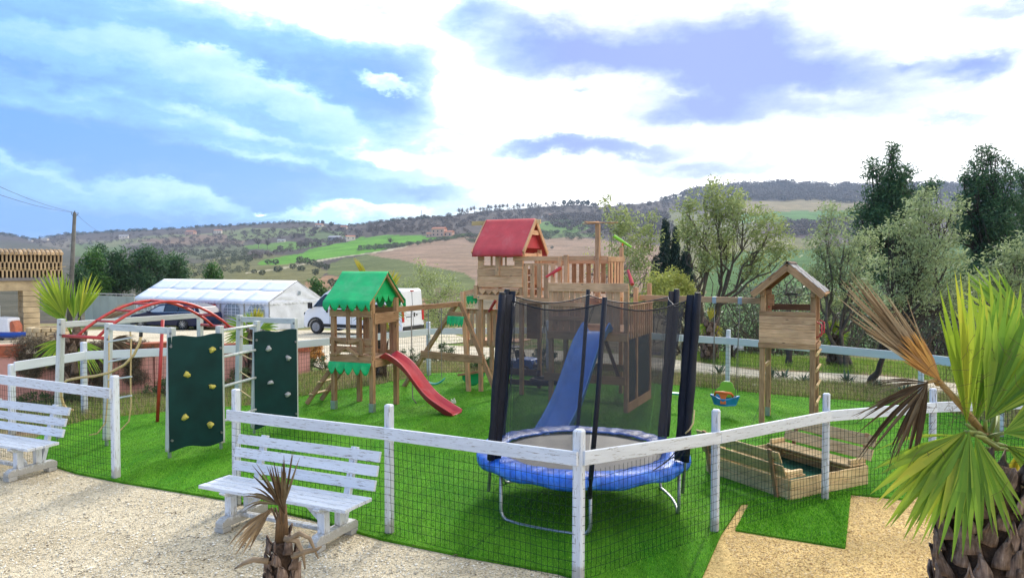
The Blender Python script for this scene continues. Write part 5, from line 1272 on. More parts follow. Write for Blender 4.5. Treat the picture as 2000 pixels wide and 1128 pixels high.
def tree(name, label, base, blobs, mat, seed, dens=1.0, leaf=.085, asp=.35, crad=.24, per=34, r0=.11, cat='tree', group=None, stems=1, twig=TWIG, fork=.35, bare=0):
    """blobs: (px, py, depth, radius in px, squash)"""
    rng = np.random.default_rng(seed); base = Vector(base); t = thing(name, label, cat, base, 0, group); wb = MB(); C = []
    top = max((at(x, y, d).z for x, y, d, rp, *_ in blobs)); cen = sum((at(x, y, d) for x, y, d, rp, *_ in blobs), Vector())/len(blobs)
    forks = []
    for s in range(stems):
        fk = base.lerp(Vector((cen.x, cen.y, top)), fork)+Vector((rng.normal()*.25*(stems > 1), rng.normal()*.2, 0)); fk.z = base.z+(top-base.z)*fork
        p0 = base+Vector((rng.normal()*.06, rng.normal()*.06, -.05))*(stems > 1)
        limb(wb, p0-base, fk-base, r0, r0*.62, rng, .06); forks.append(fk)
    for x, y, d, rp, *sq in blobs:
        c = at(x, y, d); rad = rp/F*d; fk = min(forks, key=lambda f: (f-c).length)
        pts = limb(wb, fk-base, c-base, r0*.5, r0*.16, rng, .12, 7)
        k = max(4, int(dens*14*(rad/crad)**2*.55)); ns = 0
        for _ in range(k):
            v = Vector(rng.normal(size=3)).normalized()*rad*(rng.random()**.38)
            if sq: v.z *= sq[0]
            q = c+v+Vector(rng.normal(size=3))*rad*.06; C.append(tuple(q-base))
            if ns < 14+bare and rng.random() < .8: limb(wb, pts[rng.integers(3, 7)], q-base, r0*.11, r0*.03, rng, .16, 3); ns += 1
    wb.build('trunk', twig, t, True)
    V, Q, val = leaves(C, per, crad, leaf, asp, rng); link('crown', fast_mesh('crown', V, Q, mat, val), t)
    return t
gb = lambda px, py: GZ(px, py)
tree('olive_tree', 'tall airy olive tree rising behind the trampoline and tower beam', gb(1388, 694), [(1375,440,23,48),(1345,400,23.4,24),(1405,395,23,40),(1388,364,23.2,11),(1450,430,22.4,46),(1500,460,22.4,42),(1525,500,22.4,26),(1420,490,23.6,40),(1370,510,22.8,30),(1475,520,23,34),(1340,455,23.6,24),(1440,390,23.4,22)], OLIVE, 1, .68, .13, .34, .27, 30, .10, stems=3, fork=.30, bare=10)
tree('olive_tree', 'slender olive tree between the mast and the dark cypresses', gb(1232, 682), [(1200,430,24,26),(1182,400,24,9),(1230,440,23.6,28),(1265,470,24,28),(1245,510,23.6,30),(1215,480,24.4,26),(1190,520,24,20),(1275,430,24,12),(1225,550,24,20)], OLIVE, 2, .8, .12, .34, .25, 28, .06, stems=2, fork=.3, bare=10)
tree('shrub_tree', 'yellow green bushy tree behind the playhouse deck under the cypresses', gb(1300, 686), [(1285,555,22,26,.8),(1320,545,22.4,24,.8),(1345,572,22,22,.8),(1262,580,21.6,20,.8),(1305,585,21.6,30,.7),(1240,598,22,16,.8)], OLIVE_Y, 3, 1.3, .085, .4, .22, 46, .07, stems=2, fork=.25)
tree('olive_tree', 'broad grey green olive tree behind the shingled lookout tower', gb(1656, 716), [(1620,430,20,36),(1650,470,19.6,44),(1600,480,20.4,34),(1625,520,20,44),(1680,520,19.4,38),(1590,545,20,30),(1655,570,20,40),(1700,470,20.4,26),(1700,590,19.8,30),(1620,600,20.6,30),(1580,600,21,24)], OLIVE_G, 4, .6, .095, .38, .24, 34, .08, stems=3, fork=.22, bare=12)
tree('olive_tree', 'dense olive tree whose dark trunk stands on the path bank left of the big palm', G(1742, 764)+Vector((0,1.0,0)), [(1800,420,16.6,44),(1770,460,16.4,44),(1835,450,16.6,44),(1800,500,16,50),(1745,520,16.4,36),(1850,520,16.6,44),(1780,570,16.2,44),(1850,590,16.4,40),(1730,600,16,34),(1890,560,16.8,34),(1812,384,17,24),(1860,410,16.8,26),(1690,560,16.4,20)], OLIVE_G, 5, .6, .085, .38, .21, 36, .09, stems=1, fork=.16, twig=TWIG_D, bare=12)
tree('olive_tree', 'olive tree partly hidden by the big palm at the right edge', gb(1985, 735), [(1960,520,18,40),(1990,490,18,34),(2040,520,18,50),(1930,560,18.4,36),(1975,580,18,44),(2040,600,18,50),(1915,620,18.4,34),(1960,640,18,40)], OLIVE_G, 6, .62, .10, .36, .22, 32, .09, stems=2, fork=.2)
tree('bare_tree', 'leafless dark tree seen through the gable of the lookout tower', gb(1540, 712), [(1545,560,23,44),(1520,600,22.6,30),(1575,590,22.6,26),(1548,520,23.4,30)], OLIVE, 7, .22, .07, .3, .3, 5, .09, stems=2, fork=.3, twig=TWIG_D, bare=24)
tree('bare_tree', 'small leafless tree under the swing beam left of the lookout tower', gb(1425, 700), [(1418,640,22,36),(1445,620,22,26),(1395,625,22.4,24)], OLIVE, 17, .3, .07, .3, .3, 4, .06, stems=2, fork=.25, twig=TWIG_D, bare=24)
tree('olive_tree', 'low olive shrub with pale leaves behind the back of the white van', gb(850, 640)+Vector((0,3,0)), [(805,560,42,20),(840,545,42,26),(875,560,41,24),(905,590,41,22),(850,590,41,30),(800,600,42,24),(890,615,40,26),(830,625,40,26),(818,522,43,14),(860,630,39,30)], OLIVE, 8, 1.0, .15, .35, .45, 30, .08, stems=3, fork=.2)
tree('olive_tree', 'thin pale sapling behind the playhouse mast', gb(1150, 672), [(1162,500,26,18),(1150,525,26,16),(1172,470,26,10)], OLIVE_Y, 18, .4, .09, .35, .28, 12, .03, stems=2, fork=.3)
def bpine(label, base, blobs, seed, mat, leaf, dens=1.3, crad=.38, d0=0):
    tree('pine_tree', label, base, [(x, y, d0+((k*37) % 7-3)*.12*(rp/30), rp) for k, (x, y, rp, d0) in enumerate([(b[0], b[1], b[2], d0) for b in blobs])], mat, seed, dens, leaf, .24, crad, 34, .16, fork=.45, twig=TWIG_D, bare=0)
def on_ground(px, d, dz=0): p = at(px, 520, d); return Vector((p.x, d, gz(p.x, d)+dz))
bpine('dark pointed pine standing behind the olive trees left of the big palm', on_ground(1738, 34, -.5), [(1743,288,7),(1744,302,10),(1742,320,13),(1702,322,9),(1708,340,15),(1735,345,24),(1768,338,16),(1758,358,24),(1720,372,26),(1775,378,18),(1700,400,26),(1745,405,34),(1785,408,20),(1680,425,22),(1725,440,36),(1772,445,30),(1700,475,36),(1750,485,36),(1780,520,30),(1710,530,34)], 11, PINE, .21, d0=34)
bpine('tall dark pine at the top right behind the big palm', on_ground(1925, 36, -.5), [(1918,298,8),(1932,300,7),(1944,310,8),(1920,318,13),(1902,322,7),(1965,326,11),(1882,346,12),(1905,352,20),(1940,350,24),(1975,350,14),(1915,380,28),(1955,385,30),(1885,385,18),(1895,420,32),(1940,425,38),(1980,410,28),(1880,450,22),(1915,465,38),(1965,465,38),(1930,510,38),(1980,520,36),(1900,540,30),(1950,560,36)], 12, PINE, .21, d0=36)
bpine('dark pine cut by the right edge of the picture', on_ground(2040, 37, -.5), [(1990,340,9),(2005,352,14),(2030,340,18),(2010,390,30),(2050,380,34),(2020,440,38),(2060,460,40),(2010,500,36),(2050,540,40)], 13, PINE, .22, d0=37)
bpine('rounded pine crown low between the two tall dark pines', on_ground(1830, 39, -.5), [(1812,364,9),(1826,360,9),(1803,372,8),(1818,378,12)], 14, PINE, .22, d0=39)
bpine('left end pine of the dark grove beside the utility pole', on_ground(182, 62, -.3), [(180,500,11),(176,515,15),(192,518,14),(168,530,14),(188,540,18),(172,555,16),(202,560,16)], 30, PINE_B, .36, 1.5, .6, 62)
bpine('second pine of the dark grove behind the pale wall', on_ground(228, 64, -.3), [(218,498,9),(236,494,9),(228,510,15),(212,524,15),(242,522,16),(226,545,20),(248,550,18),(214,560,18)], 31, PINE, .36, 1.5, .6, 64)
bpine('widest dark pine rising behind the left end of the marquee', on_ground(285, 64, -.3), [(268,500,10),(284,494,11),(300,498,11),(262,518,15),(286,515,18),(308,516,16),(270,542,20),(298,542,22),(284,566,22)], 32, PINE, .36, 1.5, .6, 64)
bpine('right end pine of the dark grove above the marquee roof', on_ground(338, 66, -.3), [(332,503,10),(345,512,13),(325,520,13),(355,530,13),(335,538,17),(362,546,11),(348,556,16),(322,558,16)], 33, PINE, .36, 1.5, .6, 66)
bpine('small lone pine above the middle of the marquee roof', on_ground(412, 70, -.3), [(412,522,6),(408,532,9),(420,535,8),(414,545,12),(402,548,8),(424,550,8)], 34, PINE_B, .34, 1.6, .5, 70)
bpine('low pine bush close to the foot of the utility pole', on_ground(152, 60, -.3), [(148,530,10),(158,545,13),(146,558,12),(162,568,12)], 35, PINE, .34, 1.6, .5, 60)
bpine('small pine showing behind the gable of the marquee', on_ground(620, 62, -.3), [(612,551,7),(622,562,10),(634,572,9),(615,578,14),(630,592,14)], 36, PINE_B, .34, 1.6, .5, 62)
bpine('distant blue green fir above the dark grove', hill(196, 505) if False else on_ground(196, 90, -.3), [(196,484,4),(196,492,6),(196,502,8)], 37, PINE, .5, 1.6, .7, 90)
def cypress(label, px, top, bot, wd, d, seed):
    rng = np.random.default_rng(seed); p = at(px, bot, d); base = Vector((p.x, d, p.z-1.5)); t = thing('cypress_tree', label, 'tree', base, 0); zt = at(px, top, d).z-base.z
    MB().tube([(0,0,0),(0,0,zt*.8)], [.12,.03], 6).build('trunk', TWIG_D, t); C = []; W_ = wd/F*d/2
    for i in range(420):
        s = rng.random()**.8; rr = W_*min(1, (s*1.25)**.7)*(1 if s < .9 else .8)*rng.uniform(.7, 1.05)*(1+.12*math.sin(s*17)); a = rng.uniform(0, 6.283)
        C.append((math.cos(a)*rr, math.sin(a)*rr, zt*(1-s)))
    V, Q, val = leaves(C, 26, .22, .20, .3, rng, 1.7, 1.6); link('crown', fast_mesh('crown', V, Q, CYP, val), t)
cypress('tallest dark cypress behind the yellow green bushy tree', 1299, 433, 560, 32, 50, 1)
cypress('slimmer cypress just right of the tallest cypress', 1319, 450, 560, 22, 50, 2)
cypress('low bushy cypress at the right foot of the cypress pair', 1338, 490, 570, 44, 50, 3)
cypress('low bushy cypress at the left foot of the cypress pair', 1281, 505, 560, 24, 51, 4)

# understorey thicket on the slope to the right
def thicket():
    rng = np.random.default_rng(77); C = []
    for _ in range(900):
        px = rng.uniform(1320, 2150); d = rng.uniform(24, 33); py = rng.uniform(560, 690); p = at(px, py, d)
        if px < 1430 and py < 610: continue
        g = gz(p.x, p.y); p.z = max(p.z, g+.1); C.append(tuple(p))
    V, Q, val = leaves(C, 26, .55, .16, .4, rng, .8); o = link('thicket', fast_mesh('thicket', V, Q, m_leaf('thicket_leaves', (.035,.05,.032), (.085,.11,.065), (.19,.22,.13), .3), val)); o['kind'] = 'stuff'
    b = MB()
    for _ in range(300):
        px = rng.uniform(1330, 2100); d = rng.uniform(24, 31); p = at(px, 600, d); z = gz(p.x, p.y); q = Vector((p.x+rng.normal()*.7, p.y, z+rng.uniform(1.2, 3.2))); limb(b, (p.x, p.y, z), q, .03, .008, rng, .15, 4)
    b.build('thicket_stems', TWIG, None, kind='stuff')
thicket()

# ------------------------------------------------------------------ low plants by the back fence
def tuft(label, base, h, n, w, mat, seed, name='spiky_plant', cat='plant', group=None, spread=.75):
    t = thing(name, label, cat, base, 0, group); r = random.Random(seed); V0, F0, A = [], [], []
    for i in range(n):
        a = r.uniform(0, 6.283); e = r.uniform(.35, 1.4)
        d = Vector((math.cos(a)*math.cos(e)*spread*1.3, math.sin(a)*math.cos(e)*spread*1.3, math.sin(e))); V, Fs = blade_geo(Vector((r.uniform(-.08,.08),r.uniform(-.08,.08),0)), d, d.cross(Vector((-d.y,d.x,0))).normalized() if abs(d.z) < .99 else Vector((0,1,0)), h*r.uniform(.6,1.1), w, .4, .12, .3, r)
        k = len(V0); V0 += V; F0 += [tuple(k+j for j in f) for f in Fs]; A += [r.random()]*len(Fs)
    link('leaves', attr_mesh('leaves', V0, F0, mat, A), t); return t
AGAVE = m_leaf('grey_blue_agave', (.05,.09,.06), (.09,.15,.10), (.15,.21,.14), .1)
for i, (px, py, lb) in enumerate([(1405,731,'spiky dark plant by the path left of the white fence post'),(1530,738,'spiky dark plant seen between the legs of the lookout tower'),(1503,742,'small spiky plant beside the back leg of the lookout tower'),(1572,748,'low spiky plant against the right leg of the lookout tower'),(1655,748,'wide spiky plant on the path edge right of the lookout tower'),(1712,758,'upright spiky plant beside the dark olive trunk'),(1770,775,'spiky plant right of the dark olive trunk'),(1225,735,'spiky plant behind the dark side net of the playhouse'),(1268,740,'spiky plant just right of the playhouse side rail')]):
    tuft(lb, GZ(px, py), .30 if i % 2 else .36, 20, .05, AGAVE, i)
def bush(label, px, py, w, h, mat, seed, n=26, per=60, leaf=.07, name='shrub', group=None, d=None):
    rng = np.random.default_rng(seed); b = GZ(px, py) if d is None else Vector((at(px,520,d).x, d, gz(at(px,520,d).x, d))); t = thing(name, label, 'shrub', b, 0, group); C = []; wb = MB()
    for _ in range(n):
        a = rng.uniform(0, 6.283); rr = w/2*rng.random()**.6; z = h*rng.uniform(.15, 1)*(1-.5*(rr/(w/2))**2); c = (math.cos(a)*rr, math.sin(a)*rr*.7, z); C.append(c); limb(wb, (c[0]*.2, c[1]*.2, 0), c, .014, .005, rng, .1, 3)
    wb.build('stems', TWIG, t); V, Q, val = leaves(C, per, .16*max(.6, h), leaf, .22, rng, .9, .4); link('foliage', fast_mesh('foliage', V, Q, mat, val), t); return t
bush('dark rosemary bush behind the red slide', 800, 712, .95, .42, SHRUBM, 1); bush('dark rosemary bush under the small swing frame', 865, 708, 1.1, .62, SHRUBM, 2)
bush('dark rosemary bush left of the small play tower legs', 640, 724, 1.3, .5, SHRUBM, 3); bush('dark rosemary bush right of the second climbing wall', 690, 716, .9, .45, SHRUBM, 4)
bush('dark trailing bush between the two climbing walls', 455, 752, 1.2, .42, SHRUBM, 5); bush('spreading dark bush by the pink wall below the dead palm frond', 340, 775, 1.2, .45, SHRUBM, 6)
bush('low dark bush at the foot of the pink wall behind the left bench', 95, 792, 1.3, .3, SHRUBM, 7); bush('light green bush behind the leaning outrigger post', 945, 722, .8, .4, PINE_B, 8)
bush('dark bush behind the tyre swing', 1070, 714, 1.0, .5, SHRUBM, 9)
bush('yellow orange dry bush next to the last terracotta planter', 612, 708, .62, .62, PALM_ORANGE, 10, leaf=.12)

# grass strips, gravel crumbs and turf fibres
def scatter_blades(name, polys, n, hmin, hmax, w, mat, seed, lean=.5, zoff=0.0, dpow=0, dead=None):
    rng = np.random.default_rng(seed); P = []
    for poly, frac in polys:
        xs_ = [p[0] for p in poly]; ys2 = [p[1] for p in poly]; need = int(n*frac); got = []
        while sum(len(g) for g in got) < need:
            X = rng.uniform(min(xs_), max(xs_), need*2); Y = rng.uniform(min(ys2), max(ys2), need*2); k = pip(poly, X, Y)
            if dpow: k &= rng.random(len(X)) < np.clip((7.0/np.hypot(X, Y))**dpow, 0, 1)
            got.append(np.stack([X[k], Y[k]], 1))
        P.append(np.concatenate(got)[:need])
    P = np.concatenate(P); n = len(P); Z = np.array([gz(x, y) for x, y in P])+zoff
    a = rng.uniform(0, 6.283, n); h = rng.uniform(hmin, hmax, n); ww = w*rng.uniform(.6, 1.3, n); la = rng.uniform(0, 6.283, n); ll = h*lean*rng.random(n)
    dx, dy = np.cos(a)*ww/2, np.sin(a)*ww/2
    V = np.stack([np.stack([P[:,0]-dx, P[:,1]-dy, Z], 1), np.stack([P[:,0]+dx, P[:,1]+dy, Z], 1), np.stack([P[:,0]+np.cos(la)*ll, P[:,1]+np.sin(la)*ll, Z+h], 1)], 1).reshape(-1, 3)
    o = link(name, fast_mesh(name, V, np.arange(n*3).reshape(n, 3), mat, rng.random(n))); o['kind'] = 'stuff'; return o
TURF_FIB = m_leaf('turf_fibre', (.03,.15,.006), (.10,.36,.012), (.28,.60,.05), .35, .7)
tp = [(p.x, p.y) for p in turf_poly]; pp_ = [tuple(G(*p))[:2] for p in patch_px]
scatter_blades('turf_fibres', [(tp, .94), (pp_, .06)], 170000, .012, .028, .008, TURF_FIB, 5, 1.1, .02, 1.4)
GRASS = m_leaf('verge_grass', (.08,.18,.02), (.18,.34,.04), (.40,.48,.10), .35); DRY = m_leaf('dry_grass', (.20,.15,.08), (.38,.31,.17), (.58,.48,.29), .3, .9)
gp = lambda L_: [tuple(GZ(*q))[:2] for q in L_]
bedR = gp([(1360,757),(1500,771),(1600,779),(1700,786),(1850,806),(2000,846),(2120,820),(1860,775),(1732,756),(1620,748),(1486,743),(1360,732)])
bedM = gp([(640,768),(740,752),(840,730),(920,728),(1000,733),(1360,757),(1360,733),(1040,707),(905,704),(800,714),(640,724)])
bedL = gp([(100,838),(170,822),(280,810),(380,800),(500,792),(640,768),(640,724),(560,740),(300,768),(0,800),(-20,838)])
bank = gp([(1350,705),(1486,722),(1620,727),(1732,734),(1900,752),(2100,775),(2100,735),(1900,718),(1700,705),(1500,696),(1350,688)])
van_g = gp([(840,672),(1000,680),(1200,690),(1200,665),(1000,655),(850,656)])
scatter_blades('verge_grass', [(bedR,.25),(bedM,.15),(bedL,.22),(bank,.32),(van_g,.06)], 60000, .05, .17, .012, GRASS, 8, .9)
scatter_blades('dry_grass', [(bedR,.35),(bedM,.40),(bedL,.25)], 45000, .05, .20, .010, DRY, 9, 1.2)
def pebbles(name, poly, n, s0, s1, mat, seed, z=0, dpow=1.2):
    rng = np.random.default_rng(seed); xs_ = [p[0] for p in poly]; ys2 = [p[1] for p in poly]; got = np.zeros((0, 2))
    while len(got) < n:
        X = rng.uniform(min(xs_), max(xs_), n*2); Y = rng.uniform(min(ys2), max(ys2), n*2); k = pip(poly, X, Y) & (rng.random(n*2) < np.clip((5.5/np.hypot(X, Y))**dpow, 0, 1)); got = np.concatenate([got, np.stack([X[k], Y[k]], 1)])
    P = got[:n]; s = rng.uniform(s0, s1, n)*rng.choice([.7,1,1.5], n, p=[.5,.4,.1]); o6 = np.array([[1,0,0],[0,1,0],[-1,0,0],[0,-1,0],[0,0,.8]], float)
    a = rng.uniform(0, 6.283, n); sx = rng.uniform(.6, 1.2, n); ca_, sa_ = np.cos(a), np.sin(a)
    V = np.zeros((n, 5, 3)); X = o6[None, :, 0]*s[:, None]*sx[:, None]; Y = o6[None, :, 1]*s[:, None]
    V[..., 0] = X*ca_[:, None]-Y*sa_[:, None]+P[:, 0:1]; V[..., 1] = X*sa_[:, None]+Y*ca_[:, None]+P[:, 1:2]; V[..., 2] = o6[None, :, 2]*s[:, None]*.8+z
    f = np.array([[0,1,4],[1,2,4],[2,3,4],[3,0,4]]); Q = (f[None]+5*np.arange(n)[:, None, None]).reshape(-1, 3)
    val = np.repeat(rng.random(n), 4); o = link(name, fast_mesh(name, V.reshape(-1, 3), Q, mat, val)); o['kind'] = 'stuff'
PEB = m_leaf('gravel_stones', (.30,.26,.20), (.60,.55,.43), (.80,.76,.66), 0, .9); PEBO = m_leaf('ochre_stones', (.30,.17,.06), (.58,.38,.16), (.76,.58,.32), 0, .9)
yard = [(-9,1.5),(1.6,1.5),(1.6,5.7)]+[(p.x, p.y-.06) for p in fr[1:]]+[(-9.5,10)]
pebbles('gravel_stones', yard, 70000, .006, .013, PEB, 3)
och = [(1.7,4.2)]+[tuple(G(*p))[:2] for p in [(1412,1045),(1446,1042),(1654,1076),(1664,966),(1840,960),(1880,985),(1960,1128)]]+[(3.55,4.2)]
pebbles('ochre_stones', och, 16000, .006, .012, PEBO, 4)
# dark leaf litter on the gravel
r = random.Random(12)
litter = MB()
for _ in range(150):
    p = G(r.uniform(0, 1000), r.uniform(930, 1125))
    if pip(tp, np.array([p.x]), np.array([p.y]))[0]: continue
    for k in range(r.randint(1, 4)): q = p+Vector((r.uniform(-.03,.03), r.uniform(-.03,.03), .014)); a = r.uniform(0, 6.28); L_ = r.uniform(.012,.035); litter.prism([(0,-.006),(L_*.5,.0-.01),(L_,0),(L_*.5,.01)], q, (math.cos(a),math.sin(a),.1), (-math.sin(a),math.cos(a),.1), .002)
litter.build('leaf_litter', m_plain('dead_leaves', (.10,.07,.04), .9, .4), None, kind='stuff')

# ------------------------------------------------------------------ vehicles
GLASS_D = m_plain('dark_window_glass', (.02,.025,.03), .08, .1, 2, 0, coat=.6)
def body_loft(par, prof, hw, mat, name='body', tumble=.10, zt=1.0, bev=.03):
    """side profile (x,z) polygon extruded to half width hw, leaning in above zt."""
    b = MB(); m = len(prof)
    zmax = max(z for x, z in prof)
    wid = lambda z: hw*(1-(tumble*max(0, (z-zt)/(zmax-zt)))) if zmax > zt else hw
    for s in (-1, 1):
        for x, z in prof: b.V.append(Vector((x, s*wid(z), z)))
    b.F.append(tuple(range(m))); b.F.append(tuple(m+i for i in reversed(range(m))))
    for i in range(m): j = (i+1) % m; b.F.append((i, m+i, m+j, j))
    o = b.build(name, mat, par, bev=bev); return o
def wheel(par, x, y, r, w, rimmat, side, spokes=7):
    g = MB().disc((x, y, r), (0,1,0), r, w, 28).build('tyre', BLACK, par, bev=.02)
    yo = y+side*w*.5
    MB().disc((x, yo+side*.004, r), (0,1,0), r*.66, .02, 24).build('rim', m_rimd if spokes > 6 else rimmat, g, bev=.004)
    b = MB()
    for k in range(spokes): a = 2*math.pi*k/spokes; b.beam((x+.04*math.cos(a), yo+side*.02, r+.04*math.sin(a)), (x+r*.62*math.cos(a), yo+side*.02, r+r*.62*math.sin(a)), .02, .045, (0,1,0))
    b.disc((x, yo+side*.02, r), (0,1,0), r*.16, .03, 12); b.build('spokes', rimmat, g)
m_rimd = m_plain('dark_rim', (.05,.05,.055), .4)
CHROME = m_plain('alloy', (.55,.56,.58), .3, .1, metal=.8)
VAN_W = m_plain('white_van_paint', (.78,.80,.84), .3, .04, 2, 0, coat=.5)
CAR_B = m_plain('dark_blue_car_paint', (.006,.009,.045), .35, .1, 2, 0, coat=.25, spec=.3)
TAIL = m_plain('tail_light_red', (.5,.01,.01), .25, .05, coat=.6)
def van():
    f = plan(592, 37.1); rr = plan(785, 34.8); ax = (rr-f); rz = math.atan2(ax.y, ax.x); mid = (f+rr)/2; nrm = Vector((-math.sin(rz), math.cos(rz), 0)); O = mid+nrm*1.02; O.z = gz(O.x, O.y)+.02
    t = thing('parked_van', 'white high roofed panel van parked beside the marquee', 'van', O, rz); L = ax.length/2
    # x = -L front .. +L rear ; near side y = -1.02
    prof = [(-L+.02,.32),(-L,.62),(-L+.06,.92),(-L+.25,1.08),(-L+.95,1.30),(-L+1.62,1.98),(-L+1.95,2.20),(-L+2.4,2.27),(L-.25,2.27),(L-.10,2.2),(L,.45),(L-.02,.30),(L-.75,.30)]
    wa = lambda cx, r_: [(cx+r_*math.cos(a), .30+r_*math.sin(a)*.98) for a in [math.pi*k/10 for k in range(11)]]
    xr, xf = L-1.05, -L+.76
    prof = [(-L+.02,.32),(-L,.62),(-L+.04,.95),(-L+.16,1.14),(-L+.50,1.32),(-L+1.20,2.0),(-L+1.55,2.20),(-L+2.0,2.27),(L-.25,2.27),(L-.10,2.2),(L,.45),(L-.02,.30)]+wa(xr, .42)+wa(xf, .42)
    body_loft(t, prof, 1.02, VAN_W, tumble=.09, zt=1.15, bev=.045)
    for x in (xf, xr):
        for s in (-1, 1): wheel(t, x, s*.90, .345, .23, CHROME if False else m_hub, s, 6)
        MB().box((x, 0, .5), (.86, 1.7, .42)).build('wheel_well', BLACK, t)
    ys = -1.025
    def side_poly(name, pts, mat, th=.012, off=0): 
        b = MB(); m = len(pts)
        for o_ in (-th, 0):
            for x, z in pts: b.V.append(Vector((x, -(1.02*(1-.09*max(0,(z-1.15)/(2.27-1.15))))-.004-off+o_, z)))
        b.F += [tuple(reversed(range(m))), tuple(range(m, 2*m))]+[(i, (i+1) % m, m+(i+1) % m, m+i) for i in range(m)]; return b.build(name, mat, t)
    side_poly('side_window', [(-L+.62,1.35),(-L+1.45,1.38),(-L+1.47,1.98),(-L+1.28,1.97),(-L+1.0,1.76)], GLASS_D)
    side_poly('sill_strip', [(xf+.5,.36),(xr-.5,.36),(xr-.5,.52),(xf+.5,.52)], BLACK); side_poly('arch_trim', [(xf-.52,.32)]+[(xf+.52*math.cos(a), .32+.52*math.sin(a)) for a in [math.pi-math.pi*k/10 for k in range(11)]]+[(xf+.42*math.cos(a), .32+.42*math.sin(a)) for a in [math.pi*k/10 for k in range(11)]], BLACK)
    for x, z0, z1 in ((-L+1.60,.55,2.1),(-L+2.9,.55,2.1)): side_poly('door_seam', [(x-.008,z0),(x+.008,z0),(x+.008,z1),(x-.008,z1)], m_seam, .004)
    side_poly('side_crease', [(-L+2.2,1.22),(L-.1,1.22),(L-.1,1.245),(-L+2.2,1.245)], m_seam, .004); side_poly('side_crease', [(-L+2.2,1.02),(L-.1,1.02),(L-.1,1.035),(-L+2.2,1.035)], m_seam, .004)
    side_poly('door_handle', [(-L+1.40,1.08),(-L+1.50,1.08),(-L+1.50,1.28),(-L+1.40,1.28)], BLACK, .03)
    MB().box((-L+.52, -1.16, 1.42), (.16,.2,.30)).build('wing_mirror', BLACK, t, bev=.03); MB().box((-L+.10,-.82,.98), (.25,.3,.16)).build('headlight', GLASS_D, t, bev=.03)
    MB().prism([(-.86,1.32),(.86,1.32),(.76,1.94),(-.76,1.94)], (-L+1.26,0,0), (0,1,0), (.66/.94*1.0,0,1) if False else (0,0,1), .01) if False else None
    V = [(-L+.54,-.84,1.36),(-L+.54,.84,1.36),(-L+1.18,.76,1.98),(-L+1.18,-.76,1.98)]; MB().add([(x-.02,y,z+.02) for x,y,z in V], [(0,1,2,3)]).build('windscreen', GLASS_D, t, solid=.01)
    MB().box((-L+.02,0,.42), (.14,1.9,.26)).build('front_bumper', BLACK, t, bev=.04); MB().box((L-.0,0,.40), (.12,1.9,.2)).build('rear_bumper', BLACK, t, bev=.03)
    def rear(name, y0, y1, z0, z1, mat, th=.02): xx = L-.10*((z0+z1)/2-.45)/1.75; MB().box((xx+.012, (y0+y1)/2, (z0+z1)/2), (th, y1-y0, z1-z0), Matrix.Rotation(-.057, 3, 'Y')).build(name, mat, t, bev=.003)
    rear('tail_light', -1.0, -.84, .72, 1.38, TAIL, .05); rear('tail_light', .84, 1.0, .72, 1.38, TAIL, .05); rear('door_seam', -.008, .008, .5, 2.15, m_seam); rear('number_plate', -.62, -.18, .80, .90, VAN_W); rear('plate_recess', -.64, -.16, .92, .96, BLACK)
    rear('door_handle', .10, .18, .92, 1.12, BLACK, .04); rear('brake_light', -.12, .16, 2.16, 2.22, TAIL, .05); rear('door_hinge', -.76, -.60, 1.24, 1.27, m_seam); rear('door_seam', -.9, .9, 1.05, 1.06, m_seam); rear('emblem', .32, .40, .96, 1.06, BLACK)
m_seam = m_plain('panel_seam', (.25,.26,.28), .6); m_hub = m_plain('steel_wheel', (.35,.35,.37), .5, .1, metal=.4)
van()
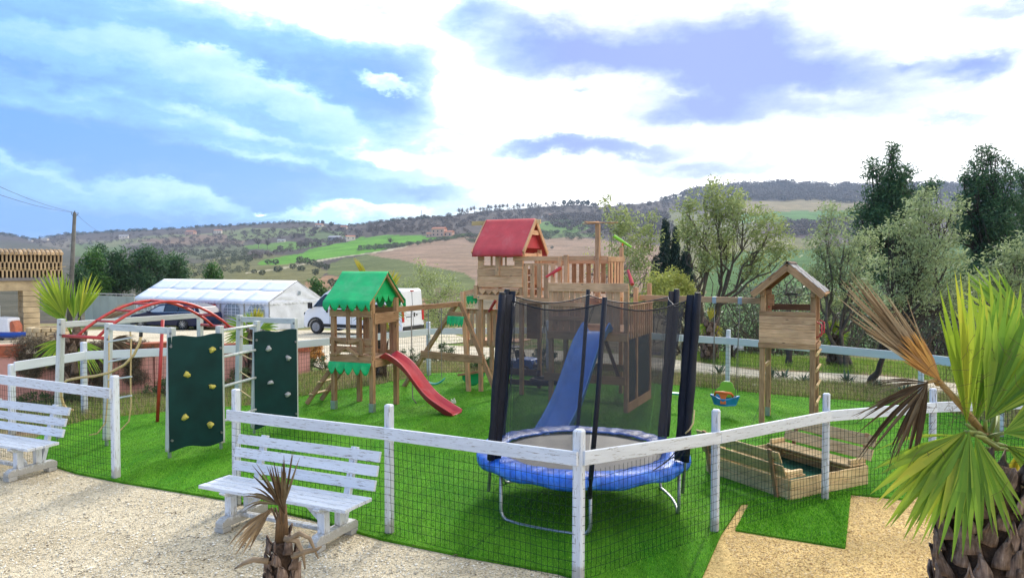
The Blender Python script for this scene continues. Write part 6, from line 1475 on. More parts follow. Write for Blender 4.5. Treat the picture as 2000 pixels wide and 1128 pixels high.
def car():
    a = plan(252, 42.6); b = plan(392, 41.2); ax = b-a; rz = math.atan2(ax.y, ax.x); L = ax.length/2; O = (a+b)/2+Vector((-math.sin(rz), math.cos(rz), 0))*.9; O.z = gz(O.x, O.y)+.02
    t = thing('parked_car', 'dark blue estate car seen through the red monkey bars', 'car', O, rz); xf, xr = -L+.8, L-1.25
    wa = lambda cx, r_: [(cx+r_*math.cos(q), .24+r_*math.sin(q)) for q in [math.pi*k/8 for k in range(9)]]
    prof = [(-L+.02,.25),(-L,.6),(-L+.1,.78),(-L+1.15,.98),(-L+1.9,1.40),(-L+2.5,1.50),(L-1.0,1.46),(L-.35,1.30),(L-.08,.95),(L,.6),(L-.04,.25)]+wa(xr,.38)+wa(xf,.38)
    body_loft(t, prof, .92, CAR_B, tumble=.24, zt=.95, bev=.04)
    def sp(name, pts, mat, off=.0):
        b_ = MB(); m = len(pts)
        for o_ in (-.012, .0):
            for x, z in pts: b_.V.append(Vector((x, -(.92*(1-.24*max(0,(z-.95)/(1.5-.95))))-.006-off+o_, z)))
        b_.F += [tuple(reversed(range(m))), tuple(range(m, 2*m))]+[(i, (i+1) % m, m+(i+1) % m, m+i) for i in range(m)]; b_.build(name, mat, t)
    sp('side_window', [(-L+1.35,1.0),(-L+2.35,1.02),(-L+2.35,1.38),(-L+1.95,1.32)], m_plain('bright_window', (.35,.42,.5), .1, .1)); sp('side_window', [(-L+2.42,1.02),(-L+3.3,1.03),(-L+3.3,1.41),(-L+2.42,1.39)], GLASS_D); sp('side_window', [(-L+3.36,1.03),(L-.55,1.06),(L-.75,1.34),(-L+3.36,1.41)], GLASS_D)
    sp('chrome_trim', [(-L+1.3,.965),(L-.5,1.01),(L-.42,1.12),(L-.62,1.38),(L-.66,1.36),(L-.48,1.12),(L-.54,1.04),(-L+1.3,.985)], CHROME, .004)
    for x in (xf, xr):
        MB().box((x,0,.36), (.76,1.6,.32)).build('wheel_well', BLACK, t)
        for s in (-1, 1): wheel(t, x, s*.82, .33, .2, CHROME, s, 9)
    MB().box((-L+1.4,-1.0,1.02), (.16,.16,.1)).build('wing_mirror', CAR_B, t, bev=.02); MB().box((-L+.12,-.6,.68), (.3,.5,.1)).build('headlight', CHROME, t, bev=.02); MB().box((L-.06,-.66,.82), (.12,.42,.12)).build('tail_light', TAIL, t, bev=.02)
    MB().beam((-L+2.3,-.62,1.55), (L-1.1,-.62,1.52), .03, .03).build('roof_bar', CHROME, t)
car()
def red_car():
    O = plan(403, 44.5); O.z = gz(O.x, O.y); t = thing('parked_car', 'red car with a white front half hidden behind the dark blue car', 'car', O, R(60)); m = m_plain('red_car_paint', (.35,.02,.02), .3, coat=.6)
    prof = [(-1.9,.25),(-1.95,.7),(-1.0,.92),(-.4,1.42),(1.1,1.45),(1.8,.95),(1.9,.3)]; body_loft(t, prof, .85, m, tumble=.2, zt=.9)
    for x in (-1.2, 1.2):
        for s in (-1, 1): wheel(t, x, s*.78, .31, .18, CHROME, s, 7)
    MB().box((-1.93,0,.62), (.1,1.5,.26)).build('bumper', VAN_W, t, bev=.03); MB().add([(-.96,-.72,.96),(-.96,.72,.96),(-.46,.64,1.38),(-.46,-.64,1.38)], [(0,1,2,3)]).build('windscreen', GLASS_D, t, solid=.03)
red_car()
def toy_jeep():
    O = G(1012, 733)+Vector((0,.3,0)); t = thing('toy_jeep', 'blue battery ride on toy jeep parked behind the playhouse legs', 'toy car', O, R(-28)); m = m_plain('toy_blue', (.01,.10,.42), .3, coat=.5)
    MB().prism([(-.5,.16),(.52,.16),(.55,.30),(.5,.40),(.1,.42),(.06,.36),(-.42,.36),(-.5,.42)], (0,0,0), (1,0,0), (0,0,1), .52).build('body', m, t, bev=.02)
    for x in (-.32,.34):
        for s in (-1, 1): wheel(t, x, s*.27, .13, .12, STEEL, s, 6)
    MB().tube([(.08,-.24,.4),(0,-.22,.66),(-.42,-.22,.66),(-.46,-.24,.4)], .016, 6).build('roll_bar', BLACK, t); MB().tube([(.08,.24,.4),(0,.22,.66),(-.42,.22,.66),(-.46,.24,.4)], .016, 6).build('roll_bar', BLACK, t)
    MB().box((-.2,0,.67), (.5,.48,.03)).build('roof', BLACK, t, bev=.01); MB().box((.06,0,.52), (.02,.44,.2), Matrix.Rotation(-.3,3,'Y')).build('windscreen', GLASS_D, t); MB().box((.56,0,.26), (.04,.5,.10)).build('bumper', BLACK, t, bev=.01)
    for s in (-.17,.17): MB().disc((.555,s,.34), (1,0,0), .04, .02, 12).build('headlight', CHROME, t)
toy_jeep()
def shade_roller():
    pass

# ------------------------------------------------------------------ marquee
TENT = m_plain('white_pvc_roof', (.86,.88,.90), .45, .05, 3, .15, .02); TENT_W = m_plain('white_pvc_wall', (.74,.77,.84), .5, .08, 3, .3, .04); CLEAR = m_plain('clear_pvc_window', (.32,.38,.44), .2, .35, 3); TENT_P = m_plain('tent_pole', (.3,.3,.3), .5)
def marquee():
    c1 = plan(525, 42.0); cl = plan(262, 48.2); ax = c1-cl; L = ax.length; rz = math.atan2(ax.y, ax.x); O = cl.copy(); gr = gz(c1.x, c1.y)-.1; O.z = gr
    t = thing('marquee', 'long white marquee tent with arched windows and scalloped eaves', 'marquee', O, rz); W_ = 4.3; ze = 2.7-70*42/F-gr; zr = 2.7-27.5*44/F-gr; n = 6
    def roofp(u, s, sg):  # u 0..1 along, s 0 ridge ..1 eave
        y = W_/2+sg*(W_/2+.06)*s; return Vector((L*u, y, zr+(ze-zr)*s-.05*math.sin(math.pi*((u*n) % 1))*math.sin(math.pi*s)))
    for sg in (-1, 1):
        for i in range(n):
            for j in range(2):
                MB().grid(lambda a, b_: roofp((i+.004+a*.992)/n, (j+.006+b_*.985)/2, sg), 5, 4).build('roof_panel', TENT, t, True, solid=.01)
        for i in range(n+1): 
            MB().tube([Vector((L*i/n, W_/2, zr-.02)), Vector((L*i/n, W_/2+sg*W_/2, ze-.03))], .025, 6).build('roof_pole', TENT_P, t)
    MB().tube([(0, W_/2, zr-.03), (L, W_/2, zr-.03)], .03, 6).build('ridge_pole', TENT_P, t)
    scallop(t, (0,-.08,ze+.01), (L,-.08,ze+.01), .12, .09, 44, TENT_W, pointy=.8, wave=.01); scallop(t, (L+.03,0,ze+.02), (L+.03,W_,ze+.02), .12, .09, 15, TENT_W, pointy=.8, wave=.01)
    # front wall bays with arched windows
    for i in range(n):
        x0, x1 = L*i/n, L*(i+1)/n
        MB().grid(lambda a, b_: Vector((x0+(x1-x0)*a, .02+.03*math.sin(a*17+b_*3), ze*b_)), 12, 3).build('wall_panel', TENT_W, t, True)
        wm, wh = (x1-x0)*.33, .95; xc = (x0+x1)/2
        for s_ in (1,):
            pts = [(-wm,0),(wm,0)]+[(wm*math.cos(a), .35+.45*math.sin(a)) for a in [math.pi*k/10 for k in range(11)]]
            w_ = MB().prism(pts, (xc, -.03, .72), (1,0,0), (0,0,1), .02).build('window', CLEAR, t)
            g = MB()
            for k in range(-1, 2): g.box((xc+k*wm*.5, -.048, .72+.38), (.03,.01,.72 if k == 0 else .64))
            for z in (.86,1.05,1.24): g.box((xc, -.05, z), (2*wm*.96,.01,.03))
            g.build('window_bars', TENT_W, w_)
    for i in range(n+1): MB().tube([(L*i/n, .0, 0), (L*i/n, 0, ze)], .035, 6).build('pole', TENT_P, t)
    # gable end at the right
    MB().grid(lambda a, b_: Vector((L+.0+.05*math.sin(a*21+b_*4)*(1-.3*b_), W_*a, (ze)*b_)), 26, 5).build('end_wall', TENT_W, t, True)
    MB().grid(lambda a, b_: Vector((L+.01+.03*math.sin(a*15+b_*9), W_*a, ze+(zr-ze-.02)*b_*(1-abs(2*a-1)))), 20, 6).build('gable_panel', TENT_W, t, True)
    MB().grid(lambda a, b_: Vector((.0, W_*a, ze*b_)), 6, 3).build('end_wall', TENT_W, t); MB().grid(lambda a, b_: Vector((0, W_*a, ze+(zr-ze)*b_*(1-abs(2*a-1)))), 8, 3).build('gable_panel', TENT_W, t)
    MB().prism([(-.1,-.12),(.1,-.1),(.12,.1),(-.06,.13)], (L+.06, W_*.52, ze+.45), (0,1,0), (0,0,1), .01).build('vent_flap', CLEAR, t)
    MB().box((L*.30,-.06,.75), (.4,.02,1.5)).build('door_curtain', m_plain('beige_curtain', (.45,.38,.24), .8), t)
marquee()

# ------------------------------------------------------------------ brick portico at the left
STONE = m_plain('tan_stone', (.42,.33,.20), .9, .28, 2.2, .5, .02); BRICK = m_plain('tan_brick', (.50,.37,.22), .9, .2, 6, .4, vary=.22); TILE = m_plain('old_roof_tile', (.46,.33,.20), .9, .25, 6, .4, vary=.3); SHADEB = m_plain('parapet_hole_shade', (.035,.02,.014), .95, .3)
def portico():
    d = 33.4; O = plan(124, d); O.z = gz(O.x, O.y)-.02; t = thing('stone_portico', 'tan stone portico with a pierced brick parapet at the left edge', 'building', O, R(42)); S = d/F
    z = lambda py: (2.7-(py-520)*S)-O.z
    Wb = 7.5; Dp = 4.0; zl, zs, zt = z(566), z(547), z(489)
    # slab and lintels
    MB().box((-Wb/2, Dp/2, (zs+.06)), (Wb+.1, Dp+.1, .13)).build('slab', m_plain('dark_ledge', (.16,.15,.15), .8), t, bev=.01)
    MB().box((-.89-Wb/2+.0, .26, (zl+zs)/2), (Wb, .42, zs-zl)).build('lintel', STONE, t, bev=.01); MB().box((-.9-Wb/2, Dp-.3, (zl+zs)/2), (Wb, .42, zs-zl)).build('lintel', STONE, t)
    MB().box((-1.25, Dp/2+.25, (zl+zs)/2), (.45, Dp-.6, zs-zl-.01)).build('lintel', STONE, t)
    for x, y in ((-1.25,.70),(-4.4,.70),(-7.2,.70)): 
        nblk = 9
        for k in range(nblk): MB().box((x+rnd.uniform(-.008,.008), y, zl*(k+.5)/nblk), (.62, 1.3, zl/nblk-.014)).build('stone_block', STONE, t, bev=.012)
    # pierced parapet: three courses of upright curved tiles, front and right return
    h = (zt-zs-.13-.18)/3; me = []
    def upright(x, y, zz, rot, par):
        b = brick_me.get(round(h, 3))
        if b is None:
            q = MB()
            q.box((-.058,0,0), (.026,.16,h*.98)); q.box((.058,0,0), (.026,.16,h*.98)); q.prism([(-.05,.0),(-.05,-.07),(-.03,-.03),(0,-.015),(.03,-.03),(.05,-.07),(.05,0)], (0,0,h*.49), (1,0,0), (0,0,1), .16)
            b = mesh_from('parapet_brick', q.V, q.F, BRICK); brick_me[round(h, 3)] = b
        link('parapet_brick', b, par, Matrix.Translation((x, y, zz)) @ Matrix.Rotation(rot, 4, 'Z'))
    for c_ in range(3):
        zz = zs+.13+h*(c_+.5)
        for k in range(36): upright(-.10-.15*k-(.075 if c_ % 2 else 0), .12, zz, 0, t)
        for k in range(12): upright(-.08, .35+.16*k, zz, math.pi/2, t)
    MB().box((-Wb/2, .26, (zs+.13+zt-.18)/2), (Wb-.1, .03, zt-.18-zs-.13)).build('parapet_shade_sheet', SHADEB, t)  # near-black sheet added behind the tiles, painting the shade in their holes
    for k in range(34):
        b = MB().tube([(-.08-.17*k, -.12, zt-.15), (-.08-.17*k, .24, zt-.06+.01*rnd.random())], .075, 8); b.build('roof_tile', TILE, t)
        MB().tube([(-.08-.17*k, .24, zt-.03), (-.08-.17*k+rnd.uniform(-.01,.01), .42, zt-.01)], .08, 8).build('ridge_tile', TILE, t)
    MB().tube([(.1,.05,z(520)), (-1.0,-.02,z(526)), (-2.2,.0,z(523)), (-5,0,z(520))], .012, 4).build('cable', ROPE, t)
brick_me = {}
portico()
# low stone wall end and rubble near the portico
t = thing('stone_planter', 'round stone planter wall beside the portico pillar', 'planter', plan(92, 29)+Vector((0,0,gz(-18,29))))
for k in range(14):
    for c_ in range(4):
        a = 2*math.pi*(k+.5*(c_ % 2))/14; MB().box((.62*math.cos(a), .62*math.sin(a), .1+.17*c_), (.22,.27,.16), Matrix.Rotation(a, 3, 'Z')).build('stone', STONE, t, bev=.02)
# utility pole and wires
POLE_M = m_plain('dark_pole_concrete', (.13,.125,.11), .95, .25, 3, .2)
p0, p1 = at(137, 560, 45), at(146, 415, 45); p0 = Vector((p0.x-.1, 45, gz(-27,45)))
t = thing('utility_pole', 'grey concrete utility pole leaning slightly behind the portico', 'utility pole', p0)
MB().tube([(0,0,0), p1-p0], [.16,.10], 10).build('pole', POLE_M, t, True)
tp_ = p1-p0
for s in (-1, 1):
    MB().tube([tp_+Vector((0,0,-.14)), tp_+Vector((s*.14,0,-.18)), tp_+Vector((s*.2,0,-.08)), tp_+Vector((s*.2,0,-.0))], .018, 5).build('insulator_bracket', BLACK, t)
MB().tube([tp_, tp_+Vector((0,0,.1))], .03, 6).build('insulator', BLACK, t)
for (e, lb) in ((at(-60, 338, 24), 'upper overhead wire running up to the left from the pole'), (at(-60, 360, 24), 'lower overhead wire running up to the left from the pole'), (at(195, 452, 85), 'thin overhead wire running down behind the pole towards the hill')):
    w = thing('overhead_wire', lb, 'wire', p1); d = e-p1; MB().tube([d*s-Vector((0,0,.16*math.sin(math.pi*s))) for s in [k/12 for k in range(13)]], .009, 4, False).build('wire', BLACK, w)
# pale site wall
a, b = plan(165, 48), plan(262, 45.5); t = thing('boundary_wall', 'pale grey green panel wall between the palm and the marquee', 'wall', a); ax = b-a; m = m_plain('pale_green_panel', (.42,.45,.38), .8, .15, 1)
for k in range(6): s0, s1 = ax*(k/6), ax*((k+.985)/6); c = (s0+s1)/2; MB().box((c.x, c.y, (2.7-(612-520)*46.5/F)), ((s1-s0).length, .06, 2.2), Matrix.Rotation(math.atan2(ax.y, ax.x), 3, 'Z')).build('wall_panel', m, t, bev=.005)
MB().box((ax.x/2, ax.y/2, 2.7-(574-520)*46.5/F), (ax.length, .12, .06), Matrix.Rotation(math.atan2(ax.y, ax.x), 3, 'Z')).build('wall_cap', CONCRETE, t)
# kayak and cart under the portico
O = plan(15, 30.5); O.z = gz(O.x, O.y); t = thing('kayak', 'blue kayak with a white stripe resting by the portico opening', 'kayak', O)
def hull(u, v):
    x = -1.1+2.2*u; w = .27*math.sin(math.pi*min(1, max(0, u)))**.55; a = v*2*math.pi; return (x, w*math.cos(a), .28+.13*math.sin(a)*(math.sin(math.pi*u)**.5)+.10*(2*u-1)**2)
MB().grid(hull, 16, 14).build('hull', m_plain('blue_kayak', (.01,.05,.28), .3), t, True); MB().grid(lambda u, v: Vector(hull(.04+.92*u, .49+.04*v))+Vector((0,-.01,0)) if False else Vector(hull(.04+.92*u, .70+.05*v))*1.0+Vector((0,-.012,.0)), 14, 2).build('stripe', VAN_W, t, True)
O = plan(12, 32.0); O.z = gz(O.x, O.y); t = thing('covered_cart', 'small cart covered in white sheet with a red side behind the kayak', 'cart', O)
MB().prism([(-.5,.25),(.35,.25),(.3,.95),(-.4,1.0)], (0,0,0), (1,0,0), (0,0,1), .8).build('cover', TENT_W, t, bev=.04); MB().prism([(0,.4),(.22,.35),(.22,.62),(.1,.85),(0,.8)], (.34,-.1,0), (1,0,0), (0,0,1), .5).build('side_box', TERRA, t, bev=.02); MB().tube([(-.2,-.2,.9),(-.2,-.2,1.5)], .03, 6).build('post', VAN_W, t)
for s in (-1, 1): MB().disc((0,s*.42,.16), (0,1,0), .16, .06, 14).build('wheel', BLACK, t)

# ------------------------------------------------------------------ pink wall with planters
PINK = m_plain('faded_pink_render', (.62,.31,.27), .9, .16, 3, .3, .01)
wp = [G(-260, 800), G(0, 786), G(300, 765), G(480, 745), G(600, 727)]; tz = [.93,.92,.84,.66,.55]
t = thing('low_wall', 'low faded pink wall with planters along the left of the lawn', 'wall', wp[0])
for i in range(4):
    p, q = wp[i]-wp[0], wp[i+1]-wp[0]; x = (q-p).normalized(); n = Vector((-x.y, x.x, 0))*.11
    b = MB(); V = []
    for (c, zt) in ((p, tz[i]), (q, tz[i+1])): V += [c-n, c+n, c+n+Vector((0,0,zt)), c-n+Vector((0,0,zt))]
    b.add(V, [(0,1,2,3),(4,7,6,5),(0,4,5,1),(1,5,6,2),(2,6,7,3),(3,7,4,0)]); b.build('wall_section', PINK, t)
    cp = MB(); V = []
    for (c, zt) in ((p, tz[i]), (q, tz[i+1])): V += [c-n*1.4+Vector((0,0,zt+.002)), c+n*1.4+Vector((0,0,zt+.002)), c+n*1.4+Vector((0,0,zt+.035)), c-n*1.4+Vector((0,0,zt+.035))]
    cp.add(V, [(0,1,2,3),(4,7,6,5),(0,4,5,1),(1,5,6,2),(2,6,7,3),(3,7,4,0)]); cp.build('coping', TERRA, t)
def on_wall(px):
    for i in range(4):
        a, b = wp[i], wp[i+1]; k = (px-1000)/F; den = (b.x-a.x)-k*(b.y-a.y); s = (k*a.y-a.x)/den
        if -.02 <= s <= 1.02: p = a.lerp(b, s); p.z = tz[i]+(tz[i+1]-tz[i])*s+.035; return p, math.atan2(b.y-a.y, b.x-a.x)
for px, L_, lb in ((8,.66,'terracotta trough on the pink wall at the left edge'),(285,.9,'terracotta trough behind the red fire pole'),(440,.5,'terracotta trough between the two climbing walls'),(585,.42,'terracotta trough at the right end of the pink wall')):
    p, rz = on_wall(px); t = thing('planter', lb, 'planter', p, rz, 'terracotta troughs on the pink wall')
    MB().prism([(-.10,.0),(.10,.0),(.13,.17),(-.13,.17)], (0,0,0), (0,1,0), (0,0,1), L_).build('trough', TERRA, t, bev=.01); MB().box((0,0,.18), (L_+.04,.29,.03)).build('trough_rim', TERRA, t, bev=.008)
def dry_plant(px, w, h, hang, seed, label):
    p, rz = on_wall(px); rng = np.random.default_rng(seed); t = thing('dry_plant', label, 'plant', p, rz); C = []
    for _ in range(60): a = rng.uniform(0, 3.1416); rr = rng.random()**.5; C.append((math.cos(a)*w/2*rr, rng.normal()*.12, h*math.sin(a)*rr))
    for _ in range(60): s = rng.random(); C.append((rng.normal()*w*.16*(1-.3*s), -.20+rng.normal()*.04, -hang*s))
    V, Q, val = leaves(C, 46, .10, .12, .07, rng, 1.3, -.6); link('foliage', fast_mesh('foliage', V, Q, m_dry, val), t)
m_dry = m_leaf('dry_trailing_stems', (.06,.045,.032), (.15,.12,.085), (.26,.215,.155), .1, .95)
dry_plant(62, .95, .30, .42, 1, 'dried plant spilling over the pink wall behind the left bench'); dry_plant(112, .7, .24, .25, 2, 'dried plant on the pink wall left of the fan palm'); dry_plant(190, .8, .2, .65, 3, 'dried plant hanging down the pink wall behind the white post'); dry_plant(258, .9, .16, .6, 4, 'dried plant hanging behind the rope ladder'); dry_plant(520, .5, .18, .3, 5, 'dried tuft on the pink wall behind the second climbing wall')
t = thing('marker_board', 'small white board standing beyond the path right of the back fence post', 'sign', gb(1442, 696)); plank(t, 'board', (-.16,0,.28), (.16,0,.28), .02, .16, WHITE_CLEAN); plank(t, 'leg', (-.1,.02,0), (-.1,.02,.3), .03, .03, WHITE_CLEAN, up=(0,1,0))
t = thing('paper_scrap', 'pale scrap of card lying in the dry grass by the tower leg', 'litter', G(1478, 756)); MB().grid(lambda u, v: Vector((-.09+.18*u, -.05+.1*v, .05+.02*math.sin(u*4))), 4, 2).build('card', VAN_W, t, solid=.003)

# ------------------------------------------------------------------ the hill's farms and trees
FW = m_plain('farm_wall', (.62,.55,.47), .9, .1); FP_ = m_plain('farm_wall_pink', (.60,.36,.28), .9, .1); FR = m_plain('farm_roof', (.42,.17,.10), .9, .15); FG = m_plain('grey_shed', (.30,.30,.32), .8)
def farm(label, px, py, wpx, hpx, wall, roof, seed, wings=0, name='farmhouse'):
    b = hill(px, py+hpx*.5); s = b.y/F; w, h = wpx*s, hpx*s*.72; t = thing(name, label, 'house', b, R(random.Random(seed).uniform(-25, 25))); dp = w*.6
    def blk(cx_, cy_, w, dp, h):
        bd = MB().box((cx_, cy_, h/2-1), (w, dp, h+2)).build('walls', wall, t)
        MB().prism([(-dp/2-.4,h),(dp/2+.4,h),(0,h+dp*.24)], (cx_,cy_,0), (0,1,0), (0,0,1), w+.6).build('roof', roof, t)
        nw = max(2, int(w/4))
        for k in range(nw):
            for z in ([h*.3, h*.72] if h > 5 else [h*.5]): MB().box((cx_-w/2+w*(k+.5)/nw, cy_-dp/2-.03, z), (w/nw*.3, .08, h*.16 if h > 5 else h*.3)).build('window', GLASS_D, t)
    blk(0, 0, w, dp, h)
    if wings: blk(w*.75, dp*.1, w*.7, dp*.8, h*.62); blk(-w*.7, -dp*.1, w*.5, dp*.7, h*.42)
farm('large pink farm villa with red roofs on the hill left of the playhouse', 858, 452, 26, 22, FP_, FR, 1, 1); farm('cream farmhouse at the end of the bright green field', 684, 464, 18, 9, FW, FR, 2); farm('grey barn left of the cream farmhouse', 655, 465, 24, 7, FG, FG, 3, name='barn')
farm('pink farmhouse on the distant left slope', 373, 454, 18, 8, FP_, FR, 4); farm('white farmhouse right of the distant pink farmhouse', 426, 452, 14, 8, FW, FR, 5); farm('low white house far off above the dark grove', 242, 462, 16, 6, FW, FG, 6); farm('white house just below the skyline hamlet', 624, 440, 14, 7, FW, FR, 7); farm('small white house right of the skyline hamlet', 672, 444, 12, 6, FW, FR, 8); farm('pale shed in the middle distance', 550, 470, 14, 5, FW, FG, 9, name='barn')
farm('tiny orange house high on the slope above the playhouse deck', 1076, 420, 7, 5, m_plain('ochre_wall', (.6,.38,.15), .9), FR, 10); farm('tiny white house beside the orange house on the slope', 1060, 424, 5, 4, FW, FG, 11); farm('small white building far left below the skyline', 88, 467, 12, 5, FW, FG, 12); farm('white building at the far left above the portico', 60, 470, 8, 4, FW, FG, 13)

def hillcrown(kind, rng):
    """unit-size tree meshes (height 1) as arrays"""
    if kind == 'bare':
        V, Q = [], []
        n = 90; a = rng.uniform(0, 6.283, n); e = rng.uniform(.3, 1.5, n); r0_ = rng.uniform(.0, .35, n); L_ = rng.uniform(.15, .4, n)
        c = np.stack([np.cos(a)*np.cos(e)*r0_, np.sin(a)*np.cos(e)*r0_, .35+.5*np.sin(e)*r0_*1.6], 1); d = np.stack([np.cos(a)*np.cos(e), np.sin(a)*np.cos(e), np.sin(e)], 1)
        s = np.stack([-np.sin(a), np.cos(a), np.zeros(n)], 1)*.02; V = np.stack([c-s, c+s, c+d*L_[:, None]+s*.4, c+d*L_[:, None]-s*.4], 1).reshape(-1, 3)
        st = np.array([[-.02,0,0],[.02,0,0],[.015,0,.5],[-.015,0,.5]]); V = np.concatenate([V, st]); return V, np.arange(len(V)).reshape(-1, 4)
    n = 150 if kind == 'round' else 170; v = rng.normal(size=(n, 3)); v /= np.linalg.norm(v, axis=1)[:, None]; v *= rng.uniform(.6, 1, (n, 1))
    if kind == 'round': c = v*np.array([.52,.52,.42])+np.array([0,0,.46])
    else: c = v*np.array([.34,.34,.40])+np.array([0,0,.58])
    a = rng.normal(size=(n, 3)); a /= np.linalg.norm(a, axis=1)[:, None]; b = rng.normal(size=(n, 3)); b -= a*(a*b).sum(1)[:, None]; b /= np.linalg.norm(b, axis=1)[:, None]
    s = .10; V = np.stack([c-a*s, c+b*s*.8, c+a*s, c-b*s*.8], 1).reshape(-1, 3)
    V = np.concatenate([V, np.array([[-.03,0,-.05],[.03,0,-.05],[.02,0,.4],[-.02,0,.4]])]); return V, np.arange(len(V)).reshape(-1, 4)
HM_O = m_leaf('hill_olive', (.085,.10,.06), (.13,.145,.09), (.18,.20,.12), .1, .9); HM_D = m_leaf('hill_evergreen', (.03,.045,.03), (.06,.075,.048), (.10,.115,.065), .1, .9)
_hc = {}
def hill_tree(px, py, hpx, kind, label, group=None, name='hill_tree'):
    key = (kind, rnd.randint(0, 2))
    if key not in _hc:
        g = np.random.default_rng(hash(key[1]) % 99+len(kind)); V, Q = hillcrown(kind, g); _hc[key] = fast_mesh('crown', V, Q, {'bare': BRUSH, 'round': HM_O, 'dark': HM_D}[kind], g.random(len(Q)))
    b = hill(px, py); s = hpx*b.y/F; o = link(name, _hc[key], None, Matrix.Translation(b) @ Matrix.Rotation(rnd.uniform(0, 6), 4, 'Z') @ Matrix.Diagonal((s*rnd.uniform(.9,1.25), s*rnd.uniform(.9,1.2), s, 1))); tag(o, label, 'tree', group); return o
ol = [(486,512,13),(524,516,12),(538,517,13),(543,532,16),(572,526,14),(588,530,14),(586,516,18),(600,517,16),(612,520,16),(624,524,16),(638,526,14),(616,537,16),(512,538,14),(496,535,12),(532,563,10),(640,552,0),(651,560,20)]
ORD = ['first','second','third','fourth','fifth','sixth','seventh','eighth','ninth','tenth','eleventh','twelfth','thirteenth','fourteenth','fifteenth','sixteenth','seventeenth','eighteenth','nineteenth','twentieth','twenty-first','twenty-second','twenty-third','twenty-fourth','twenty-fifth']
ol = sorted(o for o in ol if o[2])
for i_, (x, y, h_) in enumerate(ol):
    hill_tree(x, y, h_, 'round', ORD[i_]+' from the left of the round grey olive trees above the marquee', 'olive trees in the fields above the marquee', 'olive_tree')
for x, y, h_, k, lb in [(762,482,22,'bare','leafless tree standing alone in the bright green hill field'),(505,486,24,'bare','left tree of the leafless pair by the small green field'),(522,488,26,'bare','right tree of the leafless pair by the small green field'),(575,470,18,'bare','leafless tree above the right end of the small green field')]: hill_tree(x, y, h_, k, lb, 'leafless trees beside the green hill fields', 'bare_tree')
for i_, x in enumerate(range(896, 1000, 8)): hill_tree(x+rnd.uniform(-2,2), skyrow(x)+1, rnd.uniform(11, 17), 'bare', ORD[i_]+' from the left of the tall bare skyline trees above the red roof', 'bare trees in a row on the skyline', 'bare_tree')
for i_, x in enumerate(range(1002, 1170, 7)): hill_tree(x+rnd.uniform(-2,2), skyrow(x)+1, rnd.uniform(7, 15), 'bare' if x < 1100 else 'dark', ORD[i_]+' of the bare skyline trees counted right from the red roof ridge' if x < 1100 else ORD[i_-14]+' from the left of the dark skyline trees above the mast', 'trees on the skyline above the playhouse', 'skyline_tree')
for x, h_, lb in ((829,9,'dark round tree on the skyline beside the thin mast'),(622,7,'left of two dark trees at the skyline hamlet'),(630,8,'right of two dark trees at the skyline hamlet'),(1300,9,'dark tree on the skyline straight above the tallest cypress'),(1320,8,'dark tree on the skyline just left of the tall airy olive')): hill_tree(x, skyrow(x)+2, h_, 'dark', lb, 'lone dark trees on the skyline', 'skyline_tree')
for x, y, h_, lb in ((1068,440,7,'leftmost round tree in the small green field above the deck'),(1090,440,9,'second round tree from the left in the green field above the deck'),(1116,440,11,'biggest and rightmost round tree in the green field above the deck'),(1103,437,7,'small round tree left of the biggest one above the deck'),(975,470,8,'round tree hidden behind the red roof'),(1078,486,7,'small dark bush in the ploughed field right of the red roof')): hill_tree(x, y, h_, 'round', lb, 'round trees on the slope behind the playhouse', 'hill_tree')
def woods(name, poly, n, hlo, hhi, mat, kind, seed):
    rng = np.random.default_rng(seed); xs_ = [p[0] for p in poly]; ys2 = [p[1] for p in poly]; Vs, Qs, As = [], [], []; k = 0; base = [hillcrown(kind, rng) for _ in range(3)]; off = 0
    dec = .45
    while k < n:
        x, y = rng.uniform(min(xs_), max(xs_)), rng.uniform(min(ys2), max(ys2))
        if not pip(poly, np.array([x]), np.array([y]))[0]: continue
        y = max(y, skyrow(x)+1.0); b = hill(x, y); s = rng.uniform(hlo, hhi)*b.y/F; V, Q = base[k % 3]; sel = rng.random(len(Q)) < dec; Vq = V[Q[sel].ravel()]*np.array([s*1.3, s*1.3, s])*np.array([1,1,1])+np.array(b)
        m = sel.sum(); Vs.append(Vq); Qs.append(np.arange(m*4).reshape(-1, 4)+off); off += m*4; As.append(np.clip(rng.random()*.6+rng.random(m)*.4, 0, 1)); k += 1
    o = link(name, fast_mesh(name, np.concatenate(Vs), np.concatenate(Qs), mat, np.concatenate(As))); o['kind'] = 'stuff'
sk = lambda a, b, dy: [(x, skyrow(x)+dy) for x in np.linspace(a, b, 14)]
BRUSH_P = m_leaf('winter_wood', (.085,.07,.062), (.14,.115,.10), (.19,.16,.14), .1, .9)
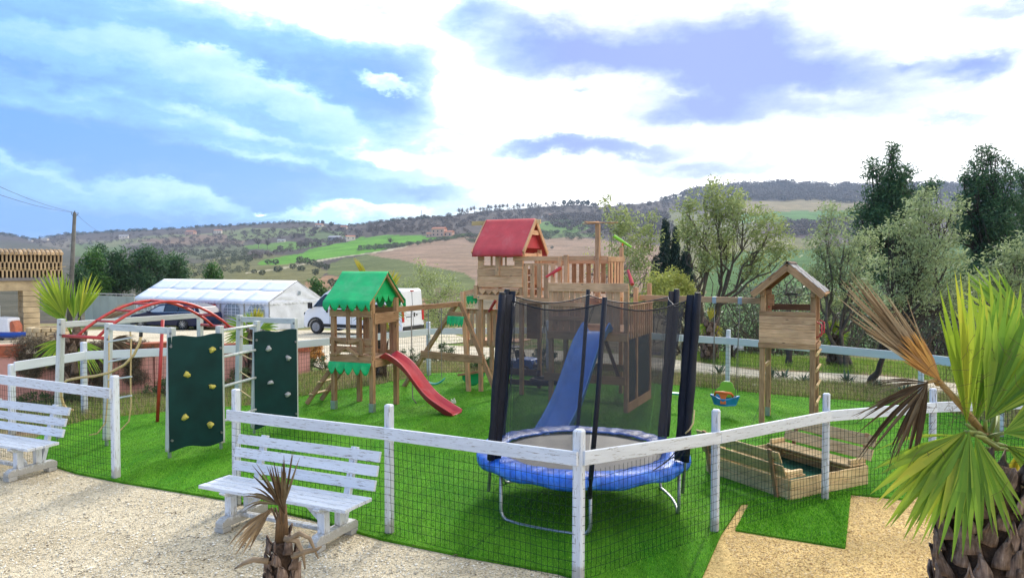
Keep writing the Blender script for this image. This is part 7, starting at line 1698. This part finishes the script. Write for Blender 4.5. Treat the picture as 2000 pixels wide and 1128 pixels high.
woods('skyline_wood', sk(-40, 900, -1)+sk(900, -40, 4), 330, 3.5, 6.5, HM_D, 'round', 1)
woods('winter_wood', sk(720, 1330, 0)+sk(1330, 720, 26), 480, 5, 9, BRUSH_P, 'round', 2)
woods('winter_wood', sk(1330, 2100, 0)+sk(2100, 1330, 30), 1300, 9, 16, BRUSH_P, 'round', 3)
woods('skyline_brush', sk(1290, 2100, 0)+sk(2100, 1290, 3), 260, 7, 13, BRUSH_P, 'bare', 13)
woods('hedge_scrub', [(60,466),(330,455),(480,452),(480,470),(330,470),(180,488),(60,480)], 150, 4, 7, BRUSH_P, 'round', 4)
woods('hedge_scrub', [(250,486),(330,472),(470,466),(480,484),(330,500),(250,500)], 130, 5, 9, BRUSH_P, 'round', 5)
woods('hedge_scrub', [(480,452),(600,446),(900,440),(930,470),(875,459),(772,456),(690,466),(640,458),(560,470),(480,474)], 240, 4, 8, BRUSH_P, 'round', 6)
woods('hedge_row', [(700,484),(805,476),(920,458),(925,462),(805,481),(700,492)], 160, 5, 8, HM_O, 'round', 7)
woods('hedge_scrub', [(350,505),(450,515),(500,505),(480,490),(360,495)], 80, 6, 11, HM_O, 'round', 8)
woods('hedge_scrub', [(360,520),(480,512),(490,530),(380,545)], 50, 7, 11, HM_O, 'round', 14)
woods('winter_wood', [(1060,425),(1300,420),(1320,460),(1180,462),(1090,448)], 380, 7, 13, BRUSH_P, 'round', 9)
woods('winter_wood', [(1530,436),(1720,432),(1720,458),(1530,462)], 200, 10, 16, BRUSH_P, 'round', 10)
woods('hedge_scrub', [(900,462),(1060,452),(1180,460),(1180,468),(1040,468),(920,476)], 200, 5, 9, HM_O, 'round', 11)
woods('hedge_scrub', [(600,470),(690,470),(640,482),(560,494),(480,512),(480,500),(560,484)], 90, 6, 10, BRUSH_P, 'round', 12)
p = hill(823, 422); t = thing('radio_mast', 'thin mast on the skyline left of the hill villa', 'mast', p); MB().tube([(0,0,-1),(0,0,12*p.y/F)], .35, 5).build('mast', BLACK, t)
add_haze()
